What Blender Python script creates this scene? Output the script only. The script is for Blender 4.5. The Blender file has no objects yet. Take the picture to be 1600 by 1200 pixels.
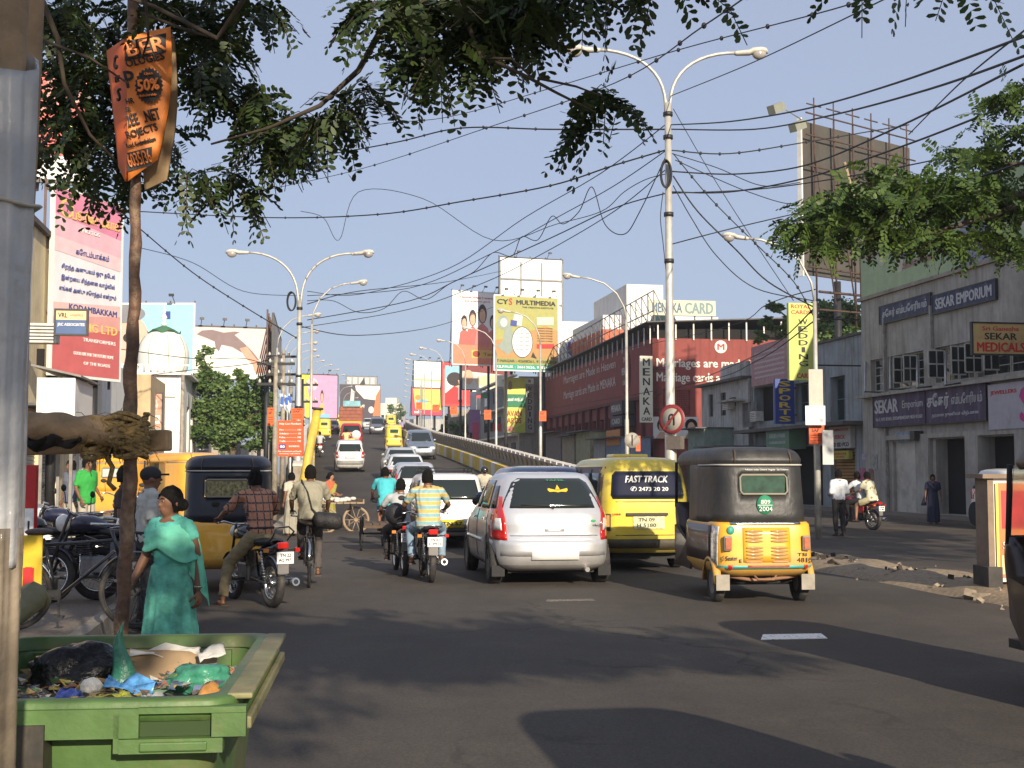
import bpy,bmesh,math,random
import numpy as np
from math import sin,cos,pi,radians,atan2,sqrt,tan
from mathutils import Vector,Matrix,Euler
from mathutils.noise import noise as pnoise

random.seed(7)
SC=bpy.context.scene
COL=SC.collection

# ------------------------------------------------------------------ camera, sky, sun, exposure
EYE=1.65
F=2000.0
TH=math.atan(137/2000)
cam_d=bpy.data.cameras.new('camera'); cam=bpy.data.objects.new('camera',cam_d); COL.objects.link(cam)
cam_d.sensor_width=36; cam_d.lens=36*F/1600
cam_d.clip_start=.1; cam_d.clip_end=4000
cam.location=(0,0,EYE); cam.rotation_euler=(pi/2+TH,0,0)
SC.camera=cam
cam_d.dof.use_dof=False

SUN_AZ,SUN_EL=radians(20),radians(21)          # azimuth: right of straight behind the camera
world=bpy.data.worlds.new('World'); SC.world=world; world.use_nodes=True
wn=world.node_tree.nodes; wl=world.node_tree.links
bg=wn['Background']; sky=wn.new('ShaderNodeTexSky'); sky.sky_type='NISHITA'
sky.sun_disc=False; sky.sun_elevation=SUN_EL; sky.sun_rotation=pi - SUN_AZ
sky.air_density=1.0; sky.dust_density=1.4; sky.ozone_density=3.4; sky.altitude=0
mxs=wn.new('ShaderNodeMix'); mxs.data_type='RGBA'; mxs.inputs['Factor'].default_value=.68
mxs.inputs['B'].default_value=(4.75,5.3,6.9,1)              # thin even haze over the whole sky
wl.new(sky.outputs[0],mxs.inputs['A']); wl.new(mxs.outputs['Result'],bg.inputs[0]); bg.inputs[1].default_value=.08
SUNV=Vector((sin(SUN_AZ)*cos(SUN_EL),-cos(SUN_AZ)*cos(SUN_EL),sin(SUN_EL)))
sd=bpy.data.lights.new('sun','SUN'); so=bpy.data.objects.new('sun',sd); COL.objects.link(so)
sd.energy=5.0; sd.angle=radians(.5); sd.color=(1,.87,.69)
so.rotation_euler=SUNV.to_track_quat('Z','Y').to_euler(); so.location=(30,-60,40)
vs=SC.view_settings; vs.view_transform='Standard'; vs.look='None'; vs.gamma=1; vs.exposure=.48
vs.use_curve_mapping=False
SC.cycles.max_bounces=6; SC.cycles.transparent_max_bounces=8

# ------------------------------------------------------------------ measuring: pixel -> place
def ray(u,v):
    a=(u - 800)/F; b=(600 - v)/F
    return Vector((a,cos(TH) - sin(TH)*b,sin(TH)+cos(TH)*b))
def P(u,v,Y):
    r=ray(u,v); t=Y/r.y
    return Vector((r.x*t,Y,EYE+r.z*t))
def G(u,v,z=0.0):
    r=ray(u,v); t=(z - EYE)/r.z
    return Vector((r.x*t,r.y*t,z))
DV=Vector((-.168,.9858,0)).normalized(); NV=Vector((DV.y,-DV.x,0))
HS=math.atan2(.168,.9858)
def ST(s,t,z=0.0): return DV*s+NV*t+Vector((0,0,z))
def on_t(u,v,t):        # point on the plane t = const (faces across the street) -> (s, z)
    r=ray(u,v); k=t/r.dot(NV)
    p=Vector((0,0,EYE))+r*k
    return p.dot(DV),p.z
def on_s(u,v,s):        # point on the plane s = const (faces down the street) -> (t, z)
    r=ray(u,v); k=s/r.dot(DV)
    p=Vector((0,0,EYE))+r*k
    return p.dot(NV),p.z

# ------------------------------------------------------------------ materials
MATS={}
def mat(name,col,rough=.7,var=.18,scale=6.0,metal=0.0,bump=0.0,bscale=None,coat=0.0,emit=0.0,spec=None,
        streak=0.0,dirt=0.0,dirtcol=(.12,.09,.06),trans=0.0):
    if name in MATS: return MATS[name]
    m=bpy.data.materials.new(name); MATS[name]=m; m.use_nodes=True
    nt=m.node_tree; N=nt.nodes; L=nt.links; b=N['Principled BSDF']
    b.inputs['Base Color'].default_value=(*col,1); b.inputs['Roughness'].default_value=rough
    b.inputs['Metallic'].default_value=metal
    if coat: b.inputs['Coat Weight'].default_value=coat; b.inputs['Coat Roughness'].default_value=.06
    if spec is not None: b.inputs['Specular IOR Level'].default_value=spec
    if trans: b.inputs['Transmission Weight'].default_value=trans
    if emit:
        b.inputs['Emission Color'].default_value=(*col,1); b.inputs['Emission Strength'].default_value=emit
    tc=N.new('ShaderNodeTexCoord'); last=None
    if var or dirt or streak:
        n=N.new('ShaderNodeTexNoise'); n.inputs['Scale'].default_value=scale; n.inputs['Detail'].default_value=6
        n.inputs['Roughness'].default_value=.62
        L.new(tc.outputs['Object'],n.inputs['Vector'])
        mr=N.new('ShaderNodeMapRange'); mr.inputs[1].default_value=.3; mr.inputs[2].default_value=.7
        mr.inputs[3].default_value=1 - var; mr.inputs[4].default_value=1+var
        L.new(n.outputs['Fac'],mr.inputs[0])
        mx=N.new('ShaderNodeVectorMath'); mx.operation='SCALE'; mx.inputs[0].default_value=col
        L.new(mr.outputs[0],mx.inputs['Scale']); last=mx.outputs[0]
    if streak:
        mp=N.new('ShaderNodeMapping'); mp.inputs['Scale'].default_value=(3.2,3.2,.25)
        L.new(tc.outputs['Object'],mp.inputs['Vector'])
        n2=N.new('ShaderNodeTexNoise'); n2.inputs['Scale'].default_value=1.6; n2.inputs['Detail'].default_value=7
        L.new(mp.outputs[0],n2.inputs['Vector'])
        m2=N.new('ShaderNodeMapRange'); m2.inputs[1].default_value=.48; m2.inputs[2].default_value=.72
        m2.inputs[3].default_value=0; m2.inputs[4].default_value=streak
        L.new(n2.outputs['Fac'],m2.inputs[0])
        mm=N.new('ShaderNodeMix'); mm.data_type='RGBA'; mm.inputs['B'].default_value=(*dirtcol,1)
        L.new(m2.outputs[0],mm.inputs['Factor']); L.new(last,mm.inputs['A']); last=mm.outputs['Result']
    if dirt:
        n3=N.new('ShaderNodeTexNoise'); n3.inputs['Scale'].default_value=scale*.45; n3.inputs['Detail'].default_value=8
        n3.inputs['Roughness'].default_value=.7
        L.new(tc.outputs['Object'],n3.inputs['Vector'])
        m3=N.new('ShaderNodeMapRange'); m3.inputs[1].default_value=.5; m3.inputs[2].default_value=.68
        m3.inputs[3].default_value=0; m3.inputs[4].default_value=dirt
        L.new(n3.outputs['Fac'],m3.inputs[0])
        mm=N.new('ShaderNodeMix'); mm.data_type='RGBA'; mm.inputs['B'].default_value=(*dirtcol,1)
        L.new(m3.outputs[0],mm.inputs['Factor']); L.new(last,mm.inputs['A']); last=mm.outputs['Result']
    if last: L.new(last,b.inputs['Base Color'])
    if bump:
        nb=N.new('ShaderNodeTexNoise'); nb.inputs['Scale'].default_value=bscale or scale*3
        nb.inputs['Detail'].default_value=6
        L.new(tc.outputs['Object'],nb.inputs['Vector'])
        bp=N.new('ShaderNodeBump'); bp.inputs['Strength'].default_value=bump; bp.inputs['Distance'].default_value=.03
        L.new(nb.outputs['Fac'],bp.inputs['Height']); L.new(bp.outputs[0],b.inputs['Normal'])
    return m

def paint(name,col,metal=.0,rough=.32,dirt=.25,coat=.6):
    """car paint: fine dust all over, thicker road dust on the sills and bumpers"""
    if name in MATS: return MATS[name]
    m=mat(name,col,rough,.05,3,metal,coat=coat,dirt=dirt,dirtcol=(.2,.16,.12)); N=m.node_tree.nodes; L=m.node_tree.links; b=N['Principled BSDF']
    src=b.inputs['Base Color'].links[0].from_socket; tc=N.new('ShaderNodeTexCoord'); sp=N.new('ShaderNodeSeparateXYZ'); L.new(tc.outputs['Object'],sp.inputs[0])
    n=N.new('ShaderNodeTexNoise'); n.inputs['Scale'].default_value=5; n.inputs['Detail'].default_value=8; n.inputs['Roughness'].default_value=.7; L.new(tc.outputs['Object'],n.inputs['Vector'])
    a=N.new('ShaderNodeMath'); a.operation='MULTIPLY_ADD'; a.inputs[1].default_value=.55; L.new(n.outputs['Fac'],a.inputs[0])
    r=N.new('ShaderNodeMapRange'); r.inputs[1].default_value=.2; r.inputs[2].default_value=.75; r.inputs[3].default_value=.45; r.inputs[4].default_value=-.25; L.new(sp.outputs['Z'],r.inputs[0]); L.new(r.outputs[0],a.inputs[2])
    c=N.new('ShaderNodeMapRange'); c.inputs[1].default_value=.2; c.inputs[2].default_value=.85; c.inputs[4].default_value=.8; L.new(a.outputs[0],c.inputs[0])
    x=N.new('ShaderNodeMix'); x.data_type='RGBA'; x.inputs['B'].default_value=(.17,.135,.1,1); L.new(c.outputs[0],x.inputs['Factor']); L.new(src,x.inputs['A']); L.new(x.outputs['Result'],b.inputs['Base Color'])
    q=N.new('ShaderNodeMath'); q.operation='MULTIPLY_ADD'; q.inputs[1].default_value=.6; q.inputs[2].default_value=rough; L.new(c.outputs[0],q.inputs[0]); L.new(q.outputs[0],b.inputs['Roughness'])
    return m

GLASS=mat('dark_glass',(.018,.024,.024),.07,0,spec=.5)
BLACK=mat('black_rubber',(.02,.02,.02),.8,.2,20)
TYRE=mat('tyre_rubber',(.028,.026,.025),.85,.3,25,dirt=.5,dirtcol=(.12,.1,.08))
DARKM=mat('dark_metal',(.05,.05,.05),.5,.2,12,.6)
CHROME=mat('chrome',(.62,.62,.6),.22,.1,10,1.0)
STEEL=mat('galvanised_steel',(.42,.42,.4),.45,.15,9,.7,streak=.25)
REDL=mat('red_lamp_plastic',(.5,.012,.008),.15,.05,coat=.8)
AMBERL=mat('amber_lamp_plastic',(.7,.22,.03),.2,.05,coat=.6)
CLEARL=mat('clear_lamp_plastic',(.7,.7,.68),.12,.05,coat=.8)
WHITEP=mat('white_plate',(.8,.8,.78),.5,.04)
YELP=mat('yellow_plate',(.75,.55,.04),.5,.04)
SKIN=mat('brown_skin',(.17,.078,.042),.55,.12,14)
SKIN2=mat('light_brown_skin',(.3,.15,.085),.55,.12,14)
HAIR=mat('black_hair',(.008,.007,.006),.85,.3,60,spec=.15,bump=.8,bscale=90)
DUSTMETAL=mat('dusty_grey_metal',(.22,.21,.19),.6,.2,7,.2,dirt=.5)

# ------------------------------------------------------------------ objects
def link(o,parent=None):
    COL.objects.link(o)
    if parent is not None: o.parent=parent
    return o
def thing(name,label,cat,loc=(0,0,0),rz=0.0,group=None,rot=None):
    o=bpy.data.objects.new(name,None); link(o); o.location=loc
    o.rotation_euler=rot if rot else (0,0,rz)
    o['label']=label; o['category']=cat
    if group: o['group']=group
    o.empty_display_size=.1
    return o
def tag(o,label=None,cat=None,group=None,kind=None):
    if label: o['label']=label
    if cat: o['category']=cat
    if group: o['group']=group
    if kind: o['kind']=kind
    return o
def dup(root,loc=None,rz=None,label=None,group=None,parent=None):
    c=root.copy(); COL.objects.link(c)
    if parent is not None: c.parent=parent
    if loc is not None: c.location=loc
    if rz is not None: c.rotation_euler=(0,0,rz)
    if label: c['label']=label
    if group: c['group']=group
    for ch in list(root.children): dup(ch,parent=c)
    return c

class MB:
    """collects vertices and faces; build() links them as one mesh object"""
    def __init__(s): s.v=[]; s.f=[]; s.mi=[]; s.sm=[]; s.cur=0; s.smooth=False
    def add(s,vs,fs,smooth=None):
        o=len(s.v); s.v.extend([tuple(p) for p in vs])
        sm=s.smooth if smooth is None else smooth
        for f in fs:
            s.f.append(tuple(i+o for i in f)); s.mi.append(s.cur); s.sm.append(sm)
        return s
    def box(s,c,d,rz=0.0,M=None):
        x,y,z=d[0]/2,d[1]/2,d[2]/2
        vs=[Vector((i,j,k)) for k in (-z,z) for j in (-y,y) for i in (-x,x)]
        if M is None: M=Matrix.Rotation(rz,3,'Z')
        vs=[M @ p+Vector(c) for p in vs]
        return s.add(vs,[(0,2,3,1),(4,5,7,6),(0,1,5,4),(2,6,7,3),(0,4,6,2),(1,3,7,5)],False)
    def bbox(s,a,b): # from corner a to corner b
        return s.box([(a[i]+b[i])/2 for i in range(3)],[abs(b[i] - a[i]) for i in range(3)])
    def tube(s,pts,r,n=8,caps=True,smooth=True,flat=1.0):
        pts=[Vector(p) for p in pts]; m=len(pts)
        if not hasattr(r,'__len__'): r=[r]*m
        vs=[]; up=None
        for i,p in enumerate(pts):
            d=(pts[min(i+1,m - 1)] - pts[max(i - 1,0)])
            d=d.normalized() if d.length > 1e-9 else Vector((0,0,1))
            if up is None:
                up=Vector((0,0,1)) if abs(d.z) < .9 else Vector((0,1,0))
            a=d.cross(up)
            if a.length < 1e-6: a=d.cross(Vector((1,0,0)))
            a.normalize(); b=a.cross(d).normalized(); up=b
            for k in range(n):
                t=2*pi*k/n
                vs.append(p+(a*cos(t)+b*sin(t)*flat)*r[i])
        fs=[(i*n+k,i*n+(k+1) % n,(i+1)*n+(k+1) % n,(i+1)*n+k) for i in range(m - 1) for k in range(n)]
        s.add(vs,fs,smooth)
        if caps:
            s.add(vs[:n],[tuple(range(n - 1,-1,-1))],False); s.add(vs[-n:],[tuple(range(n))],False)
        return s
    def cyl(s,a,b,r,n=16,r2=None): return s.tube([a,b],[r,r if r2 is None else r2],n)
    def lathe(s,prof,c=(0,0,0),n=24,M=None,smooth=True):
        vs=[]; c=Vector(c)
        for (r,z) in prof:
            for k in range(n):
                t=2*pi*k/n; p=Vector((r*cos(t),r*sin(t),z))
                vs.append((M @ p if M else p)+c)
        m=len(prof)
        return s.add(vs,[(i*n+k,i*n+(k+1) % n,(i+1)*n+(k+1) % n,(i+1)*n+k) for i in range(m - 1) for k in range(n)],smooth)
    def ball(s,c,r,n=12,m=8,M=None):
        if not hasattr(r,'__len__'): r=(r,r,r)
        c=Vector(c); vs=[]
        for i in range(m+1):
            ph=-pi/2+pi*i/m
            for k in range(n):
                t=2*pi*k/n
                p=Vector((r[0]*cos(ph)*cos(t),r[1]*cos(ph)*sin(t),r[2]*sin(ph)))
                vs.append((M @ p if M else p)+c)
        return s.add(vs,[(i*n+k,i*n+(k+1) % n,(i+1)*n+(k+1) % n,(i+1)*n+k) for i in range(m) for k in range(n)],True)
    def poly(s,pts): return s.add(pts,[tuple(range(len(pts)))],False)
    def prism(s,pts,off):
        """flat polygon pts extruded by the vector off"""
        n=len(pts); off=Vector(off); pts=[Vector(p) for p in pts]
        vs=pts+[p+off for p in pts]
        fs=[tuple(range(n - 1,-1,-1)),tuple(range(n,2*n))]+[(i,(i+1) % n,n+(i+1) % n,n+i) for i in range(n)]
        return s.add(vs,fs,False)
    def grid(s,rows,smooth=True,closed=False):
        m=len(rows); n=len(rows[0]); vs=[p for r in rows for p in r]
        k=n if closed else n - 1
        return s.add(vs,[(i*n+j,i*n+(j+1) % n,(i+1)*n+(j+1) % n,(i+1)*n+j) for i in range(m - 1) for j in range(k)],smooth)
    def mesh(s,name,mats):
        me=bpy.data.meshes.new(name); me.from_pydata(s.v,[],s.f)
        if not isinstance(mats,(list,tuple)): mats=[mats]
        for m in mats: me.materials.append(m)
        me.polygons.foreach_set('material_index',s.mi); me.polygons.foreach_set('use_smooth',s.sm)
        bm=bmesh.new(); bm.from_mesh(me)
        if len(s.v) < 60000:
            bmesh.ops.remove_doubles(bm,verts=bm.verts,dist=1e-5)
            bmesh.ops.recalc_face_normals(bm,faces=bm.faces)
        bm.to_mesh(me); bm.free(); me.update()
        return me
    def build(s,name,mats,parent=None,loc=None,rz=None):
        me=s.mesh(name,mats); o=bpy.data.objects.new(name,me); link(o,parent)
        if loc is not None: o.location=loc
        if rz is not None: o.rotation_euler=(0,0,rz)
        return o
TMP=bpy.data.scenes.new('workbench')      # a side scene, so that modifiers are evaluated one object at a time
def evaluated_mesh(o):
    TMP.collection.objects.link(o); vl=TMP.view_layers[0]; vl.update(); dg=vl.depsgraph
    me=bpy.data.meshes.new_from_object(o.evaluated_get(dg),depsgraph=dg); TMP.collection.objects.unlink(o); return me
def apply_mods(o):
    par=o.parent; o.parent=None
    extra=[m.object for m in o.modifiers if getattr(m,'object',None)]
    for e in extra: TMP.collection.objects.link(e)
    me=evaluated_mesh(o)
    for e in extra: TMP.collection.objects.unlink(e)
    o.modifiers.clear(); o.data=me; o.parent=par
    return o
def bevel(o,w=.01,seg=2):
    m=o.modifiers.new('b','BEVEL'); m.width=w; m.segments=seg; m.limit_method='ANGLE'; m.angle_limit=radians(40)
    return o

def pchip(xs,ys,x):
    xs=np.asarray(xs,float); ys=np.asarray(ys,float); h=np.diff(xs); d=np.diff(ys)/h
    m=np.zeros(len(xs)); m[0]=d[0]; m[-1]=d[-1]
    for i in range(1,len(xs) - 1):
        if d[i - 1]*d[i] > 0:
            w1=2*h[i]+h[i - 1]; w2=h[i]+2*h[i - 1]; m[i]=(w1+w2)/(w1/d[i - 1]+w2/d[i])
    x=np.clip(x,xs[0],xs[-1]); i=int(np.clip(np.searchsorted(xs,x) - 1,0,len(xs) - 2))
    t=(x - xs[i])/h[i]
    return float((2*t**3 - 3*t**2+1)*ys[i]+(t**3 - 2*t**2+t)*h[i]*m[i]+(-2*t**3+3*t**2)*ys[i+1]+(t**3 - t**2)*h[i]*m[i+1])

# ------------------------------------------------------------------ lettering
TEXTC={}
def text_mesh(s,bold=.0,ext=.004,italic=0.0,serif=False):
    key=(s,bold,ext,italic)
    if key in TEXTC: return TEXTC[key]
    c=bpy.data.curves.new('t','FONT'); c.body=s; c.offset=0; c.extrude=ext; c.align_x='CENTER'; c.align_y='CENTER'
    c.resolution_u=2; c.shear=italic; c.size=1
    o=bpy.data.objects.new('t',c); me=evaluated_mesh(o)
    bpy.data.objects.remove(o); bpy.data.curves.remove(c)
    n=len(me.vertices); co=np.empty(n*3,'f'); me.vertices.foreach_get('co',co); co=co.reshape(-1,3)
    if n:
        lo=co.min(0); hi=co.max(0); co[:,0] -= (lo[0]+hi[0])/2; co[:,1] -= (lo[1]+hi[1])/2
        me.vertices.foreach_set('co',co.ravel()); w,h=hi[0] - lo[0],hi[1] - lo[1]
    else: w=h=1
    if bold > .005 and n:          # heavier strokes: the letters again, a hair's breadth to either side and a little deeper
        bm=bmesh.new(); bm.from_mesh(me); g0=list(bm.verts)+list(bm.edges)+list(bm.faces)
        for i,(dx,dy) in enumerate(((-1,0),(1,0),(0,-.6),(0,.6))):
            r=bmesh.ops.duplicate(bm,geom=g0); d=min(bold,.05)*.8
            bmesh.ops.translate(bm,verts=[v for v in r['geom'] if isinstance(v,bmesh.types.BMVert)],vec=(dx*d,dy*d,-.0007*(i+1)))
        bm.to_mesh(me); bm.free()
    TEXTC[key]=(me,w,h)
    return TEXTC[key]
def frame_matrix(origin,ex,ey):
    ex=Vector(ex).normalized(); ez=ex.cross(Vector(ey)).normalized(); ey=ez.cross(ex).normalized()
    M=Matrix((ex,ey,ez)).transposed().to_4x4(); M.translation=origin
    return M
def lettering(s,m,parent,c,w,h,ex=(1,0,0),ey=(0,0,1),bold=.02,off=.006,italic=0,name='lettering',rot=0):
    """letters on the plane (ex, ey) through c (parent's local frame), stretched to w x h"""
    me,tw,th=text_mesh(s,bold,.004,italic)
    me=me.copy(); me.name=name; me.materials.clear(); me.materials.append(m)
    o=bpy.data.objects.new(name,me); link(o,parent)
    M=frame_matrix(Vector(c),ex,ey)
    M.translation=Vector(c)+M.to_3x3().col[2]*off
    o.matrix_local=M @ Matrix.Rotation(rot,4,'Z') @ Matrix.Diagonal((w/tw,h/th,1,1))
    return o
BLK=mat('black_lettering',(.015,.015,.015),.6,0)
WHT=mat('white_lettering',(.8,.8,.77),.6,.05)
REDT=mat('red_lettering',(.45,.02,.02),.6,0)
BLUT=mat('blue_lettering',(.04,.06,.25),.6,0)
YELT=mat('yellow_lettering',(.7,.5,.04),.6,0)
GOLT=mat('gold_lettering',(.75,.42,.1),.6,0)
GRNT=mat('green_lettering',(.02,.3,.1),.6,0)
ORGT=mat('orange_lettering',(.85,.2,.03),.6,0)
# ================================================================== GROUND, ROAD, RAMP
def node_ground(name,base,patch,dustc,rough=.85,fine=55.0,dust=.35,bumpk=.25):
    m=bpy.data.materials.new(name); m.use_nodes=True; nt=m.node_tree; N=nt.nodes; L=nt.links; b=N['Principled BSDF']
    tc=N.new('ShaderNodeTexCoord')
    def noise(sc,det=6,ro=.6,vec=None):
        n=N.new('ShaderNodeTexNoise'); n.inputs['Scale'].default_value=sc; n.inputs['Detail'].default_value=det
        n.inputs['Roughness'].default_value=ro; L.new(vec or tc.outputs['Object'],n.inputs['Vector']); return n.outputs['Fac']
    def mr(f,a,bb,c,d):
        r=N.new('ShaderNodeMapRange'); L.new(f,r.inputs[0])
        for i,x in enumerate((a,bb,c,d)): r.inputs[i+1].default_value=x
        return r.outputs[0]
    def mix(fac,A,B):
        x=N.new('ShaderNodeMix'); x.data_type='RGBA'; L.new(fac,x.inputs['Factor'])
        for k,q in (('A',A),('B',B)):
            if isinstance(q,tuple): x.inputs[k].default_value=(*q,1)
            else: L.new(q,x.inputs[k])
        return x.outputs['Result']
    mp=N.new('ShaderNodeMapping'); mp.inputs['Rotation'].default_value=(0,0,-HS); mp.inputs['Scale'].default_value=(1.0,.12,1)
    L.new(tc.outputs['Object'],mp.inputs['Vector'])
    c=mix(mr(noise(.22,4),.4,.62,0,1),base,patch)
    c=mix(mr(noise(.8,8,.7,mp.outputs[0]),.42,.7,0,.55),c,tuple(x*.72 for x in base))      # tyre tracks along the road
    c=mix(mr(noise(.5,9,.72),.5,.72,0,dust),c,dustc)
    f=noise(fine,4,.7); sc=N.new('ShaderNodeMix'); sc.data_type='RGBA'; sc.blend_type='MULTIPLY'; sc.inputs['Factor'].default_value=1
    v=N.new('ShaderNodeCombineColor'); g=mr(f,.3,.7,.62,1.38)
    for i in range(3): L.new(g,v.inputs[i])
    L.new(c,sc.inputs['A']); L.new(v.outputs[0],sc.inputs['B']); L.new(sc.outputs['Result'],b.inputs['Base Color'])
    vo=N.new('ShaderNodeTexVoronoi'); vo.feature='DISTANCE_TO_EDGE'; vo.inputs['Scale'].default_value=.35
    dn=N.new('ShaderNodeTexNoise'); dn.inputs['Scale'].default_value=2; dn.inputs['Detail'].default_value=6; L.new(tc.outputs['Object'],dn.inputs['Vector'])
    ad=N.new('ShaderNodeVectorMath'); ad.operation='MULTIPLY_ADD'; ad.inputs[1].default_value=(.8,.8,.8)
    L.new(dn.outputs['Color'],ad.inputs[0]); L.new(tc.outputs['Object'],ad.inputs[2]); L.new(ad.outputs[0],vo.inputs['Vector'])
    if name.endswith('asphalt'):      # hairline cracks, and darker patches of newer tar
        ck=N.new('ShaderNodeMath'); ck.operation='MULTIPLY'; L.new(mr(vo.outputs['Distance'],.004,.014,.55,0),ck.inputs[0]); L.new(mr(noise(.12,3),.5,.56,0,1),ck.inputs[1])
        c2=mix(ck.outputs[0],sc.outputs['Result'],(.02,.018,.015))
        v2=N.new('ShaderNodeTexVoronoi'); v2.inputs['Scale'].default_value=.3; v2.distance='CHEBYCHEV'; L.new(mp.outputs[0],v2.inputs['Vector'])
        cc_=N.new('ShaderNodeSeparateColor'); L.new(v2.outputs['Color'],cc_.inputs[0])
        c2=mix(mr(cc_.outputs[0],.78,.8,0,.35),c2,(.035,.031,.028)); c2=mix(mr(noise(3.1,7,.75),.62,.74,0,.4),c2,(.03,.026,.022))
        L.new(c2,b.inputs['Base Color'])
    bp=N.new('ShaderNodeBump'); bp.inputs['Strength'].default_value=bumpk; bp.inputs['Distance'].default_value=.015
    L.new(f,bp.inputs['Height']); L.new(bp.outputs[0],b.inputs['Normal'])
    b.inputs['Roughness'].default_value=rough; b.inputs['Specular IOR Level'].default_value=.3
    return m
ASPH=node_ground('asphalt',(.058,.05,.042),(.08,.069,.057),(.135,.112,.085))
ASPH2=node_ground('old_asphalt',(.066,.055,.045),(.085,.07,.055),(.16,.125,.085),dust=.6)
DIRT=node_ground('dry_dirt',(.26,.2,.13),(.31,.24,.16),(.36,.29,.2),fine=18,bumpk=.8)
PAVE=node_ground('dusty_paving',(.15,.125,.1),(.19,.155,.12),(.24,.2,.15),fine=30,bumpk=.5)

def RZ(Y):
    if Y < 32: return 0.0
    return pchip([32,38,45,60,77,92,107,122,137,152,167,182,197,215,240,290,420],
                 [0,.12,.5,1.35,2.3,3.1,4.0,4.85,5.7,6.5,7.15,7.6,7.85,7.95,7.8,6.6,1.5],Y)
def XR(Y):
    if Y < 41: return 2.47+.168*(41 - Y)
    return pchip([41,56,71,91,107,122,137,152,167,182,197,212,242,300,420],
                 [2.47,.1,-2.2,-5.4,-7.9,-9.9,-11.6,-12.9,-14.1,-15.3,-16.6,-18,-20.6,-25.5,-36],Y)
RW=9.0
def RP(Y,off,z=0.0):    # a point on the ramp, off metres right of its right-hand kerb line
    return Vector((XR(Y)+off,Y,RZ(Y)+z))
def RH(Y): return -math.atan((XR(Y+1) - XR(Y - 1))/2)     # heading
def RSL(Y): return math.atan((RZ(Y+1) - RZ(Y - 1))/2)

def sheet(name,pts,z,m,kind='structure',div=None):
    mb=MB(); mb.poly([(p[0],p[1],z) for p in pts]); o=mb.build(name,m); tag(o,kind=kind); return o
sheet('ground',[(-900,-300),(900,-300),(900,1200),(-900,1200)],0,DIRT)
q=[ST(-40,-1.75),ST(-40,9.0),ST(36,9.0),ST(46,9.6),ST(46,-.3),ST(60,-.6),ST(150,-1.2),ST(150,-6.2),ST(30,-5.2),ST(30,-1.75)]
sheet('road',q,.006,ASPH)
sheet('service_road',[ST(-40,9.9),ST(-40,20.4),ST(160,20.4),ST(160,11),ST(40,10.2)],.006,ASPH2)
# pavements with kerbs
def slab(name,pts,z0,z1,m):
    mb=MB(); mb.prism([(p[0],p[1],z0) for p in pts],(0,0,z1 - z0)); o=mb.build(name,m); tag(o,kind='structure'); return o
slab('left_pavement',[ST(-20,-1.95),ST(30,-1.95),ST(31,-4.9),ST(60,-4.9),ST(140,-6),ST(140,-30),ST(-20,-30)],.0,.2,PAVE)
slab('right_pavement',[ST(-20,20.4),ST(150,20.4),ST(150,22.55),ST(-20,22.55)],.0,.14,PAVE)
KERB=mat('kerb_concrete',(.24,.21,.17),.9,.25,5,bump=.3,dirt=.6)
kerb=slab('left_kerb',[ST(-19.9,-1.8),ST(-19.9,-1.952),ST(-19.8,-1.952),ST(-19.8,-1.8)],0,.01,KERB)
mb=MB(); mb.box((0,0,.105),(.15,.96,.21)); kme=mb.mesh('kerb_stone',KERB)
for i in range(50):
    s=-19+i*1.0
    if s > 30: break
    o=bpy.data.objects.new('kerb_stone',kme); link(o,kerb); o.location=ST(s+.5,-1.873)+Vector((0,0,random.uniform(-.008,.004)))
    o.rotation_euler=(0,0,HS+random.uniform(-.01,.01))

# ramp deck (flyover) with retaining sides
ys=[30+i*2.5 for i in range(157)]
mb=MB()
mb.grid([[RP(y,-RW - .25,.012),RP(y,-RW*.5,.03),RP(y,.25,.012)] for y in ys])
mb.cur=1
for off in (-RW - .25,.25):
    mb.grid([[RP(y,off,.012),Vector((XR(y)+off,y,0))] for y in ys if y > 34])
o=mb.build('flyover_road',[ASPH,mat('retaining_wall_concrete',(.33,.29,.23),.9,.2,1.2,streak=.5)]); tag(o,kind='structure')

# median of dry dirt between the carriageways: uneven mound
mb=MB(); rows=[]
for i in range(121):
    s=-8+i*42/120
    row=[]
    for j in range(17):
        k=j/16; t=8.55+1.75*k+.28*pnoise(Vector((s*.45,k*.7,3.3)))*(1 if j < 9 else .5)
        h=max(0,sin(pi*k)) ** .6*(.09+.13*(pnoise(Vector((s*.8,t*.9,0)))+.35))+.05*pnoise(Vector((s*3,t*3,5)))*sin(pi*k)
        row.append(ST(s,t,max(.0,h)+(.009 if 0 < j < 16 else .001)))
    rows.append(row)
mb.grid(rows); o=mb.build('median_dirt',DIRT); tag(o,kind='structure')
# rubble and litter along the median: uncountable
mb=MB(); rnd=random.Random(5)
for i in range(520):
    s=rnd.uniform(5,33); t=9.4+rnd.gauss(0,.5); r=rnd.choice([.015,.025,.03,.05,.09])*rnd.uniform(.6,1.3)
    M=Euler((rnd.random()*6,rnd.random()*6,rnd.random()*6)).to_matrix()
    mb.box(ST(s,t,.05+r*.3 if abs(t - 9.4) < .7 else .01),(r*1.5,r,r*.8),M=M)
o=mb.build('rubble',mat('rubble_stone',(.27,.22,.16),.95,.35,9)); tag(o,'loose stones and litter scattered over the dirt median','rubble',kind='stuff')
mb=MB()
for (s,t) in ((20.3,9.2),(18.4,9.4),(23.2,9.1),(22.6,9.3),(17.3,9.5),(21.6,9.5)):
    for k in range(8):
        mb.box(ST(s+rnd.gauss(0,.3),t+rnd.gauss(0,.15),.10+rnd.uniform(0,.04)),(.12,.08,.03),M=Euler((rnd.random()*3,rnd.random()*3,rnd.random()*6)).to_matrix())
o=mb.build('leaf_litter',mat('dark_litter',(.05,.04,.03),.9,.4,12)); tag(o,'dark heaps of leaf litter and rubbish on the dirt median','litter',kind='stuff')

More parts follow.
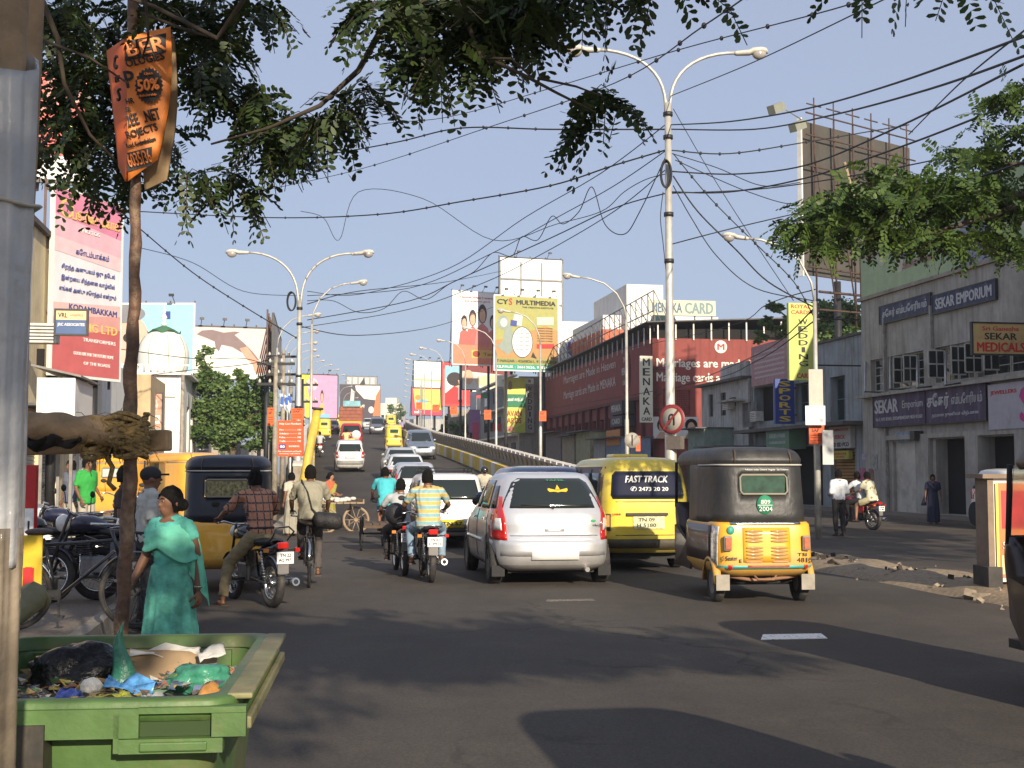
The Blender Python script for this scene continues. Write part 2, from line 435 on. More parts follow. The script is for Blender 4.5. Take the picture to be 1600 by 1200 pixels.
# painted dash, worn second dash and pinkish scrap
def worn(name,lbl,pts,m,z=.0125):
    mb=MB(); mb.prism([(p.x,p.y,.007) for p in pts],(0,0,z - .007)); o=mb.build(name,m); tag(o,kind='structure'); return o
def noisy_paint(name,col,lo=.38,hi=.5):
    m=bpy.data.materials.new(name); m.use_nodes=True; N=m.node_tree.nodes; L=m.node_tree.links; b=N['Principled BSDF']
    n=N.new('ShaderNodeTexNoise'); n.inputs['Scale'].default_value=34; n.inputs['Detail'].default_value=6
    tc=N.new('ShaderNodeTexCoord'); L.new(tc.outputs['Object'],n.inputs['Vector'])
    r=N.new('ShaderNodeMapRange'); r.inputs[1].default_value=lo; r.inputs[2].default_value=hi; L.new(n.outputs['Fac'],r.inputs[0])
    x=N.new('ShaderNodeMix'); x.data_type='RGBA'; x.inputs['A'].default_value=(.11,.095,.08,1); x.inputs['B'].default_value=(*col,1)
    L.new(r.outputs[0],x.inputs['Factor']); L.new(x.outputs['Result'],b.inputs['Base Color']); b.inputs['Roughness'].default_value=.7
    return m
worn('road_marking','',[G(1189,1001),G(1293,999),G(1283,991.5),G(1192,993)],noisy_paint('worn_white_paint',(.82,.8,.74),.34,.42))
worn('road_marking','',[G(853,940.5),G(930,939),G(925,936.8),G(855,938)],noisy_paint('very_worn_paint',(.24,.21,.18),.52,.62),.011)
# light concrete apron round the nose of the left parapet
rows=[]
apr=[G(424,826),G(500,833),G(600,828),G(560,812),G(520,792),G(500,775),G(478,775),G(450,800)]
slab('concrete_apron',apr,.0,.05,mat('pale_concrete',(.33,.28,.2),.9,.3,3,dirt=.5))

# ------------------------------------------------------------------ parapets: panels and painted blocks
PCON=mat('parapet_concrete',(.33,.28,.22),.9,.22,2.5,streak=.5,bump=.2)
CAPLIT=mat('parapet_cap_sunlit',(.6,.56,.5),.85,.2,4,dirt=.4)  # pale tone painted in for sunlight on the cap tops
YKB=mat('yellow_block_paint',(.7,.5,.08),.8,.15,5,dirt=.5)
WKB=mat('white_block_paint',(.7,.67,.58),.8,.15,5,dirt=.5)
def panel_mesh(side):
    mb=MB(); mb.box((.1*side,0,.62),(.16,1.17,1.25)); mb.cur=0
    # bracket that widens towards the top, its triangular end towards the oncoming side
    a=-.57; b=.1; x0=.02*side; x1=-.15*side
    mb.add([(x0,a,.72),(x0,a,1.27),(x1,a,1.27),(x0,b,.72),(x0,b,1.27),(x1,b,1.27)],
           [(0,1,2),(5,4,3),(0,3,4,1),(1,4,5,2),(2,5,3,0)],False)
    mb.cur=1; mb.box((.02*side,-.05,1.31),(.36,.98,.1))
    return mb.mesh('wall_panel',[PCON,CAPLIT])
def block_mesh(m): return MB().box((0,0,.34),(.3,1.42,.68)).mesh('painted_block',m)
def parapet(side,off,y0,y1,label):
    par=thing('parapet_wall',label,'wall',RP(y0,off),0)
    Y=y0; n=0; pm=panel_mesh(side)
    while Y < y1 and n < 290:
        h=RH(Y); o=bpy.data.objects.new('wall_panel',pm); link(o,par)
        o.location=RP(Y+.6,off) - par.location; o.rotation_euler=(RSL(Y),0,h); Y+=1.2*cos(h); n+=1
    return par
parapet(1,.35,39.2,235,'long flyover parapet with toothed concrete coping, right of the ramp')
parapet(-1,-RW - .35,46.5,235,'concrete flyover parapet on the left edge of the ramp')
ky=block_mesh(YKB); kw=block_mesh(WKB)
for off,nm,y0 in ((-.12,'yellow and white painted kerb blocks along the right side of the flyover',40),(-RW+.12,'yellow and white kerb blocks along the left side of the flyover',46)):
    kb=thing('painted_kerb',nm,'kerb',RP(y0,off),0)
    Y=y0; i=0
    while Y < 232:
        h=RH(Y); o=bpy.data.objects.new('painted_block',ky if i % 3 != 2 else kw); link(o,kb)
        o.location=RP(Y+.7,off) - kb.location; o.rotation_euler=(RSL(Y),0,h); Y+=1.46*cos(h); i+=1

# ================================================================== LAMP POSTS
LGREY=mat('lamp_housing_grey',(.52,.5,.44),.5,.1,8,dirt=.3)
BOWL=mat('lamp_bowl',(.34,.31,.28),.2,.05,coat=.5)
PPOLE=mat('painted_pole',(.5,.48,.42),.5,.15,6,.35,streak=.35)
RUSTP=mat('weathered_pole',(.3,.26,.2),.7,.3,6,dirt=.7)
def lamp_head(parent,end,d,size=1.0):
    """head whose neck is at end and which points along d"""
    d=Vector(d).normalized(); up=Vector((0,0,1)); sidev=d.cross(up).normalized(); up=sidev.cross(d)
    def W(x,y,z): return Vector(end)+(d*x+sidev*y+up*z)*size
    mb=MB(); rows=[]
    for x,w,h0,h1 in ((-.06,.05,-.05,.04),(0,.085,-.075,.05),(.34,.10,-.08,.075),(.44,.15,-.05,.12),(.66,.165,-.05,.13),(.78,.12,-.05,.1),(.83,.05,-.05,.04)):
        rows.append([W(x,w*cos(t)*(1 if abs(cos(t)) < .9 else 1),(h0+h1)/2+(h1 - h0)/2*sin(t)) for t in [2*pi*k/10 for k in range(10)]])
    mb.grid(rows,closed=True); mb.poly(rows[0]); mb.poly(rows[-1])
    h=mb.build('lamp_head',LGREY,parent)
    M=Matrix((d,sidev,up)).transposed()
    mb=MB(); mb.ball(W(.6,0,-.05),(.19*size,.14*size,.15*size),12,8,M=M); mb.build('lamp_bowl',BOWL,h)
def single_lamp(x,y,zbase,ztop,side,label,group,arm=1.65,rz=0.0):
    t=thing('street_lamp',label,'street lamp',(x,y,zbase),rz,group)
    H=ztop - zbase
    mb=MB(); mb.tube([(0,0,0),(0,0,H*.4),(0,0,H*.4+.05),(0,0,H - 1.6)],[.085,.08,.06,.05],8)
    mb.build('pole',PPOLE,t)
    pts=[(side*arm*fx,0,H - 1.6+1.6*fz) for fx,fz in ((0,0),(.04,.3),(.18,.62),(.42,.86),(.7,.97),(.9,1.0))]
    MB().tube(pts,.03,8).build('arm',PPOLE,t)
    lamp_head(t,(side*arm*.9,0,H),(side,0,.12),.75)
    return t
ORD=['','','','fourth','fifth','sixth','seventh','eighth','ninth','tenth','eleventh','twelfth','thirteenth','fourteenth']
right_lbl={0: 'curved lamp post behind the parapet in front of the vertical white card shop sign',1: 'curved lamp post overlapping the olive multimedia billboard',2: 'curved lamp post overlapping the billboard of four smiling people'}
SPY=[48,62,77,92,107,122,137,152,167,182,197,212,227,242]
for i,Y in enumerate(SPY):
    lbl=right_lbl.get(i,'%s street lamp away from the viewer on the right side of the flyover' % ORD[i])
    o=single_lamp(XR(Y)+(2.2 if i else 2.95),Y,0,RZ(Y)+(7.95 if i else 8.3),-1,lbl,'street lamps on the right of the flyover' if i > 2 else None,arm=1.65 if i else 2.0,rz=RH(Y)*.6)
ORD[2]='third'
left_lbl={0: 'grey lamp head on a bent arm just right of the left double lamp',1: 'second single street lamp on the left side of the flyover'}
for i,Y in enumerate(SPY):
    lbl=left_lbl.get(i,'%s street lamp away from the viewer on the left side of the flyover' % ORD[i])
    single_lamp(XR(Y) - RW - 1.6+(1.6 if i == 0 else 0),Y+(.6 if i == 0 else 0),0,RZ(Y)+(8.2 if i == 0 else 7.8),1,lbl,'street lamps on the left of the flyover' if i > 1 else None,rz=RH(Y)*.6)

def double_lamp(x,y,label,zf,W,H,r0,ph):
    t=thing('street_lamp',label,'street lamp',(x,y,0),radians(4))
    MB().tube([(0,0,0),(0,0,2.6),(0,0,2.65),(0,0,5.6),(0,0,5.65),(0,0,zf)],[r0*1.25,r0*1.25,r0,r0*.95,r0*.8,r0*.7],12).build('pole',PPOLE,t)
    for sx in (-1,1):
        pts=[]
        for k in range(13):
            a=k/12*pi/2
            pts.append((sx*(.05+W*(1 - cos(a)) ** 1.15),0,zf - .25+(H+.25)*sin(a) ** .9))
        MB().tube(pts,.045,8).build('arm',PPOLE,t)
        lamp_head(t,pts[-1],(sx,0,.06 if sx > 0 else -.02),1.0)
    for z in (zf - .3,zf - .9,zf - 2.9,zf - 4.1):
        MB().lathe([(r0*.95,z - .05),(r0*1.05,z - .05),(r0*1.05,z+.05),(r0*.95,z+.05)],n=12).build('clamp',DARKM,t)
    return t
double_lamp(4.0,32.3,'tall twin-armed silver lamp post on the median, the larger double lamp',11.1,1.75,1.35,.12,0)
double_lamp(-8.15,48.8,'smaller twin-armed lamp post left of the flyover',8.2,1.95,1.85,.11,0)

# concrete utility poles on the left
def util_pole(p,h,label,cross=True,lean=0.0,m=RUSTP,r=.11):
    t=thing('utility_pole',label,'utility pole',p,0)
    MB().tube([(0,0,0),(lean,0,h)],[r,r*.65],8).build('pole',m,t)
    if cross:
        for k,z in enumerate((h - .25,h - .95)):
            MB().box((lean*z/h,0,z),(1.3,.08,.09)).build('cross_arm',DARKM,t)
            for x in (-.55,-.2,.2,.55):
                MB().lathe([(.0,z+.05),(.045,z+.05),(.05,z+.12),(.03,z+.16),(.0,z+.2)],(x,0,0),8).build('insulator',LGREY,t)
    return t
util_pole(P(429,737,44).xy.to_3d(),1.65+180*44/2000,'pale utility pole left of the blue and white paper flags')
util_pole(P(441,737,50).xy.to_3d(),1.65+190*50/2000,'utility pole crowded with cable boxes beside the paper flags')
util_pole(P(453,737,54).xy.to_3d(),1.65+150*54/2000,'thin utility pole just left of the smaller double lamp',False)
util_pole(P(471,737,53).xy.to_3d(),1.65+145*53/2000,'dark utility pole just right of the smaller double lamp',True,0,DARKM,.09)
util_pole(P(283,737,52).xy.to_3d(),5.6,'thin concrete pole in front of the white domed building',False)

# ================================================================== FOLIAGE
def leaf_mat(name,a,b2,sc=3.0,tl=.28):
    m=bpy.data.materials.new(name); m.use_nodes=True; N=m.node_tree.nodes; L=m.node_tree.links; p=N['Principled BSDF']
    tc=N.new('ShaderNodeTexCoord'); n=N.new('ShaderNodeTexNoise'); n.inputs['Scale'].default_value=sc; n.inputs['Detail'].default_value=5
    L.new(tc.outputs['Object'],n.inputs['Vector'])
    g=N.new('ShaderNodeNewGeometry')
    ad=N.new('ShaderNodeMath'); ad.operation='MULTIPLY_ADD'; ad.inputs[1].default_value=.35; L.new(g.outputs['Random Per Island'],ad.inputs[0]); L.new(n.outputs['Fac'],ad.inputs[2])
    r=N.new('ShaderNodeMapRange'); r.inputs[1].default_value=.45; r.inputs[2].default_value=.85; L.new(ad.outputs[0],r.inputs[0])
    x=N.new('ShaderNodeMix'); x.data_type='RGBA'; x.inputs['A'].default_value=(*a,1); x.inputs['B'].default_value=(*b2,1)
    L.new(r.outputs[0],x.inputs['Factor']); L.new(x.outputs['Result'],p.inputs['Base Color']); p.inputs['Roughness'].default_value=.55
    tr=N.new('ShaderNodeBsdfTranslucent'); L.new(x.outputs['Result'],tr.inputs[0])
    ms=N.new('ShaderNodeMixShader'); ms.inputs[0].default_value=tl; out=N['Material Output']
    L.new(p.outputs[0],ms.inputs[1]); L.new(tr.outputs[0],ms.inputs[2]); L.new(ms.outputs[0],out.inputs[0])
    return m
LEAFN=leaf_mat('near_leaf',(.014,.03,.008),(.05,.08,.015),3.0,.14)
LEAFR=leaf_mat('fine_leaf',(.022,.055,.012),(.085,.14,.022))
LEAFD=leaf_mat('bush_leaf',(.065,.13,.035),(.17,.25,.07),1.2)
BARK=mat('bark',(.11,.08,.05),.95,.35,9,bump=.6,bscale=20)
BRANCH=mat('dark_branch',(.06,.045,.03),.9,.3,12)

def quads_object(name,V,m,parent,quad=4):
    V=np.asarray(V,'f').reshape(-1,3); n=len(V) // quad
    me=bpy.data.meshes.new(name); me.vertices.add(len(V)); me.vertices.foreach_set('co',V.ravel())
    me.loops.add(n*quad); me.loops.foreach_set('vertex_index',np.arange(n*quad,dtype='i'))
    me.polygons.add(n); me.polygons.foreach_set('loop_start',np.arange(0,n*quad,quad,dtype='i'))
    me.update(calc_edges=True); me.materials.append(m)
    o=bpy.data.objects.new(name,me); link(o,parent); return o
def fronds(rs,centers,dirs,L,nleaf,leaf,droop=.5,stem=None):
    """pinnate fronds: for each centre a stalk with pairs of pointed leaflets; returns leaflet quads (N*4, 3)"""
    n=len(centers); C=np.asarray(centers,float); D=np.asarray(dirs,float)
    D /= np.linalg.norm(D,axis=1)[:,None]
    up=rs.normal(size=(n,3))*.5+np.array([0,0,1.0]); S=np.cross(D,up); S /= np.linalg.norm(S,axis=1)[:,None]
    U=np.cross(S,D); out=[]
    Ls=L*rs.uniform(.65,1.25,n)
    for k in range(nleaf):
        f=(k+.7)/nleaf
        base=C+D*(Ls*f)[:,None]+np.array([0,0,-1.0])*(droop*Ls*f*f)[:,None]
        for sg in (-1,1):
            ld=D*.45+S*sg+np.array([0,0,-.25])+rs.normal(size=(n,3))*.16; ld /= np.linalg.norm(ld,axis=1)[:,None]
            ll=leaf*rs.uniform(.75,1.2,n)*(1 - .35*abs(f - .5))
            wv=np.cross(ld,U) ; wv /= np.linalg.norm(wv,axis=1)[:,None]+1e-9
            k=lambda f_,w_: base+ld*(ll*f_)[:,None]+wv*(ll*w_)[:,None]
            out.append(np.stack([base,k(.38,.2),k(.78,.25),k(1,.04),k(.8,-.22),k(.4,-.2)],1))
    return np.concatenate(out).reshape(-1,3)
# ================================================================== BUILDINGS
class Bld:
    """a building in the street frame: local x = t (to the right), local y = s (up the street)"""
    def __init__(b,name,label,s,t,cat='building',group=None):
        b.s,b.t=s,t; b.o=thing(name,label,cat,ST(s,t),HS,group)
    def L(b,t,s,z): return Vector((t - b.t,s - b.s,z))
    def box(b,name,t0,t1,s0,s1,z0,z1,m,parent=None):
        return MB().bbox(b.L(t0,s0,z0),b.L(t1,s1,z1)).build(name,m,parent or b.o)
def cells(cuts,lo,hi): return sorted(set([lo,hi]+[c for c in cuts if lo < c < hi]))
def facade(b,axis,plane,a0,a1,z0,z1,holes,m,depth=.3,name='wall',back=None,parent=None):
    """wall sheet with real recessed openings. axis 't': plane t=plane, a is s. axis 's': plane s=plane, a is t. holes: (a0,a1,z0,z1)"""
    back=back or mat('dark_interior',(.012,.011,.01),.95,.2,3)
    mb=MB()
    def q(a,z,d): return b.L(plane+d,a,z) if axis == 't' else b.L(a,plane+d,z)
    H=[(min(h[0],h[1]),max(h[0],h[1]),min(h[2],h[3]),max(h[2],h[3])) for h in holes]
    A=cells([x for h in H for x in h[:2]],a0,a1); Z=cells([x for h in H for x in h[2:]],z0,z1)
    for i in range(len(A) - 1):
        for j in range(len(Z) - 1):
            ca,cz=(A[i]+A[i+1])/2,(Z[j]+Z[j+1])/2
            if any(h[0] < ca < h[1] and h[2] < cz < h[3] for h in H): continue
            mb.poly([q(A[i],Z[j],0),q(A[i+1],Z[j],0),q(A[i+1],Z[j+1],0),q(A[i],Z[j+1],0)])
    for h in H:
        mb.cur=0
        c=[(h[0],h[2]),(h[1],h[2]),(h[1],h[3]),(h[0],h[3])]
        for k in range(4):
            (p,r),(p2,r2)=c[k],c[(k+1) % 4]
            mb.poly([q(p,r,0),q(p2,r2,0),q(p2,r2,depth),q(p,r,depth)])
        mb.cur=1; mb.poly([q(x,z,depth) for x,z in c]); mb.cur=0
    mb.poly([q(a0,z1,0),q(a1,z1,0),q(a1,z1,depth),q(a0,z1,depth)])
    for a in (a0,a1): mb.poly([q(a,z0,0),q(a,z1,0),q(a,z1,depth),q(a,z0,depth)])
    return mb.build(name,[m,back],parent or b.o)
def window(b,axis,plane,a0,a1,z0,z1,m,nx=2,nz=2,glass=True,name='window',th=.05,d=.12):
    fr=MB()
    def bx(A0,A1,Z0,Z1,d0,d1):
        if axis == 't': fr.bbox(b.L(plane+d0,A0,Z0),b.L(plane+d1,A1,Z1))
        else: fr.bbox(b.L(A0,plane+d0,Z0),b.L(A1,plane+d1,Z1))
    w=th
    bx(a0,a1,z0,z0+w,d,d+.05); bx(a0,a1,z1 - w,z1,d,d+.05); bx(a0,a0+w,z0+w,z1 - w,d,d+.05); bx(a1 - w,a1,z0+w,z1 - w,d,d+.05)
    for i in range(1,nx): a=a0+(a1 - a0)*i/nx; bx(a - w*.4,a+w*.4,z0+w,z1 - w,d+.004,d+.046)
    for i in range(1,nz): z=z0+(z1 - z0)*i/nz; bx(a0+w,a1 - w,z - w*.3,z+w*.3,d+.008,d+.042)
    f=fr.build(name,m,b.o)
    if glass:
        g=MB()
        if axis == 't': g.bbox(b.L(plane+d+.018,a0+w*.5,z0+w*.5),b.L(plane+d+.03,a1 - w*.5,z1 - w*.5))
        else: g.bbox(b.L(a0+w*.5,plane+d+.018,z0+w*.5),b.L(a1 - w*.5,plane+d+.03,z1 - w*.5))
        g.build('pane',GLASS,f)
    return f
def rt(t,ul,vt,vb,ur):     # rectangle on plane t read off the photo: left edge, top and bottom there, right edge -> s_near, s_far, z0, z1
    s1,z1=on_t(ul,vt,t); _,z0=on_t(ul,vb,t); s0,_=on_t(ur,vt,t)
    return min(s0,s1),max(s0,s1),z0,z1
def rs(s,ul,vt,vb,ur):
    t0,z1=on_s(ul,vt,s); _,z0=on_s(ul,vb,s); t1,_=on_s(ur,vt,s)
    return t0,t1,z0,z1
def sign(label,p0,p1,z0,z1,m,lines=(),th=.12,frame=None,group=None,cat='sign',name='shop_sign',shapes=(),both=False,framew=.05):
    """board between plan points p0 (left as seen) and p1 (right), z0..z1. lines: (text, cx, cy, w, h, material[, bold, rot]) in 0..1 of the board"""
    p0=Vector((p0[0],p0[1],0)); p1=Vector((p1[0],p1[1],0)); e=(p1 - p0); W=e.length; H=z1 - z0
    t=thing(name,label,cat,p0+Vector((0,0,z0)),atan2(e.y,e.x),group)
    MB().bbox((0,.0,0),(W,th,H)).build('board',m,t)
    if frame:
        f=framew; fb=MB()
        fb.bbox((-f,-.02,-f),(W+f,th*.9,-.001)); fb.bbox((-f,-.02,H+.001),(W+f,th*.9,H+f)); fb.bbox((-f,-.02,0),(-.001,th*.9,H)); fb.bbox((W+.001,-.02,0),(W+f,th*.9,H))
        fb.build('frame',frame,t)
    k=0
    for sh in shapes:      # (material, [(x, y)...]) flat print, and ('ell', material, cx, cy, rx, ry)
        k+=1; y=-.003*k - .002
        if sh[0] == 'ell':
            _,mm,cx,cy,rx,ry=sh
            pts=[(cx+rx*cos(2*pi*i/20),cy+ry*sin(2*pi*i/20)) for i in range(20)]
        else: mm,pts=sh
        mb=MB(); mb.add([(x*W,y,z*H) for x,z in pts],[tuple(range(len(pts)))],False); mb.build('printed_patch',mm,t)
    for ln in lines:
        s,cx,cy,w,h,mm=ln[:6]; bold=ln[6] if len(ln) > 6 else .02
        lettering(s,mm,t,(cx*W,-.003*k - .004,cy*H),w*W,h*H,bold=bold,off=.002,rot=ln[7] if len(ln) > 7 else 0)
    return t
def sign_t(label,t,ul,vt,vb,ur,m,lines,proud=.1,**k):
    s0,s1,z0,z1=rt(t,ul,vt,vb,ur)
    return sign(label,ST(s1,t - proud).xy,ST(s0,t - proud).xy,z0,z1,m,lines,th=proud*.9,**k)
def sign_s(label,s,ul,vt,vb,ur,m,lines,**k):
    t0,t1,z0,z1=rs(s,ul,vt,vb,ur)
    return sign(label,ST(s,t0).xy,ST(s,t1).xy,z0,z1,m,lines,**k)
def ac_unit(b,axis,plane,a,z,m=None,w=.75):
    m=m or mat('ac_casing',(.6,.58,.52),.6,.1,6,dirt=.4)
    if axis == 't': c=b.L(plane - .22,a,z); d=(.44,w,.5)
    else: c=b.L(a,plane - .22,z); d=(w,.44,.5)
    o=bevel(MB().box(c,d).build('air_conditioner',m,b.o),.02)
    n=Vector((-1,0,0)) if axis == 't' else Vector((0,-1,0))
    g=MB(); rows=[]
    for k in range(5):
        zz=-.17+k*.085
        if axis == 't': g.box(Vector(c)+Vector((-.225,0,zz)),(.012,w*.8,.03))
        else: g.box(Vector(c)+Vector((0,-.225,zz)),(w*.8,.012,.03))
    g.build('grille',DARKM,o)
    return o

# ------------------------------------------------------------------ right: two-storey grey emporium
GREYW=mat('grey_plaster',(.37,.35,.31),.92,.2,1.5,streak=.7,dirt=.5,dirtcol=(.2,.17,.13),bump=.15)
T1=22.6
sL,ztop=on_t(1345,472,T1)
b=Bld('emporium_building','grey two-storey plastered shop building with purple sign at right',30,T1)
SA,SB=22.0,sL
oH=[]
up=[rt(T1,1387,558,609,1443),rt(T1,1461,549,606,1521),rt(T1,1527,540,603,1620),rt(T1,1360,561,610,1380)]
zl,zh=up[0][2],up[0][3]
up=[(a,c,zl,zh) for a,c,_,_ in up]
oH+=up
gz=on_t(1393,690,T1)[1]
g=[(*rt(T1,1395,690,800,1437)[:2],.14,gz),(*rt(T1,1462,690,800,1515)[:2],.14,gz),(*rt(T1,1535,690,800,1593)[:2],.14,gz),(*rt(T1,1608,690,800,1680)[:2],.14,gz)]
oH+=g
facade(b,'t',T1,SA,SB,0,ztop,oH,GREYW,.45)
b.box('mass',T1+.46,T1+14,SA,SB,0,ztop - .05,GREYW)
# ledges, pilasters, coping
b.box('coping',T1 - .12,T1+.5,SA,SB+.1,ztop+.002,ztop+.14,mat('stained_coping',(.3,.27,.22),.9,.3,3,dirt=.7))
b.box('ledge',T1 - .35,T1 - .003,SA,rt(T1,1350,612,615,1400)[1],zl - .24,zl - .12,GREYW)
b.box('lintel_band',T1 - .16,T1 - .003,SA,on_t(1390,690,T1)[0],gz+.05,gz+.22,GREYW)
for u in (1437,1515,1593):
    s1_,s0_=on_t(u,700,T1)[0],on_t(u+20,700,T1)[0]
    b.box('pilaster',T1 - .18,T1 - .004,s0_,s1_,.14,gz+.05,GREYW)
for u in (1385,1459):
    s_=on_t(u,560,T1)[0]; b.box('drain_pipe',T1 - .13,T1 - .02,s_ - .05,s_+.06,.15 if u < 1400 else zh,ztop - .9,mat('old_pipe',(.3,.28,.25),.7,.3,5,dirt=.5))
PLASTERPANEL=mat('blotched_plaster',(.5,.47,.41),.95,.2,1.6,dirt=.8,dirtcol=(.22,.19,.15))
b.box('bricked_up_panel',T1+.12,T1+.4,g[0][0]+.002,g[0][1] - .002,.14,gz - .003,PLASTERPANEL)
WINF=mat('window_frame_paint',(.46,.45,.4),.7,.15,8,dirt=.4)
for i,(a,c,z0,z1) in enumerate(up):
    n=1 if i == 3 else 2
    for k in range(n):
        a0=a+(c - a)*k/n+.03; a1=a+(c - a)*(k+1)/n - .03
        window(b,'t',T1,a0,a1,z0,z1,WINF,2 if n == 2 else 1,4,d=.18)
# open casements, hinged outward
for u,dirn in ((1420,1),(1432,-1),(1476,1),(1508,-1),(1535,1),(1560,-1)):
    s_,_=on_t(u,570,T1); fr=MB()
    for i in range(3): fr.box(b.L(T1 - .28*i,s_+dirn*.05*i,(zl+zh)/2),(.04,.04,zh - zl - .3))
    for z in (zl+.15,(zl+zh)/2,zh - .15): fr.box(b.L(T1 - .28,s_+dirn*.05,z),(.56,.04,.05))
    f=fr.build('open_casement',WINF,b.o)
    MB().box(b.L(T1 - .28,s_+dirn*.05,(zl+zh)/2),(.54,.012,zh - zl - .34)).build('pane',GLASS,f)
# slanting awning struts
for u0,v0,u1,v1 in ((1353,566,1388,610),(1392,559,1430,606),(1434,556,1475,604),(1479,551,1520,600)):
    a,za=on_t(u0,v0,T1); c,zc=on_t(u1,v1,T1 - 1.1)
    MB().tube([b.L(T1 - .02,a,za),b.L(T1 - .9,(a+c)/2+.3,zc+.1)],.045,6).build('awning_strut',STEEL,b.o)
    MB().tube([b.L(T1 - .9,(a+c)/2+.3,zc+.1),b.L(T1 - .02,(a+c)/2+.3,zl - .1)],.03,6).build('awning_bracket',DARKM,b.o)
# inside of the doorway: stairs
for k in range(6):
    b.box('step',T1+.46 - .44+.06*k,T1+.45,g[1][0]+.2,g[1][1] - .2,.14+.001*k,.16+.17*(k*.3),GREYW) if k == 0 else None
for u,v,w,h,col in ((1349,742,.5,.55,(.45,.12,.2)),(1362,750,.45,.9,(.25,.14,.12)),(1350,715,.35,.3,(.42,.34,.4)),(1368,722,.4,.6,(.3,.3,.26)),(1352,770,.5,.5,(.2,.2,.22)),(1410,683,1.1,.35,(.25,.34,.45))):
    s_,z_=on_t(u,v,T1); MB().box(b.L(T1 - .012 - random.random()*.006,s_,z_),(.01,w,h)).build('torn_poster',mat('poster_%d_%d' % (u,v),col,.9,.4,7,dirt=.5),b.o)
o=MB().box(b.L(T1 - .2,on_t(1440,681,T1)[0],on_t(1440,681,T1)[1]),(.35,.35,.35)).build('electric_box',DARKM,b.o)
PURP=mat('faded_purple_board',(.06,.04,.085),.7,.3,4,streak=.5,dirtcol=(.22,.16,.2))
NAVY=mat('faded_navy_board',(.035,.04,.09),.7,.3,4,streak=.4,dirtcol=(.2,.2,.24))
PALEL=mat('pale_lettering',(.5,.5,.5),.8,.2,8,dirt=.3)
sign_t('navy roof-edge sign in Tamil script, left of the english one',T1,1378,481,506,1457,NAVY,[('சேகர் எம்போரியம்',.5,.5,.88,.6,PALEL,.03)],frame=DARKM)
sign_t('navy roof-edge sign reading SEKAR EMPORIUM',T1,1461,464,490,1559,NAVY,[('SEKAR EMPORIUM',.5,.5,.9,.62,PALEL,.04)],frame=DARKM)
sign_t('large purple sign reading SEKAR Emporium over the bricked-up shopfront',T1,1372,617,667,1453,PURP,[('SEKAR',.26,.6,.46,.4,PALEL,.04),('Emporium',.77,.56,.38,.3,PALEL,.0),('No 5, N.M. ROAD, KODAMBAKKAM HIGH ROAD',.5,.2,.9,.12,PALEL)],proud=.2,frame=DARKM)
sign_t('large purple sign in Tamil script above the dark doorway',T1,1454,607,662,1548,PURP,[('சேகர்',.22,.6,.38,.46,PALEL,.04),('எம்போரியம்',.7,.58,.5,.36,PALEL,.01),('தரமான துணிகள் விற்பனை',.5,.2,.78,.14,PALEL)],proud=.2,frame=DARKM)
sign_t('whitish sign with magenta artwork beside the purple signs',T1,1552,602,672,1660,mat('whitish_board',(.42,.4,.44),.7,.1,3,dirt=.3),[('JEWELLERS',.24,.8,.4,.11,REDT,.04),('S',.6,.5,.2,.75,mat('magenta_print',(.5,.05,.22),.7,.1),.06)],proud=.2)
sign_s('brown and gold projecting sign reading SEKAR MEDICALS',36.4,1520,505,552,1606,mat('ochre_board',(.48,.34,.14),.7,.12,3,dirt=.4),[('Sri Ganesha',.5,.84,.66,.14,REDT),('SEKAR',.5,.58,.58,.22,BLK,.03),('MEDICALS',.5,.22,.86,.3,REDT,.05)],frame=DARKM)
# green hoarding on the emporium's roof
LG=mat('faded_green_print',(.36,.46,.27),.8,.12,2.5,dirt=.25,dirtcol=(.3,.3,.2))
b2=None
s0,s1,z0,z1=rt(T1,1346,395,470,1760)
pk=mat('faded_pink_print',(.46,.22,.24),.8,.2,5); lil=mat('faded_lilac_print',(.28,.28,.4),.8,.2,5); pale=mat('faded_cream_print',(.5,.5,.38),.8,.2,5)
sign('faded pale green rooftop hoarding above the grey emporium',ST(s1,T1 - .05).xy,ST(24,T1 - .05).xy,z0,z1+.8,LG,
     [('SEKAR PARAM',.2,.3,.1,.08,pk,.03),('SEKAR',.62,.45,.08,.08,pk,.03)],cat='billboard',name='billboard',frame=mat('rusty_angle',(.25,.09,.04),.8,.3,5),
     shapes=[(lil,[(.33,.0),(.4,.03),(.41,1),(.32,1)]),('ell',lil,.135,.55,.012,.16),('ell',pale,.14,.35,.012,.13),('ell',lil,.155,.5,.01,.1),(pk,[(.02,.6),(.05,.55),(.045,.9),(.02,.95)]),('ell',pale,.08,.65,.02,.25),('ell',pale,.5,.5,.03,.3),('ell',pk,.52,.6,.02,.2),('ell',lil,.75,.5,.04,.34)])

# ------------------------------------------------------------------ right: blue-grey shop building
T2=22.9; sA=sL+.12; sBn,_=on_t(1176,600,T2)
z2=on_t(1338,524,T2)[1]
BG=mat('blue_grey_plaster',(.28,.31,.32),.9,.18,1.6,streak=.7,dirt=.35)
b=Bld('shop_building','blue-grey two-storey building between emporium and old white house',sA,T2)
h2=[(*rt(T2,1297,590,659,1320)[:2],*rt(T2,1297,590,659,1320)[2:]),(*rt(T2,1242,600,660,1268)[:2],*rt(T2,1242,600,660,1268)[2:]),(*rt(T2,1178,607,660,1208)[:2],*rt(T2,1178,607,660,1208)[2:])]
zc=on_t(1338,663,T2)[1]
h2+=[(*rt(T2,1298,712,790,1336)[:2],.14,zc - 1.0),(*rt(T2,1222,700,790,1285)[:2],.14,zc - .8),(*rt(T2,1180,700,790,1215)[:2],.14,zc - .8)]
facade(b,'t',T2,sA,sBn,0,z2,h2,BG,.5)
b.box('mass',T2+.51,T2+12,sA,sBn,0,z2 - .05,BG)
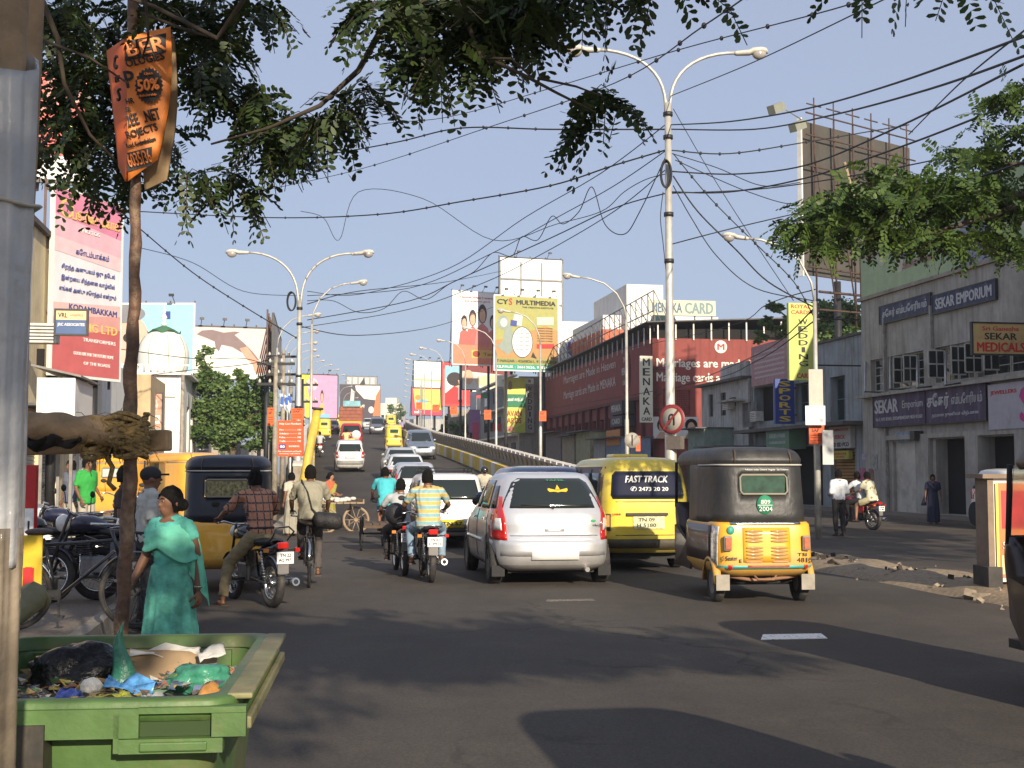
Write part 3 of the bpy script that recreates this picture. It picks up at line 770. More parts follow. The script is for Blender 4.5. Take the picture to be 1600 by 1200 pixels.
b.box('coping',T2 - .1,T2+.5,sA,sBn,z2+.002,z2+.1,mat('dark_stained_concrete',(.1,.09,.08),.9,.3,3))
b.box('canopy',T2 - 1.1,T2 - .003,sA,sBn,zc - .05,zc+.1,mat('dark_stained_concrete',(.1,.09,.08)))
s_,z_=on_t(1189,651,T2); ac_unit(b,'t',T2,s_,z_)
for h in h2[:2]: window(b,'t',T2,h[0]+.03,h[1] - .03,h[2]+.02,h[3] - .02,mat('teal_frame',(.12,.2,.22),.7,.2,5),2,2,d=.3)
# orange-brown shutter: ribs
sh=h2[3]; n=18
mb=MB()
for k in range(n): mb.bbox(b.L(T2+.2,sh[0]+.01,.15+(sh[3] - .15)*k/n),b.L(T2+.24+.02*(k % 2),sh[1] - .01,.14+(sh[3] - .16)*(k+.9)/n))
mb.build('roller_shutter',mat('ochre_shutter',(.36,.19,.05),.7,.15,4,dirt=.3),b.o)
sign_t('white phone booth sign reading STD ISD PCO',T2,1304,662,701,1337,mat('grey_white_board',(.5,.49,.46),.7,.1,4),[('STD ISD PCO',.5,.14,.86,.16,BLK,.05),('XEROX',.5,.44,.5,.16,REDT,.03),('LAMINATION',.5,.72,.8,.1,REDT),('& PRINTING',.5,.88,.7,.08,REDT)],proud=.25)
sign_t('small yellow sign over the ochre shutter',T2,1306,705,718,1333,mat('yellow_green_board',(.42,.38,.06),.7,.15,4),[('SHANTHI',.5,.65,.7,.25,REDT),('STORES',.5,.3,.5,.2,REDT)],proud=.2)
sign_t('dull green notice board beside the shop canopy',T2,1225,669,703,1262,mat('dull_green_board',(.12,.22,.14),.7,.15,4),[('GREEN PARK',.5,.6,.7,.18,PALEL),('FURNISHINGS',.5,.3,.7,.12,PALEL)],proud=.9)
sign_t('weathered pink poster board on the blue-grey building',T2,1178,543,605,1236,mat('pink_board',(.42,.24,.24),.8,.2,4,dirt=.3),[('~~~~~~~~~~~',.5,.2+.12*k,.8,.05,mat('wash_lettering',(.5,.42,.42),.8,.1),.05) for k in range(6)],proud=.15)
BLU=mat('bright_blue_board',(.02,.05,.26),.5,.1,4,dirt=.2)
def stack_letters(t,word,m,cx,y0,y1,w,W,H,bold=.03):
    n=len(word)
    for i,c in enumerate(word):
        lettering(c,m,t,(cx*W,-.004,(y1 - (y1 - y0)*(i+.5)/n)*H),w*W*(.28 if c == 'I' else 1),(y1 - y0)/n*H*.74,bold=bold,off=.002)
def vsign(label,s,ul,vt,vb,ur,m,word,lm,w=.5,y0=.03,y1=.97,cx=.5,extra=(),group=None,brackets=None,shapes=(),th=.2):
    t0,t1,z0,z1=rs(s,ul,vt,vb,ur)
    t=sign(label,ST(s,t0).xy,ST(s,t1).xy,z0,z1,m,extra,th=th,frame=None,group=group,shapes=shapes)
    stack_letters(t,word,lm,cx,y0,y1,w,t1 - t0,z1 - z0)
    if brackets:
        for f in (.2,.8): MB().bbox((t1 - t0,.05,(z1 - z0)*f - .03),(max(brackets - t0,t1 - t0+.05),.1,(z1 - z0)*f+.03)).build('bracket',DARKM,t)
    return t
sS=on_t(1215,600,T2)[0]
vsign('vertical blue sign with stacked yellow letters SPORTS',56,1211,592,662,1241,BLU,'SPORTS',YELT,.55,brackets=T2)
YG=mat('yellow_green_print',(.52,.58,.14),.6,.1,2)
vsign('tall yellow-green vertical sign reading WEDDING CARD',48.5,1232,473,594,1270,YG,'WEDDING',BLK,.36,.17,.8,.58,extra=[('ROYAL',.5,.955,.8,.05,REDT,.03),('CARDS',.5,.88,.8,.05,REDT,.03),('CARD',.6,.06,.6,.06,REDT,.04)],brackets=T1)

# ------------------------------------------------------------------ right: old white house with sheds
T3=22.7; sC=sBn+.15; sD=on_t(1096,620,T3)[0]; z3=on_t(1140,597,T3)[1]
OW=mat('old_white_plaster',(.42,.41,.39),.92,.15,1.8,streak=.7,dirt=.6,dirtcol=(.14,.12,.1))
b=Bld('old_house','old stained white house with small windows beside the red building',sC,T3)
hh=[rt(T3,1107,617,652,1114),rt(T3,1126,614,650,1134),rt(T3,1139,622,636,1150),rt(T3,1160,630,668,1174)]
zz=on_t(1130,690,T3)[1]
facade(b,'t',T3,sC,sD,0,z3,hh,OW,.3)
b.box('mass',T3+.31,T3+9,sC,sD,0,z3 - .05,OW)
b.box('roof_slab',T3 - .35,T3+9,sC,sD+.3,z3+.002,z3+.14,mat('dark_stained_concrete',(.1,.09,.08)))
b.box('parapet',T3 - .1,T3+.15,sC,sC+3.6,z3+.142,z3+.9,OW)
b.box('water_tank',T3+1,T3+3,sD - 3.2,sD - .4,z3+.142,z3+1.1,mat('pale_lilac_plaster',(.5,.5,.55),.9,.1,2))
for h in hh[:2]: window(b,'t',T3,*h,mat('dark_grille',(.06,.06,.06)),2,3,d=.1)
s_,z_=on_t(1145,633,T3); ac_unit(b,'t',T3,s_,z_)
b.box('sunshade',T3 - .7,T3 - .003,sC+.3,sC+3,hh[3][3]+.1,hh[3][3]+.2,OW)
for k,(u0,vt,vb,u1,col,nm,lb) in enumerate(((1098,700,735,1130,(.4,.33,.22),'market_shed','tan-fronted roadside shed below the old white house'),(1134,700,735,1160,(.18,.19,.17),'market_shed','grey-green roadside shed with a lettered board'),(1075,672,716,1100,(.2,.26,.22),'market_shed','green tin-sided shed beside the red building'))):
    s0,s1,z0,z1=rt(T3 - 1.6,u0,vt,vb,u1)
    bb=Bld(nm,lb,s0,T3 - 1.6,'shed')
    bb.box('wall',T3 - 1.6,T3 - .02,s0,s1,0,z1,mat('shed_%d' % k,col,.9,.2,3,dirt=.5)); bb.box('roof',T3 - 2.1,T3 - .02,s0 - .1,s1+.1,z1+.003,z1+.07,mat('tin_roof',(.1,.1,.1),.7,.3,4,.3))

# ------------------------------------------------------------------ right: the long dark-red card shop
TM=22.8; sM0=on_t(1020,600,TM)[0]; sM1=on_t(851,600,TM)[0]; zM=on_s(1020,528,sM0)[1]; zMr=zM
RED=mat('brick_red_wall',(.24,.058,.048),.88,.14,1.2,streak=.45,dirtcol=(.08,.03,.03))
REDD=mat('maroon_trim',(.12,.03,.03),.85,.12,3)
b=Bld('red_card_shop','long dark red shop building with painted slogan on both sides',sM0,TM)
tE=TM+17
jt0,jt1,jz0,jz1=rs(sM0,1036,609,648,1078)
front_holes=[(jt0,jt1,jz0,jz1),(TM+3.0,TM+7.5,.14,on_s(1060,706,sM0)[1])]
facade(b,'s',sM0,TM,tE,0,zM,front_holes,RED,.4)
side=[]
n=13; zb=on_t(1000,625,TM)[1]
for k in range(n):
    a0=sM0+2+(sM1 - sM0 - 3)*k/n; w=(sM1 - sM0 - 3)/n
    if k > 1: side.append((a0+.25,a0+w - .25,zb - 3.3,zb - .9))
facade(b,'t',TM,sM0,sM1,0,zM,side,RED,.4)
b.box('mass',TM+.41,tE,sM0+.41,sM1,0,zM - .1,RED)
for k in range(n+1):
    a0=sM0+2+(sM1 - sM0 - 3)*k/n; b.box('pilaster',TM - .22,TM - .003,a0 - .14,a0+.14,.14,zb,REDD)
b.box('string_course',TM - .26,TM - .004,sM0,sM1,zb+.003,zb+.22,REDD)
for k in range(24):
    a0=sM0+4+k*1.25
    if a0 < sM1 - 1: b.box('vent_slot',TM - .03,TM - .004,a0,a0+.35,zb - 4.6,zb - 4.0,mat('slot_black',(.02,.015,.015),.9,0))
# eaves: dark gap with white posts under a tin roof
zR=zM+.75
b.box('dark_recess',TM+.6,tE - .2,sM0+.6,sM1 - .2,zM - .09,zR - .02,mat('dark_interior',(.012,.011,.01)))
mb=MB(); mb.prism([b.L(TM - .5,sM0 - .5,zR+.2),b.L(TM - .5,sM1,zR - .25),b.L(tE,sM1,zR - .15),b.L(tE,sM0 - .5,zR+1.0)],(0,0,.08)); mb.build('tin_roof',mat('tin_roof',(.1,.1,.1)),b.o)
WP=mat('white_post_paint',(.65,.63,.6),.7,.1)
for k in range(26):
    a0=sM0+.3+k*(sM1 - sM0 - .6)/25; b.box('roof_post',TM - .1,TM - .03,a0,a0+.07,zM - .35,zR+.1 - .4*k/25,WP)
for k in range(14):
    a0=TM+.3+k*1.2; b.box('roof_post',a0,a0+.09,sM0 - .1,sM0 - .03,zM - .1,zR+.15+.05*k,WP)
# roof-top sign frame along the street side
mb=MB(); H=2.4
for k in range(25):
    a0=sM0+.3+k*(sM1 - sM0 - .6)/24; hz=H*(.75+.25*(1 - k/24))
    mb.tube([b.L(TM+.2,a0,zR - .3),b.L(TM+.2,a0,zR+hz)],.035,4); mb.tube([b.L(TM+1.4,a0,zR),b.L(TM+.2,a0,zR+hz)],.03,4)
    if k % 4 == 0 and k < 24: mb.tube([b.L(TM+.2,a0,zR),b.L(TM+.2,a0+4*(sM1 - sM0 - .6)/24,zR+hz*.95)],.025,4)
for f,g_ in ((1,.75),(.45,.34)): mb.tube([b.L(TM+.2,sM0+.3,zR+H*f),b.L(TM+.2,sM1 - .3,zR+H*g_)],.045,4)
o=mb.build('roof_frame',mat('grey_steel_frame',(.2,.2,.2),.6,.2,5,.4),b.o)
# jali grille: many small square holes -> crossed bars, one joined part
mb=MB()
for k in range(15): a=jt0+(jt1 - jt0)*k/14; mb.bbox(b.L(a - .03,sM0+.05,jz0),b.L(a+.03,sM0+.1,jz1))
for k in range(13): z=jz0+(jz1 - jz0)*k/12; mb.bbox(b.L(jt0,sM0+.055,z - .03),b.L(jt1,sM0+.095,z+.03))
o=mb.build('jali_grille',RED,b.o); o['kind']='stuff'
CREAM=mat('cream_lettering',(.7,.66,.58),.8,.08)
DULL=mat('dull_grey_lettering',(.5,.46,.42),.8,.15)
def text_s(b,s,txt,ul,vt,vb,ur,m,bold=.03):
    t0,t1,z0,z1=rs(s,ul,vt,vb,ur); lettering(txt,m,b.o,b.L((t0+t1)/2,s,(z0+z1)/2),t1 - t0,z1 - z0,(1,0,0),(0,0,1),bold=bold,off=.012)
def text_t(b,t,txt,ul,vt,vb,ur,m,bold=.03):
    s0,s1,z0,z1=rt(t,ul,vt,vb,ur); lettering(txt,m,b.o,b.L(t,(s0+s1)/2,(z0+z1)/2),s1 - s0,z1 - z0,(0,-1,0),(0,0,1),bold=bold,off=.012)
text_s(b,sM0,'Marriages are made in Heaven',1026,560,577,1238,CREAM)
text_s(b,sM0,'Marriage cards are made in MENAKA',1026,582,600,1252,CREAM)
text_t(b,TM,'Marriages are Made in Heaven',881,589,604,962,DULL,.0)
text_t(b,TM,'Marriage cards are Made in MENAKA',881,612,628,962,DULL,.0)
def disc(b,axis,plane,a,z,ra,rz_,m,name='emblem',th=.04):
    mb=MB(); pts=[]
    for i in range(28):
        x,y=ra*cos(2*pi*i/28),rz_*sin(2*pi*i/28)
        pts.append(b.L(a+x,plane - .004,z+y) if axis == 's' else b.L(plane - .004,a+x,z+y))
    off=(0,-th,0) if axis == 's' else (-th,0,0)
    mb.prism(pts,off); return mb.build(name,m,b.o)
a,z=on_s(1126,542,sM0); disc(b,'s',sM0,a,z,.42,.42,CREAM)
lettering('M',REDT,b.o,b.L(a,sM0 - .05,z),.45,.4,bold=.04,off=.004)
a,z=on_t(978,580,TM); disc(b,'t',TM,a,z,1.35,1.65,REDD); disc(b,'t',TM - .045,a,z,1.2,1.5,mat('maroon_disc',(.16,.05,.045),.8,.1))
lettering('MENAKA',DULL,b.o,b.L(TM - .09,a,z),1.6,.5,(0,-1,0),off=.004); lettering('CARDS',DULL,b.o,b.L(TM - .09,a,z - .8),1.2,.35,(0,-1,0),off=.004); lettering('THE',DULL,b.o,b.L(TM - .09,a,z+.8),.9,.35,(0,-1,0),off=.004)
IVORY=mat('ivory_board',(.66,.64,.5),.6,.06,2)
vsign('tall ivory vertical sign with stacked letters MENAKA',sM0 - 1.2,1000,556,660,1019.5,IVORY,'MENAKA',BLK,.52,.1,.98,extra=[('CARD',.5,.05,.8,.05,BLK,.04)],brackets=TM+1.2)
sign_t('dark lettered board reading CARD low on the red wall',TM,975,652,668,994,mat('dark_board',(.05,.045,.05),.7,.2),[('CARD',.5,.5,.7,.5,DULL,.03)],proud=1.0)
sign_t('dark grey board above the CARD board on the red wall',TM,975,630,650,994,mat('dark_board',(.05,.045,.05)),[('MENAKA',.5,.5,.8,.5,DULL,.03)],proud=1.0)
# poster with two faces under the ivory sign
FACE=mat('printed_face',(.5,.32,.22),.7,.15); 
t0,t1,z0,z1=rs(sM0 - .6,1021,651,685,1091)
sign('white poster board with two portraits beneath the ivory sign',ST(sM0 - .6,t0).xy,ST(sM0 - .6,t1).xy,z0,z1,mat('poster_white',(.6,.6,.56),.7,.1,2),(),shapes=[('ell',HAIR,.17,.62,.09,.28),('ell',FACE,.18,.55,.065,.22),(FACE,[(.05,0),(.32,0),(.24,.3),(.14,.3)]),('ell',HAIR,.84,.62,.14,.3),('ell',FACE,.84,.52,.08,.24),(mat('poster_cloth',(.35,.2,.12),.8,.1),[(.7,0),(.98,0),(.92,.25),(.76,.25)])])
# dull frontages at the foot of the red building
for k,(u0,vt,vb,u1,col,tx) in enumerate(((853,678,712,876,(.18,.15,.14),''),(878,683,712,900,(.3,.26,.18),''),(897,677,712,922,(.3,.3,.18),'SHOES'),(928,688,716,945,(.3,.3,.3),''),(947,686,716,971,(.16,.22,.3),'TAILOR'))):
    s0,s1,z0,z1=rt(TM - 2.4,u0,vt,vb,u1)
    bb=Bld('roadside_stall',['maroon stall at the far foot of the red building','tan-fronted stall at the foot of the red building','olive stall with slatted front at the foot of the red building','small grey stall beside the blue-fronted one','blue stall with an orange panel beside the red building'][k],s0,TM - 2.4,'stall')
    bb.box('wall',TM - 2.4,TM - .5,s0,s1,0,z1,mat('stall_%d' % k,col,.9,.2,3,dirt=.4)); bb.box('roof',TM - 3.0,TM - .3,s0 - .1,s1+.1,z1+.003,z1+.08,mat('tin_roof',(.1,.1,.1)))
    if k == 4: bb.box('panel',TM - 2.46,TM - 2.403,s0+.3,s1 - .3,z0+.8,z0+1.8,mat('orange_panel',(.5,.2,.05),.7,.1))
b2=Bld('white_tower_block','white block with stair tower behind the red building',sM0+16,TM+5)
for nm,ul,vt,ur,dpt,m in (('stair_tower',979,444,1036,0,mat('bright_white_wall',(.72,.7,.66),.85,.06,1,streak=.2)),('main_block',942,492,1122,1,mat('bright_white_wall',(.72,.7,.66))),('orange_band',942,514,1046,-.1,mat('orange_wall',(.5,.13,.06),.85,.1,1))):
    t0,t1,z0,z1=rs(sM0+16+dpt,ul,vt,600,ur); b2.box(nm,t0,t1,sM0+16+dpt,sM0+27+dpt,0 if nm != 'orange_band' else zM,z1,m)
b3=Bld('white_house','plain white building with blue and red round logo behind the roof frames',sM0+34,TM+3)
t0,t1,z0,z1=rs(sM0+34,872,502,600,945); b3.box('wall',t0,t1,sM0+34,sM0+44,0,z1,mat('bright_white_wall',(.72,.7,.66)))
a,z=on_s(900,543,sM0+34); disc(b3,'s',sM0+34,a,z,.9,.9,BLUT,'logo'); disc(b3,'s',sM0+33.95,a,z,.6,.6,REDT,'logo')
t=sign_s('rooftop sign in raised letters reading MENAKA CARD',sM0+3,1014,468,492,1118,mat('cream_board',(.55,.53,.4),.7,.06),[('MENAKA',.27,.5,.44,.62,mat('teal_lettering',(.02,.08,.14),.5,0),.04),('CARD',.75,.5,.42,.7,mat('grey_green_lettering',(.12,.2,.2),.5,0),.05)],name='roof_sign')
for x in (.4,1.6,3.2,4.4):
    MB().bbox((x,.13,-1.6),(x+.08,.2,1)).build('post',DARKM,t)
b4=Bld('roof_hut','small green-domed water tank on the red building roof',sM0+4,TM+1.0,'water tank')
MB().lathe([(.9,zR+.3),(.9,zR+1.0),(.75,zR+1.35),(.4,zR+1.6),(.0,zR+1.65)],b4.L(TM+2.2,sM0+5,0),20).build('tank',mat('green_tank',(.25,.35,.28),.6,.1),b4.o)
# ================================================================== VEHICLES
# local frame of every vehicle: +Y is forward, origin on the ground under its middle
class Shape:
    """stack of rounded plan outlines; keys: z, yR (rear), yF (front), w (half width), n (squareness)"""
    def __init__(s,keys): s.k=np.array(keys,float); s.z0,s.z1=s.k[0,0],s.k[-1,0]
    def at(s,z): return [pchip(s.k[:,0],s.k[:,i],z) for i in (1,2,3,4)]
    def rear(s,x,z):
        yR,yF,w,n=s.at(z); c=(yR+yF)/2; a=min(abs(x)/w,.999); return c - (c - yR)*(1 - a ** n) ** (1/n)
    def front(s,x,z):
        yR,yF,w,n=s.at(z); c=(yR+yF)/2; a=min(abs(x)/w,.999); return c+(yF - c)*(1 - a ** n) ** (1/n)
    def side(s,y,z):
        yR,yF,w,n=s.at(z); c=(yR+yF)/2; l=(yF - yR)/2; a=min(abs(y - c)/l,.999); return w*(1 - a ** n) ** (1/n)
    def body(s,levels=26,N=72,zs=None):
        mb=MB(); rows=[]
        zs=zs if zs is not None else np.linspace(s.z0,s.z1,levels)
        zs=sorted(set([round(float(z),4) for z in zs]+[round(float(z),4) for z in s.k[:,0]]))
        for z in zs:
            yR,yF,w,n=s.at(z); c=(yR+yF)/2; l=(yF - yR)/2; r=[]
            for i in range(N):
                t=2*pi*i/N; ct,st=cos(t),sin(t)
                r.append((w*math.copysign(abs(ct) ** (2/n),ct),c+l*math.copysign(abs(st) ** (2/n),st),z))
            rows.append(r)
        mb.grid(rows,closed=True); mb.add(rows[0],[tuple(range(N))],False); mb.add(rows[-1],[tuple(range(N))],True)
        return mb
def patch(proj,rows,off=.006,ncol=8,nrow=8,inset=.02,mb=None):
    """rows: (z, a0, a1) top to bottom; proj(a, z, off) -> point. A thin curved plate hugging the body"""
    rows=sorted(rows); zs=np.linspace(rows[0][0],rows[-1][0],nrow); R=np.array(rows); top=[]
    for z in zs:
        a0=np.interp(z,R[:,0],R[:,1]); a1=np.interp(z,R[:,0],R[:,2])
        top.append([proj(a0+(a1 - a0)*j/ncol,float(z),off) for j in range(ncol+1)])
    bot=[[proj(np.interp(z,R[:,0],R[:,1])+(np.interp(z,R[:,0],R[:,2]) - np.interp(z,R[:,0],R[:,1]))*j/ncol,float(z),-inset) for j in range(ncol+1)] for z in zs]
    mb=mb or MB(); mb.grid(top,True)
    mb.grid([top[0],bot[0]],False); mb.grid([top[-1],bot[-1]],False)
    mb.grid([[r[0] for r in top],[r[0] for r in bot]],False); mb.grid([[r[-1] for r in top],[r[-1] for r in bot]],False)
    return mb
def pj_rear(S): return lambda x,z,o: (x,S.rear(x,z) - o,z)
def pj_front(S): return lambda x,z,o: (x,S.front(x,z)+o,z)
def pj_side(S,sg): return lambda y,z,o: (sg*(S.side(y,z)+o),y,z)
def wheel(parent,x,y,r,w,rim=CHROME,name='wheel'):
    sg=1 if x > 0 else -1; M=Matrix.Rotation(pi/2,3,'Y')
    t=bpy.data.objects.new(name,None); link(t,parent); t.location=(x,y,r); t.empty_display_size=.1
    MB().lathe([(r*.6,-w*.5),(r*.93,-w*.5),(r,-w*.38),(r,w*.38),(r*.93,w*.5),(r*.6,w*.5),(r*.6,-w*.5)],n=28,M=M).build('tyre',TYRE,t)
    mb=MB(); mb.lathe([(0,sg*w*.36),(r*.16,sg*w*.38),(r*.2,sg*w*.26),(r*.5,sg*w*.3),(r*.6,sg*w*.48),(r*.605,-sg*w*.3),(0,-sg*w*.3)],n=28,M=M)
    mb.build('rim',rim,t)
    return t
def cut_arches(o,ys,r,hw,z):
    """wheel openings cut out of the body with boolean cylinders"""
    for y in ys:
        for sg in (-1,1):
            c=MB().cyl((sg*(hw - .3),y,z),(sg*(hw+.3),y,z),r,24).build('cutter',DARKM)
            m=o.modifiers.new('c','BOOLEAN'); m.object=c; m.operation='DIFFERENCE'; m.solver='EXACT'
            apply_mods(o); bpy.data.objects.remove(c)
    return o
def car(kind,label,cat,color,detail=2,plate=WHITEP,rack=False,group=None,platetxt='',rimm=None,lower=None):
    """kind: hatch (sloping tail), wagon (tall upright), suv, sedan, mpv"""
    K=dict(
        hatch=dict(L=3.66,W=1.64,H=1.485,wb=2.40,keys=[(.20,-1.66,1.66,.70,6),(.28,-1.78,1.76,.78,6),(.42,-1.83,1.83,.815,5.5),(.60,-1.82,1.81,.82,5.5),(.68,-1.775,1.76,.82,5.5),(.80,-1.77,1.45,.815,5.5),(.93,-1.735,.98,.79,5.5),(1.0,-1.69,.84,.765,5),(1.2,-1.55,.56,.70,4.6),(1.38,-1.38,.28,.63,4.4),(1.45,-1.25,.05,.58,4.2),(1.475,-1.05,-.15,.50,4),(1.485,-.8,-.4,.34,3)],
                   rw=[(1.01,-.66,.66),(1.10,-.63,.63),(1.36,-.50,.50),(1.40,-.42,.42)],ws=[(.97,-.66,.66),(1.38,-.52,.52)],sw=[[(.99,-.18,.72),(1.37,-.14,.22)],[(.99,-1.08,-.24),(1.37,-.92,-.20)]],q=[(1.0,-1.42,-1.14),(1.3,-1.2,-1.0)],tl=[(.60,.62,.795),(.80,.63,.80),(1.0,.655,.755),(1.16,.635,.70)],pz=.45,pw=.31,ph=.10),
        wagon=dict(L=3.5,W=1.53,H=1.6,wb=2.38,keys=[(.20,-1.6,1.6,.66,6),(.28,-1.7,1.68,.73,6),(.42,-1.75,1.75,.76,6),(.58,-1.74,1.72,.765,6),(.66,-1.70,1.66,.765,6),(.82,-1.69,1.42,.76,6),(.96,-1.67,1.02,.74,6),(1.2,-1.58,.72,.69,5),(1.44,-1.46,.38,.63,4.6),(1.54,-1.36,.2,.58,4.4),(1.58,-1.15,0,.48,4),(1.6,-.9,-.3,.3,3)],
                   rw=[(1.04,-.6,.6),(1.42,-.5,.5)],ws=[(1.0,-.63,.63),(1.42,-.52,.52)],sw=[[(1.0,-.15,.86),(1.42,-.12,.4)],[(1.0,-.98,-.22),(1.42,-.92,-.18)]],q=[(1.02,-1.42,-1.06),(1.38,-1.3,-1.0)],tl=[(.72,.56,.745),(.9,.575,.74),(1.04,.6,.71)],pz=.80,pw=.26,ph=.09),
        suv=dict(L=4.4,W=1.76,H=1.86,wb=2.68,keys=[(.30,-2.0,2.0,.76,7),(.40,-2.12,2.14,.86,7),(.60,-2.2,2.2,.88,7),(.74,-2.18,2.2,.88,7),(.80,-2.10,2.12,.88,7),(1.0,-2.09,1.98,.87,7),(1.1,-2.08,1.2,.86,6.5),(1.16,-2.07,1.02,.845,6.5),(1.45,-1.98,.72,.79,6),(1.72,-1.86,.42,.73,6),(1.82,-1.75,.25,.66,5),(1.85,-1.5,0,.56,4),(1.86,-1.2,-.3,.4,3)],
                 rw=[(1.2,-.68,.68),(1.7,-.58,.58)],ws=[(1.18,-.72,.72),(1.68,-.6,.6)],sw=[[(1.18,0.0,.88),(1.68,.02,.46)],[(1.18,-.98,-.08),(1.68,-.96,-.06)],[(1.18,-1.82,-1.08),(1.68,-1.7,-1.06)]],q=None,tl=[(.85,.7,.86),(1.15,.7,.85)],pz=.62,pw=.27,ph=.1),
        sedan=dict(L=4.2,W=1.67,H=1.43,wb=2.5,keys=[(.20,-1.95,1.95,.7,6),(.28,-2.04,2.04,.79,6),(.45,-2.1,2.1,.83,5.5),(.62,-2.09,2.08,.835,5.5),(.76,-2.06,1.98,.83,5.5),(.9,-2.0,1.3,.81,5.5),(.96,-1.6,1.05,.79,5),(1.02,-1.38,.9,.76,4.6),(1.2,-1.12,.58,.7,4.4),(1.34,-.9,.28,.63,4.2),(1.4,-.7,.0,.55,4),(1.43,-.45,-.2,.4,3)],
                   rw=[(1.02,-.66,.66),(1.34,-.52,.52)],ws=[(.98,-.68,.68),(1.34,-.54,.54)],sw=[[(.98,-.12,.78),(1.33,-.08,.28)],[(.98,-.98,-.18),(1.33,-.72,-.14)]],q=None,tl=[(.68,.56,.81),(.88,.58,.79)],pz=.56,pw=.27,ph=.1),
        mpv=dict(L=4.55,W=1.77,H=1.76,wb=2.75,keys=[(.22,-2.1,2.1,.76,6),(.3,-2.2,2.2,.85,6),(.46,-2.26,2.27,.88,6),(.66,-2.24,2.24,.885,6),(.78,-2.2,2.14,.88,6),(.92,-2.18,1.8,.87,6),(1.04,-2.15,1.3,.85,6),(1.12,-2.12,1.16,.83,6),(1.4,-2.0,.72,.77,5.5),(1.62,-1.85,.35,.71,5),(1.71,-1.7,.1,.64,4.6),(1.75,-1.4,-.2,.5,4),(1.76,-1.1,-.5,.35,3)],
                 rw=[(1.14,-.68,.68),(1.6,-.58,.58)],ws=[(1.1,-.72,.72),(1.62,-.58,.58)],sw=[[(1.12,0,.95),(1.6,.02,.45)],[(1.12,-.95,-.08),(1.6,-.92,-.06)],[(1.12,-1.85,-1.05),(1.6,-1.6,-1.02)]],q=None,tl=[(.85,.68,.86),(1.2,.68,.83)],pz=.6,pw=.27,ph=.1))[kind]
    S=Shape(K['keys']); t=thing(kind_name.get(kind,'car'),label,cat,group=group)
    wy=[-K['wb']/2 - .02,K['wb']/2+.02]; wr=.29 if kind in ('hatch','wagon') else (.36 if kind == 'suv' else .31); hw=K['W']/2
    N=96 if detail > 1 else 48
    bo=S.body(34 if detail > 1 else 18,N).build('body',[color],t)
    if detail > 1: cut_arches(bo,wy,wr+.065,hw,wr+.03)
    else:
        for y in wy:
            for sg in (-1,1): MB().cyl((sg*(hw - .2),y,wr),(sg*(hw - .01),y,wr),wr+.06,16).build('wheel_arch',BLACK,t)
    for y in wy:
        for sg in (-1,1): wheel(t,sg*(hw - .10),y,wr,.17,rimm or DUSTMETAL)
    fw=patch(pj_rear(S),K['rw'],.007,12,8).build('rear_window',GLASS,t)
    patch(pj_front(S),K['ws'],.007,12,8).build('windshield',GLASS,t)
    for sg in (-1,1):
        for w in K['sw']: patch(pj_side(S,sg),w,.006,8,6).build('side_window',GLASS,t)
        if K['q']: patch(pj_side(S,sg),K['q'],.006,4,4).build('quarter_window',GLASS,t)
        rows=[(z,a,b) if sg > 0 else (z,-b,-a) for z,a,b in K['tl']]
        tl=patch(pj_rear(S),rows,.016,6,12).build('tail_light',REDL,t)
        if detail > 1:
            zs=[r[0] for r in rows]; zc=zs[0]+(zs[-1] - zs[0])*.22; zd=zs[0]+(zs[-1] - zs[0])*.5
            R=np.array(sorted(rows)); f=lambda z: (z,np.interp(z,R[:,0],R[:,1])+.035,np.interp(z,R[:,0],R[:,2]) - .05)
            patch(pj_rear(S),[f(zc),f(zd)],.021,4,4).build('reversing_lens',CLEARL,tl)
            # handles, seams
            for w in K['sw']:
                y=(w[0][1]+.1); z=w[0][0] - .13
                patch(pj_side(S,sg),[(z - .018,y,y+.17),(z+.018,y,y+.17)],.025,3,2).build('door_handle',color,t)
            sm=MB()
            for y in [w[0][1] - .03 for w in K['sw']]+[K['sw'][0][0][2]+.06]:
                sm.tube([(sg*(S.side(y,z)+.001),y,z) for z in np.linspace(.32,K['sw'][0][0][0] - .02,8)],.006,4)
            sm.build('door_seam',BLACK,t)['kind']='stuff'
            sk=MB(); sk.tube([(sg*(S.side(y,.56)+.004),y,.56) for y in np.linspace(wy[0]+wr+.12,wy[1] - wr - .12,10)],.018,6,flat=1.6); sk.build('rub_strip',lower or color,t)
        # mirror
        y=K['sw'][0][0][2] - .02; z=K['sw'][0][0][0]+.06
        mb=MB(); x=S.side(y,z); mb.ball((sg*(x+.13),y,z),(.10,.055,.07),10,6); mb.tube([(sg*x,y,z - .03),(sg*(x+.08),y,z - .02)],.02,6); mb.build('wing_mirror',BLACK if kind in ('hatch','wagon') else color,t)
        # headlights
        hz=.66 if kind in ('hatch','wagon') else (.8 if kind == 'suv' else .72)
        patch(pj_front(S),[(hz - .08,sg*hw*.42,sg*hw*.93),(hz+.09,sg*hw*.5,sg*hw*.95)],.012,5,4).build('headlight',CLEARL,t)
    # grille, plates, bumpers
    gz=.62 if kind in ('hatch','wagon') else .74
    patch(pj_front(S),[(gz - .06,-.28,.28),(gz+.06,-.32,.32)],.01,6,3).build('grille',DARKM,t)
    patch(pj_front(S),[(.44,-.27,.27),(.55,-.27,.27)],.014,4,2).build('number_plate',plate,t)
    pz=K['pz']
    pl=patch(pj_rear(S),[(pz - K['ph'],-K['pw'],K['pw']),(pz+K['ph'],-K['pw'],K['pw'])],.032,4,2).build('number_plate',plate,t)
    if platetxt: lettering(platetxt,BLK,t,(0,S.rear(0,pz) - .035,pz),K['pw']*1.7,K['ph']*.9,bold=.03,off=.002)
    bl=[(.40,-hw*.96,hw*.96),(.60,-hw*.97,hw*.97)]
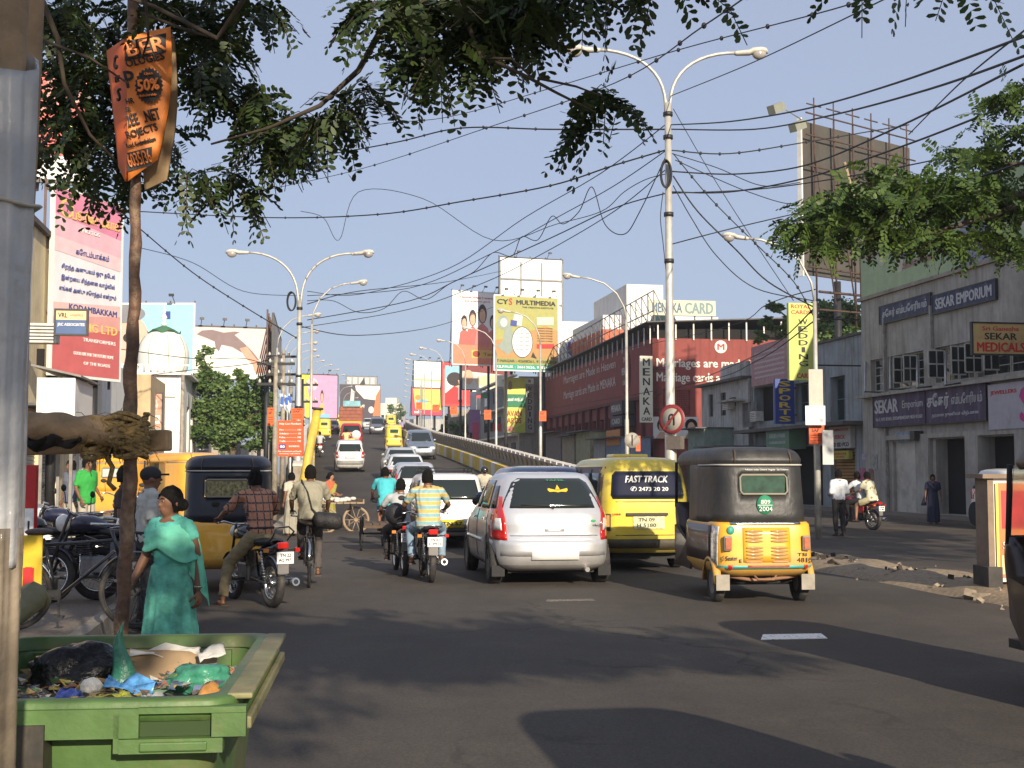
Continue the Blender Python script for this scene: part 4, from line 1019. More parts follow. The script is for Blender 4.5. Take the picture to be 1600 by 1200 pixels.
    if lower: patch(pj_rear(S),bl,.02,16,4).build('rear_bumper',lower,t); patch(pj_front(S),bl,.02,16,4).build('front_bumper',lower,t)
    if detail > 1:
        sm=MB(); xs=np.linspace(-hw*.93,hw*.93,16)
        sm.tube([(x,S.rear(x,.655) - .001,.655) for x in xs],.006,4); sm.build('boot_seam',BLACK,t)
        MB().tube([(.42,S.rear(.4,.4)+.35,.22),(.42,S.rear(.4,.4) - .03,.22)],.032,10).build('exhaust_pipe',CHROME,t)
        patch(pj_rear(S),[(K['rw'][0][0] - .30,-.13,.13),(K['rw'][0][0] - .265,-.13,.13)],.01,4,2).build('boot_latch',color,t)
        MB().bbox((-hw*.7,wy[0] - .3,.16),(hw*.7,wy[1]+.3,.25)).build('underbody',BLACK,t)
        for sg in (-1,1): MB().box((sg*(hw - .11),wy[0] - wr - .04,.19),(.17,.02,.14)).build('mud_flap',BLACK,t)
    if rack:
        H=K['H']; mb=MB()
        for y in (-1.2,-.5,.2): mb.tube([(-.62,y,H+.05),(.62,y,H+.05)],.015,6)
        mb.tube([(-.6,-1.4,H+.13),(.6,-1.4,H+.13),(.62,.4,H+.13),(-.62,.4,H+.13),(-.6,-1.4,H+.13)],.016,6)
        for x in (-.6,.6):
            for y in (-1.3,-.4,.35): mb.tube([(x,y,H - .06),(x,y,H+.13)],.014,6)
        mb.build('roof_rack',DARKM,t)
    t['_hw']=hw
    return t,S
kind_name=dict(hatch='hatchback_car',wagon='hatchback_car',suv='suv',sedan='saloon_car',mpv='people_carrier')
def put(t,p,rz,rx=0.0):
    for k in list(t.keys()):
        if k.startswith('_'): del t[k]
    t.location=p; t.rotation_euler=(rx,0,rz); return t
def put_rear(t,L,u,v,z=0,rz=HS,Y=None):
    """put a vehicle so that the ground under its tail is seen at (u, v)"""
    p=G(u,v,z) if Y is None else P(u,v,Y); c=Vector((-sin(rz),cos(rz),0))*L/2
    return put(t,(p.x+c.x,p.y+c.y,z),rz)

SILV=paint('silver_paint',(.60,.61,.63),.45,.3,dirt=.12); WHITE=paint('white_car_paint',(.72,.72,.7),.0,.3)
REDP=paint('red_car_paint',(.45,.02,.02),.1,.3); MAR=paint('maroon_car_paint',(.22,.02,.03),.2,.3)
YEL=paint('yellow_car_paint',(.74,.56,.05),.0,.32,dirt=.4); YORG=paint('autorickshaw_yellow',(.8,.4,.02),.0,.33,dirt=.45)
CANV=mat('black_canvas_hood',(.024,.024,.024),.5,.25,5,bump=.35,bscale=9,dirt=.35,dirtcol=(.09,.08,.07))
BLUEP=paint('dark_blue_car_paint',(.03,.05,.12),.3,.25); GREYP=paint('grey_car_paint',(.22,.24,.27),.6,.3)

# hero: silver hatchback
t,S=car('hatch','silver hatchback with tall red corner lights and a gold sticker on its rear window','car',SILV,2,mat('blank_plate',(.9,.9,.88),.5,0),rimm=DUSTMETAL,lower=SILV)
mb=MB()      # gold crown-like sticker on the rear window
gy=lambda x,z: (x,S.rear(x,z) - .0105,z)
for pts in ([(0,1.335),(.018,1.30),(.03,1.27),(-.03,1.27),(-.018,1.30)],[(-.13,1.29),(-.10,1.275),(-.07,1.255),(0,1.262),(.07,1.255),(.10,1.275),(.13,1.29),(.135,1.262),(.11,1.24),(.05,1.245),(0,1.235),(-.05,1.245),(-.11,1.24),(-.135,1.262)]):
    c=(sum(p[0] for p in pts)/len(pts)+.09,sum(p[1] for p in pts)/len(pts) - .02)
    mb.add([gy(*c)]+[gy(p[0]+.09,p[1] - .02) for p in pts],[(0,i+1,(i+1) % len(pts)+1) for i in range(len(pts))],False)
mb.build('gold_sticker',mat('gold_sticker',(.8,.45,.03),.4,0),t)
lettering('TAMIL',GRNT,t,(.07,S.rear(.05,1.36) - .012,1.375),.26,.014,off=.002)
lettering('●',GRNT,t,(.52,S.rear(.52,.86) - .014,.845),.07,.03,off=.002); lettering('Turbo DI',DARKM,t,(.56,S.rear(.56,.8) - .014,.79),.16,.03,off=.002)
mb=MB(); mb.tube([(.0,S.rear(0,1.0) - .02,1.0),(-.05,S.rear(0,1.04) - .03,1.04),(-.42,S.rear(.42,1.06) - .02,1.055)],.009,6); mb.build('rear_wiper',BLACK,t)
put_rear(t,4.06,868,917,0,HS - .015); t.scale=(1.11,1.11,1.11)

# hero: yellow taxi van
def minivan(label,color,side=mat('brown_side_paint',(.10,.05,.035),.5,.15,4,dirt=.3),text=True,cat='van'):
    S=Shape([(.28,-1.58,1.58,.64,7),(.38,-1.66,1.66,.70,7),(.55,-1.69,1.7,.715,8),(.85,-1.69,1.69,.72,8),(1.1,-1.68,1.62,.715,8),(1.4,-1.63,1.4,.69,7),(1.62,-1.57,1.15,.655,6),(1.72,-1.5,1.0,.61,5),(1.76,-1.35,.85,.52,4),(1.775,-1.1,.6,.36,3)])
    t=thing('minivan',label,cat); bo=S.body(30,96).build('body',color,t); cut_arches(bo,(-.95,1.0),.34,.72,.3)
    for y in (-.95,1.0):
        for sg in (-1,1): wheel(t,sg*.63,y,.27,.15,DUSTMETAL)
    patch(pj_rear(S),[(1.12,-.56,.56),(1.16,-.59,.59),(1.5,-.55,.55),(1.55,-.5,.5)],.012,12,8).build('window_rubber',BLACK,t)
    patch(pj_rear(S),[(1.145,-.545,.545),(1.18,-.57,.57),(1.49,-.535,.535),(1.53,-.49,.49)],.018,12,8).build('rear_window',mat('blue_black_glass',(.015,.018,.04),.6,0,spec=.12),t)
    patch(pj_front(S),[(1.08,-.6,.6),(1.55,-.5,.5)],.01,12,6).build('windshield',GLASS,t)
    for sg in (-1,1):
        patch(pj_side(S,sg),[(.42,-1.45,1.3),(1.0,-1.45,1.3),(1.62,-1.38,.95)],.004,14,8,.01).build('side_panel',side,t) if side else None
        for a,c,d,e in ((-1.32,-.72,-1.28,-.72),(-.64,.12,-.64,.10),(.2,1.0,.2,.72)):
            patch(pj_side(S,sg),[(1.1,a,c),(1.52,d,e)],.011,5,4).build('side_window',GLASS,t)
        mb=MB()
        for y in (-.68,.16): mb.tube([(sg*(S.side(y,z)+.005),y,z) for z in np.linspace(.4,1.58,8)],.008,4)
        mb.build('door_seam',BLACK,t)
        MB().box((sg*.64,S.rear(.62,.75) - .01,.76),(.09,.05,.26)).build('lamp_bezel',BLACK,t)
        MB().box((sg*.64,S.rear(.62,.75) - .03,.78),(.05,.03,.18)).build('tail_light',mat('grimy_amber',(.4,.2,.05),.3,.1),t)
        mb=MB(); mb.ball((sg*.82,1.02,1.15),(.07,.03,.1),8,6); mb.tube([(sg*.68,1.02,1.1),(sg*.8,1.02,1.12)],.012,6); mb.build('wing_mirror',BLACK,t)
        patch(pj_front(S),[(.7,sg*.36,sg*.62),(.86,sg*.36,sg*.62)],.012,4,3).build('headlight',CLEARL,t)
    MB().bbox((-.36,S.rear(0,.9) - .05,.865),(.30,S.rear(0,.9)+.02,.905)).build('plate_trim',mat('brown_black_plastic',(.04,.03,.025),.6,.1),t)
    pl=MB().bbox((-.25,S.rear(0,.76) - .02,.66),(.25,S.rear(0,.76)+.02,.85)).build('number_plate',mat('shiny_worn_plate',(.62,.6,.36),.3,.4,18,.2),t)
    lettering('TN 09',DARKM,t,(-.04,S.rear(0,.8) - .023,.8),.26,.055,off=.002); lettering('H 5180',DARKM,t,(-.04,S.rear(0,.7) - .023,.715),.3,.055,off=.002)
    lettering('OMNI',REDT,t,(-.52,S.rear(.5,.9) - .02,.885),.14,.028,off=.002)
    patch(pj_rear(S),[(.36,-.7,.7),(.5,-.7,.7)],.07,14,3,.05).build('rear_bumper',mat('dirty_dark_bumper',(.07,.06,.04),.7,.3,8,dirt=.7),t)
    mb=MB(); mb.tube([(x,S.rear(x,1.075) - .001,1.075) for x in np.linspace(-.66,.66,10)],.006,4); mb.tube([(x,S.rear(x,.56) - .001,.56) for x in np.linspace(-.66,.66,10)],.006,4)
    mb.build('tailgate_seam',BLACK,t)
    MB().bbox((-.5,-1.4,.18),(.5,1.4,.3)).build('underbody',BLACK,t)
    if text:
        lettering('FAST TRACK',WHT,t,(-.02,S.rear(0,1.42) - .02,1.425),.68,.105,bold=.045,off=.003,italic=.2)
        lettering('✆ 2473 20 20',WHT,t,(.02,S.rear(0,1.3) - .022,1.275),.6,.075,bold=.03,off=.003)
    o=bevel(MB().bbox((-.3,-.6,1.765),(.3,-.1,1.83)).build('roof_vent',color,t),.03)
    return t
van=minivan('yellow taxi minivan with brown flanks and FAST TRACK on its rear window',YEL)
put_rear(van,3.6,1014,893,0,HS - .01); van.scale=(1.07,1.07,1.07)

# autorickshaws
def rickshaw(label,tub,hood,tail='full',door=True,cat='autorickshaw',winlit=None,front=True,flank=None):
    t=thing('autorickshaw',label,cat); t.scale=(.96,1,1.1); flank=flank or mat('dark_flank_paint',(.03,.015,.012),.4,.2,6,coat=.4,dirt=.3)
    # lower tub: tail body round the back seat and the engine
    T=Shape([(.30,-1.20,.30,.56,6),(.36,-1.27,.34,.61,7),(.42,-1.30,.36,.635,8),(.60,-1.29,.36,.635,8),(.86,-1.26,.36,.625,8),(.885,-1.24,.34,.61,7)])
    T.body(14,72).build('tail_body',tub,t)
    # hood: shell swept round the back and along the sides, with a rear window opening
    n=5.5
    def plan(f,z):      # f 0..1 from the left front, round the back, to the right front
        k=(z - .88)/.8; yf,yr,w=.02+.0*k,-1.255+.12*k,.630 - .025*k
        seg=f*3
        if seg < 1: a=pi - seg*(pi/2)*.45
        ang=pi+f*pi
        ct,st=cos(ang),sin(ang)
        x=w*math.copysign(abs(ct) ** (2/n),ct); y=yf+(yf - yr)*math.copysign(abs(st) ** (2/n),st)
        return x,y
    zs=[.875,.95,1.02,1.10,1.20,1.26,1.36,1.46,1.52]; fs=np.linspace(0,1,61)
    wz0,wz1,wx=1.19,1.40,.30
    mb=MB(); rows=[[(*plan(f,z),z) for f in fs] for z in zs]
    zs2=[.875,.98,1.08,wz0,1.30,wz1,1.46,1.52]
    outer=[[Vector((*plan(f,z),z)) for f in fs] for z in zs2]
    def hole(i,j):
        c=(outer[i][j]+outer[i+1][j+1])/2; return wz0 - .001 < c.z < wz1+.001 and abs(c.x) < wx and c.y < -.9
    vs=[p for r in outer for p in r]; m=len(fs); fcs=[]
    for i in range(len(zs2) - 1):
        for j in range(m - 1):
            if not hole(i,j): fcs.append((i*m+j,i*m+j+1,(i+1)*m+j+1,(i+1)*m+j))
    mb.add(vs,fcs,True)
    ho=mb.build('canvas_hood',hood,t); s_=ho.modifiers.new('s','SOLIDIFY'); s_.thickness=.025; s_.offset=-1; apply_mods(ho)
    # roof: rounded lid from the back to the windscreen
    R=Shape([(1.515,-1.165,1.02,.61,5),(1.56,-1.185,1.06,.622,5),(1.62,-1.16,1.05,.61,4.5),(1.67,-1.11,.98,.565,4.2),(1.70,-.98,.85,.49,4),(1.715,-.75,.6,.34,3)])
    R.body(14,72).build('roof',hood,t)
    mb=MB(); pts=[(*plan(f,1.5),1.51) for f in np.linspace(.02,.98,41)]; mb.tube([(x*1.012,y - .008,z) for x,y,z in pts],.010,6); mb.build('hood_piping',mat('pale_piping',(.45,.43,.38),.6,.1),t)
    for x in (-.36,.36):
        MB().tube([(x,-1.18,1.53),(x,-1.185,1.57),(x*.98,-1.17,1.64),(x*.95,-1.1,1.69)],.006,4).build('roof_seam',mat('seam_brown',(.12,.08,.05),.7,.1),t)
    mb=MB(); rim=[(wx*sx,plan(.5,1.3)[1] - .012+(1.3 - z)*-.17,z) for sx,z in ((-1,wz0+.03),(-1,wz1 - .03),(-.9,wz1),(.9,wz1),(1,wz1 - .03),(1,wz0+.03),(.9,wz0),(-.9,wz0),(-1,wz0+.03))]
    mb.tube(rim,.014,6,caps=False); mb.build('window_rim',mat('tan_rubber',(.22,.2,.15),.6,.1),t)
    MB().box((0,plan(.5,1.3)[1]+.01,1.295),(wx*2 - .02,.008,wz1 - wz0 - .01)).build('rear_window',winlit or mat('green_tinted_glass',(.03,.07,.05),.12,.5,5),t)
    # wrap-around side rail, seat, floor
    bevel(MB().bbox((-.52,-.95,.5),(.52,-.45,.92)).build('passenger_seat',mat('dark_rexine',(.03,.025,.03),.5,.2,5),t),.05)
    MB().bbox((-.6,.30,.30),(.6,.98,.36)).build('floor',DARKM,t)
    bevel(MB().bbox((-.22,.1,.5),(.22,.42,.78)).build('driver_seat',mat('dark_rexine',(.03,.025,.03)),t),.04)
    # front apron with the steering cowl
    Fp=Shape([(.32,.72,1.02,.50,4),(.5,.78,1.18,.52,3.4),(.8,.86,1.22,.54,3.2),(.98,.92,1.18,.55,3.2),(1.05,.96,1.12,.55,3.5)])
    Fp.body(12,48).build('front_apron',flank if tail == 'full' else tub,t)
    mb=MB()
    for x in (-.54,.54): mb.tube([(x,1.05,1.0),(x*1.02,.98,1.55)],.022,8); mb.tube([(x*1.07,.05,.5),(x*1.07,.02,1.55)],.022,8)
    mb.tube([(-.54,1.05,1.04),(.54,1.05,1.04)],.02,8)
    mb.build('pillar',BLACK,t)['kind']='stuff'
    MB().add([(-.52,1.045,1.06),(.52,1.045,1.06),(.52,.985,1.54),(-.52,.985,1.54),(-.52,1.035,1.06),(.52,1.035,1.06),(.52,.975,1.54),(-.52,.975,1.54)],[(0,1,2,3),(7,6,5,4),(0,4,5,1),(3,2,6,7),(0,3,7,4),(1,5,6,2)],False).build('windshield',mat('clear_screen',(.6,.65,.62),.05,0,trans=.9),t)
    MB().ball((0,1.24,.86),(.09,.06,.09),12,8).build('headlight',CLEARL,t)
    mb=MB(); mb.tube([(-.36,.8,1.02),(0,.86,1.0),(.36,.8,1.02)],.014,6); mb.tube([(0,.86,1.0),(0,1.0,.7)],.02,6); mb.build('handlebar',DARKM,t)
    mb=MB(); mb.tube([(0,1.1+.25*cos(a),.21+.25*sin(a)) for a in np.linspace(.1,2.6,10)],.07,8,flat=.25); mb.build('front_mudguard',tub,t)
    wheel(t,0.001,1.1,.205,.10,DUSTMETAL)
    for sg in (-1,1):
        wheel(t,sg*.54,-.92,.225,.12,DUSTMETAL)
        mb=MB(); rows=[]
        for a in np.linspace(.0,pi,11): rows.append([(sg*(.60+dx),-.92+r*cos(a)*1.05,.22+r*sin(a)*1.05) for dx,r in ((-.04,.29),(.03,.285),(.05,.26),(.045,.235))])
        mb.grid(rows); o=mb.build('wheel_guard',tub,t); s_=o.modifiers.new('s','SOLIDIFY'); s_.thickness=.01; apply_mods(o)
        MB().box((sg*.545,-1.235,.235),(.17,.012,.17)).build('mud_flap',mat('pale_mud_flap',(.28,.25,.2),.6,.2,8),t)
        bz=MB().box((sg*.50,-1.305,.66),(.10,.05,.16)); bevel(bz.build('lamp_housing',DUSTMETAL,t),.01)
        tl=MB().box((sg*.50,-1.335,.66),(.07,.02,.125)).build('tail_light',mat('faded_red_lens',(.42,.13,.06),.25,.2,20),t)
        patch(pj_side(T,sg),[(.45,-1.02,.3),(.845,-1.02,.3)],.008,10,4).build('flank_panel',flank,t)
        if door: MB().prism([(sg*.60,.0,.30),(sg*.60,.75,.32),(sg*.56,.98,.5),(sg*.55,1.02,.78),(sg*.60,.7,.80),(sg*.60,.2,.62),(sg*.60,.0,.60)],(sg*.025,0,0)).build('side_panel',flank,t)
    if tail == 'full':
        # engine lid with two columns of pressed louvres
        patch(pj_rear(T),[(.455,-.30,.30),(.83,-.30,.30)],.012,8,6).build('engine_lid',tub,t)
        lv=MB().ball((0,0,0),(.115,.016,.017),10,6).mesh('louvre',[tub])
        for sx in (-1,1):
            for k in range(9):
                if k == 4: continue
                z=.50+k*.036; o=bpy.data.objects.new('louvre',lv); link(o,t); o.location=(sx*.16,T.rear(.16,z) - .014,z)
        patch(pj_rear(T),[(.385,-.60,.60),(.42,-.60,.60)],.02,12,3).build('painted_stripe',mat('teal_stripe',(.06,.34,.32),.4,.2,6),t)
        patch(pj_rear(T),[(.402,-.25,.28),(.422,-.25,.28)],.025,8,3).build('red_stripe',mat('red_stripe',(.6,.07,.04),.4,.2,6),t)
        for x in (-.47,.50): patch(pj_rear(T),[(.38,x - .025,x+.025),(.425,x - .025,x+.025)],.026,3,3).build('reflector',REDL,t)
        for x in (-.17,.17): patch(pj_rear(T),[(.452,x - .1,x+.1),(.463,x - .1,x+.1)],.018,3,2).build('sticker',mat('red_white_sticker',(.6,.3,.28),.5,.3,60),t)
        lettering('TSI',BLK,t,(.45,T.rear(.45,.55) - .008,.535),.12,.035,off=.004,bold=0); lettering('4815',BLK,t,(.48,T.rear(.48,.5) - .008,.475),.2,.05,off=.004)
        lettering('5 Seater',DARKM,t,(-.47,T.rear(.47,.5) - .008,.50),.19,.05,off=.004); lettering('E',DARKM,t,(-.34,T.rear(.3,.47) - .008,.47),.03,.035,off=.004)
        MB().lathe([(0,0),(.047,0),(.047,.006),(0,.006)],(0,0,0),20,M=Matrix.Rotation(pi/2,3,'X')).build('round_sticker',mat('teal_sticker',(.05,.33,.25),.5,.3,30),t).location=(-.45,T.rear(.45,.8) - .007,.80)
        MB().lathe([(0,0),(.105,0),(.105,.006),(0,.006)],(0,0,0),28,M=Matrix.Rotation(pi/2,3,'X')).build('round_sticker',mat('green_disc',(.03,.24,.12),.5,.1),t).location=(.0,plan(.5,1.05)[1] - .012,1.075)
        yb=plan(.5,1.05)[1] - .02; ex=(0,-.17,1)
        lettering('809',WHT,t,(.005,yb,1.105),.12,.045,bold=-.01,off=.003); lettering('2004',WHT,t,(.005,yb - .006,1.03),.17,.05,bold=-.01,off=.003)
        MB().box((.0,yb - .002,1.07),(.19,.004,.006)).build('sticker_line',WHT,t)
        lettering('Pollution under Control  Regular  See Distance',WHT,t,(.05,plan(.5,1.47)[1] - .008,1.455),.56,.022,off=.004)
        mb=MB(); mb.tube([(-.5,-1.1,.3),(-.1,-1.2,.25),(.3,-1.15,.28),(.5,-1.05,.3)],.02,6); mb.tube([(-.16,-1.28,.31),(-.12,-1.31,.27),(.08,-1.31,.27),(.12,-1.28,.31)],.014,6)
        mb.build('tow_bar',mat('rusty_bar',(.25,.13,.07),.7,.2,9),t)
        MB().tube([(-.45,-.92,.22),(.45,-.92,.22)],.035,8).build('axle',DARKM,t)
        o=bevel(MB().bbox((-.15,-1.1,.2),(.25,-.6,.42)).build('engine',DARKM,t),.03)
        # silver lettered trim running down the left rear edge and a chrome strip under the hood
        patch(pj_side(T,-1),[(.40,-1.20,-1.0),(.84,-1.2,-1.05)],.01,4,6).build('foil_trim',mat('silver_foil',(.6,.6,.58),.25,.5,22,.8),t)
        patch(pj_rear(T),[(.862,-.45,.45),(.885,-.45,.45)],.018,10,2).build('chrome_strip',CHROME,t)
    return t
r1=rickshaw('black-hooded yellow autorickshaw with 2004 sticker and louvred engine lid',YORG,CANV)
put_rear(r1,2.6,1198,944,0,HS - .05); r1.scale=(1.01,1.03,1.15)
hero_rick=r1
r2=rickshaw('black autorickshaw in shade at left behind the plaid-shirted rider',YORG,mat('blue_black_hood',(.011,.013,.022),.4,.2,5,bump=.2),tail='plain',winlit=mat('flowery_window',(.2,.18,.08),.3,.9,22))
put_rear(r2,2.5,352,928,0,HS+.02)
def rclone(src,label,p,rz,rx=0.0,group=None):
    o=dup(src,p,rz,label,group); o.rotation_euler=(rx,0,rz); return o
# right-hand edge of the picture: only its front shows
r3=rickshaw('dark maroon autorickshaw cut off by the right edge of the picture',paint('maroon_black_paint',(.022,.008,.008),.0,.3),mat('brown_hood',(.06,.04,.035),.45,.2,4),tail='plain')
put(r3,(4.48,8.9,0),HS)
# yellow autos on the ramp and parked at the left
ry=rickshaw('yellow autorickshaw climbing the middle of the flyover',YEL,YEL,tail='plain')
put(ry,RP(93,0,.03)*1.0,RH(93)); ry.location.x=P(614,687,93).x; ry.rotation_euler=(RSL(93),0,RH(93))
def on_ramp(t,u,Y,back=False,dz=.02):
    """stand a vehicle on the ramp where its middle is seen in column u at distance Y"""
    x=(u - 800)/F*Y*1.0; h=RH(Y); t.location=(x,Y,RZ(Y)+dz); t.rotation_euler=(RSL(Y)*(-1 if back else 1),0,h+(pi if back else 0))
    for k in list(t.keys()):
        if k.startswith('_'): del t[k]
    return t
on_ramp(rclone(ry,'second yellow autorickshaw further up near the crest',(0,0,0),0),611,150)
on_ramp(rclone(ry,'yellow and dark autorickshaw at the left edge of the flyover',(0,0,0),0),507,118)
on_ramp(rclone(ry,'small yellow autorickshaw next to the maroon car',(0,0,0),0),530,160)
ro=rickshaw('orange autorickshaw parked behind the two standing men',paint('orange_auto',(.8,.38,.04)),paint('orange_auto',(.8,.38,.04)),tail='plain',winlit=mat('pale_glass',(.5,.55,.5),.2,.1))
put(ro,(-7.55,29.5,0.2),HS+.5)
rclone(ro,'second orange autorickshaw parked further back on the left pavement',(-9.9,33.5,.2),HS - .3)

# ------------------------------------------------------------------ cars in the queue and on the ramp
t,_=car('suv','white off-roader with roof rack and yellow plate behind the striped-shirt rider','car',WHITE,2,YELP,True,platetxt='TN 57',lower=mat('grey_bumper',(.09,.09,.09),.6,.1)); put(t,(-1.62,29.6,0),HS); t.scale=(.93,.92,.87)
t,_=car('mpv','dark blue people carrier hidden behind the silver hatchback','car',BLUEP,2); put(t,(.35,25.0,0),HS)
t,_=car('mpv','silver-grey car between the dark blue car and the yellow van','car',SILV,1); put(t,(1.55,32.2,0),HS)
t,_=car('hatch','silver hatchback queuing ahead of the white off-roader','car',SILV,1,lower=SILV); on_ramp(t,645,45)
t,_=car('sedan','white saloon with blue-tinted window, second from the head of the queue','car',WHITE,1); on_ramp(t,632,53)
t,_=car('sedan','pale saloon at the head of the queue beyond the cycle cart','car',paint('pearl_paint',(.6,.62,.6),.3),1); on_ramp(t,625,60)
t,_=car('wagon','white small hatchback driving up the flyover','car',WHITE,2,WHITEP,lower=mat('grey_lower_paint',(.2,.2,.19),.5,.1)); on_ramp(t,546,66)
t,_=car('mpv','silver-blue people carrier coming down the flyover','car',paint('silver_blue_paint',(.25,.3,.36),.6),2); on_ramp(t,656,80,True)
t,_=car('suv','red off-roader with spare wheel cover on the flyover','car',REDP,1,YELP,lower=REDP)
MB().lathe([(0,0),(.33,0),(.36,.05),(.33,.14),(0,.14)],(0,-2.08,1.0),20,M=Matrix.Rotation(pi/2,3,'X')).build('spare_wheel',WHITE,t).location.x=.35
on_ramp(t,548,100)
t,_=car('sedan','maroon saloon coming down the far flyover','car',MAR,1); on_ramp(t,518,138,True)
t,_=car('mpv','dark grey van with bright headlights coming down near the crest','car',GREYP,1); on_ramp(t,590,135,True)
t,_=car('hatch','white car far up near the crest','car',WHITE,1); on_ramp(t,576,170,True)
t,_=car('wagon','grey car near the crest beside the far autorickshaw','car',GREYP,1); on_ramp(t,600,185,True)
t,_=car('wagon','white car parked by the shop doorway at the right edge','car',WHITE,1); put(t,ST(33.4,20.3,.14),HS+pi)
# lorry
def lorry():
    t=thing('lorry','orange-yellow lorry with a high brown load body on the flyover','lorry')
    bevel(MB().bbox((-1.1,-3,.7),(1.1,3,1.45)).build('chassis',mat('lorry_orange',(.75,.36,.03),.5,.15,3,dirt=.3),t),.03)
    BR=mat('lorry_boards',(.3,.09,.05),.7,.3,3,streak=.4)
    for k in range(4): MB().bbox((-1.15,-3.05,1.48+.34*k),(1.15,-2.97,1.79+.34*k)).build('tail_board',BR,t)
    for sg in (-1,1): MB().bbox((sg*1.15 - .04,-2.96,1.46),(sg*1.15+.04,1.2,2.85)).build('side_board',BR,t)
    MB().bbox((-1.1,-2.9,1.46),(1.1,1.2,2.5)).build('load',mat('sand_load',(.3,.2,.12),.9,.3,3),t)
    bevel(MB().bbox((-1.1,1.4,1.0),(1.1,3.1,2.9)).build('cab',mat('lorry_orange',(.75,.36,.03)),t),.1)
    MB().bbox((-.95,3.08,1.9),(.95,3.14,2.6)).build('windshield',GLASS,t)
    MB().bbox((-.9,1.0,2.9),(.9,2.9,3.5)).build('roof_carrier',mat('lorry_blue_load',(.2,.4,.45),.7,.3,2),t)
    for y in (-1.8,2.0):
        for sg in (-1,1): wheel(t,sg*.95,y,.48,.3)
    for sg in (-1,1): MB().box((sg*.85,-3.06,.95),(.25,.04,.12)).build('tail_light',REDL,t)
    for x in (-.5,.5): MB().box((x,-3.02,1.1),(.35,.03,.2)).build('mud_guard_panel',mat('lorry_dark_panel',(.1,.08,.05),.7,.2),t)
    return t
on_ramp(lorry(),549,134)
# vehicle behind the camera's right shoulder, whose shadow falls across the foreground
bk=minivan('plain white high-roofed minivan standing just behind the viewer to the right',WHITE,side=None,text=False)
put(bk,(2.70,2.05,0),HS)
bk.location=(2.79,2.38,0); bk.scale=(1,1,1.35)
# ================================================================== PEOPLE
V=Vector
def cloth(name,col,rough=.85,var=.12,sc=9): return mat(name,col,rough,var,sc,bump=.25,bscale=16)
def pattern(name,kind,cols,scale=1.0):
    """printed cloth. kind: 'stripes' across the chest, 'plaid', 'dots'"""
    m=bpy.data.materials.new(name); m.use_nodes=True; N=m.node_tree.nodes; L=m.node_tree.links; b=N['Principled BSDF']; b.inputs['Roughness'].default_value=.85
    tc=N.new('ShaderNodeTexCoord'); sp=N.new('ShaderNodeSeparateXYZ'); L.new(tc.outputs['Object'],sp.inputs[0])
    def wave(ax,per,duty):
        a=N.new('ShaderNodeMath'); a.operation='MULTIPLY'; a.inputs[1].default_value=1/per; L.new(sp.outputs[ax],a.inputs[0])
        f=N.new('ShaderNodeMath'); f.operation='FRACT'; L.new(a.outputs[0],f.inputs[0])
        g=N.new('ShaderNodeMath'); g.operation='LESS_THAN'; g.inputs[1].default_value=duty; L.new(f.outputs[0],g.inputs[0]); return g.outputs[0],f.outputs[0]
    def mix(fac,A,B):
        x=N.new('ShaderNodeMix'); x.data_type='RGBA'
        if isinstance(fac,float): x.inputs['Factor'].default_value=fac
        else: L.new(fac,x.inputs['Factor'])
        for k,q in (('A',A),('B',B)):
            if isinstance(q,tuple): x.inputs[k].default_value=(*q,1)
            else: L.new(q,x.inputs[k])
        return x.outputs['Result']
    if kind == 'stripes':
        c=mix(wave('Z',.115*scale,.5)[0],cols[0],cols[1]); c=mix(wave('Z',.0575*scale,.18)[0],c,cols[2])
    elif kind == 'plaid':
        h=mix(wave('Z',.10,.22)[0],cols[0],cols[1]); v=mix(wave('X',.085,.22)[0],h,cols[1]); c=mix(wave('X',.0425,.12)[0],v,cols[2]); c=mix(wave('Z',.05,.1)[0],c,cols[2])
    else:
        vo=N.new('ShaderNodeTexVoronoi'); vo.inputs['Scale'].default_value=9; L.new(tc.outputs['Object'],vo.inputs['Vector'])
        g=N.new('ShaderNodeMath'); g.operation='LESS_THAN'; g.inputs[1].default_value=.32; L.new(vo.outputs['Distance'],g.inputs[0]); c=mix(g.outputs[0],cols[0],cols[1])
    L.new(c,b.inputs['Base Color']); return m

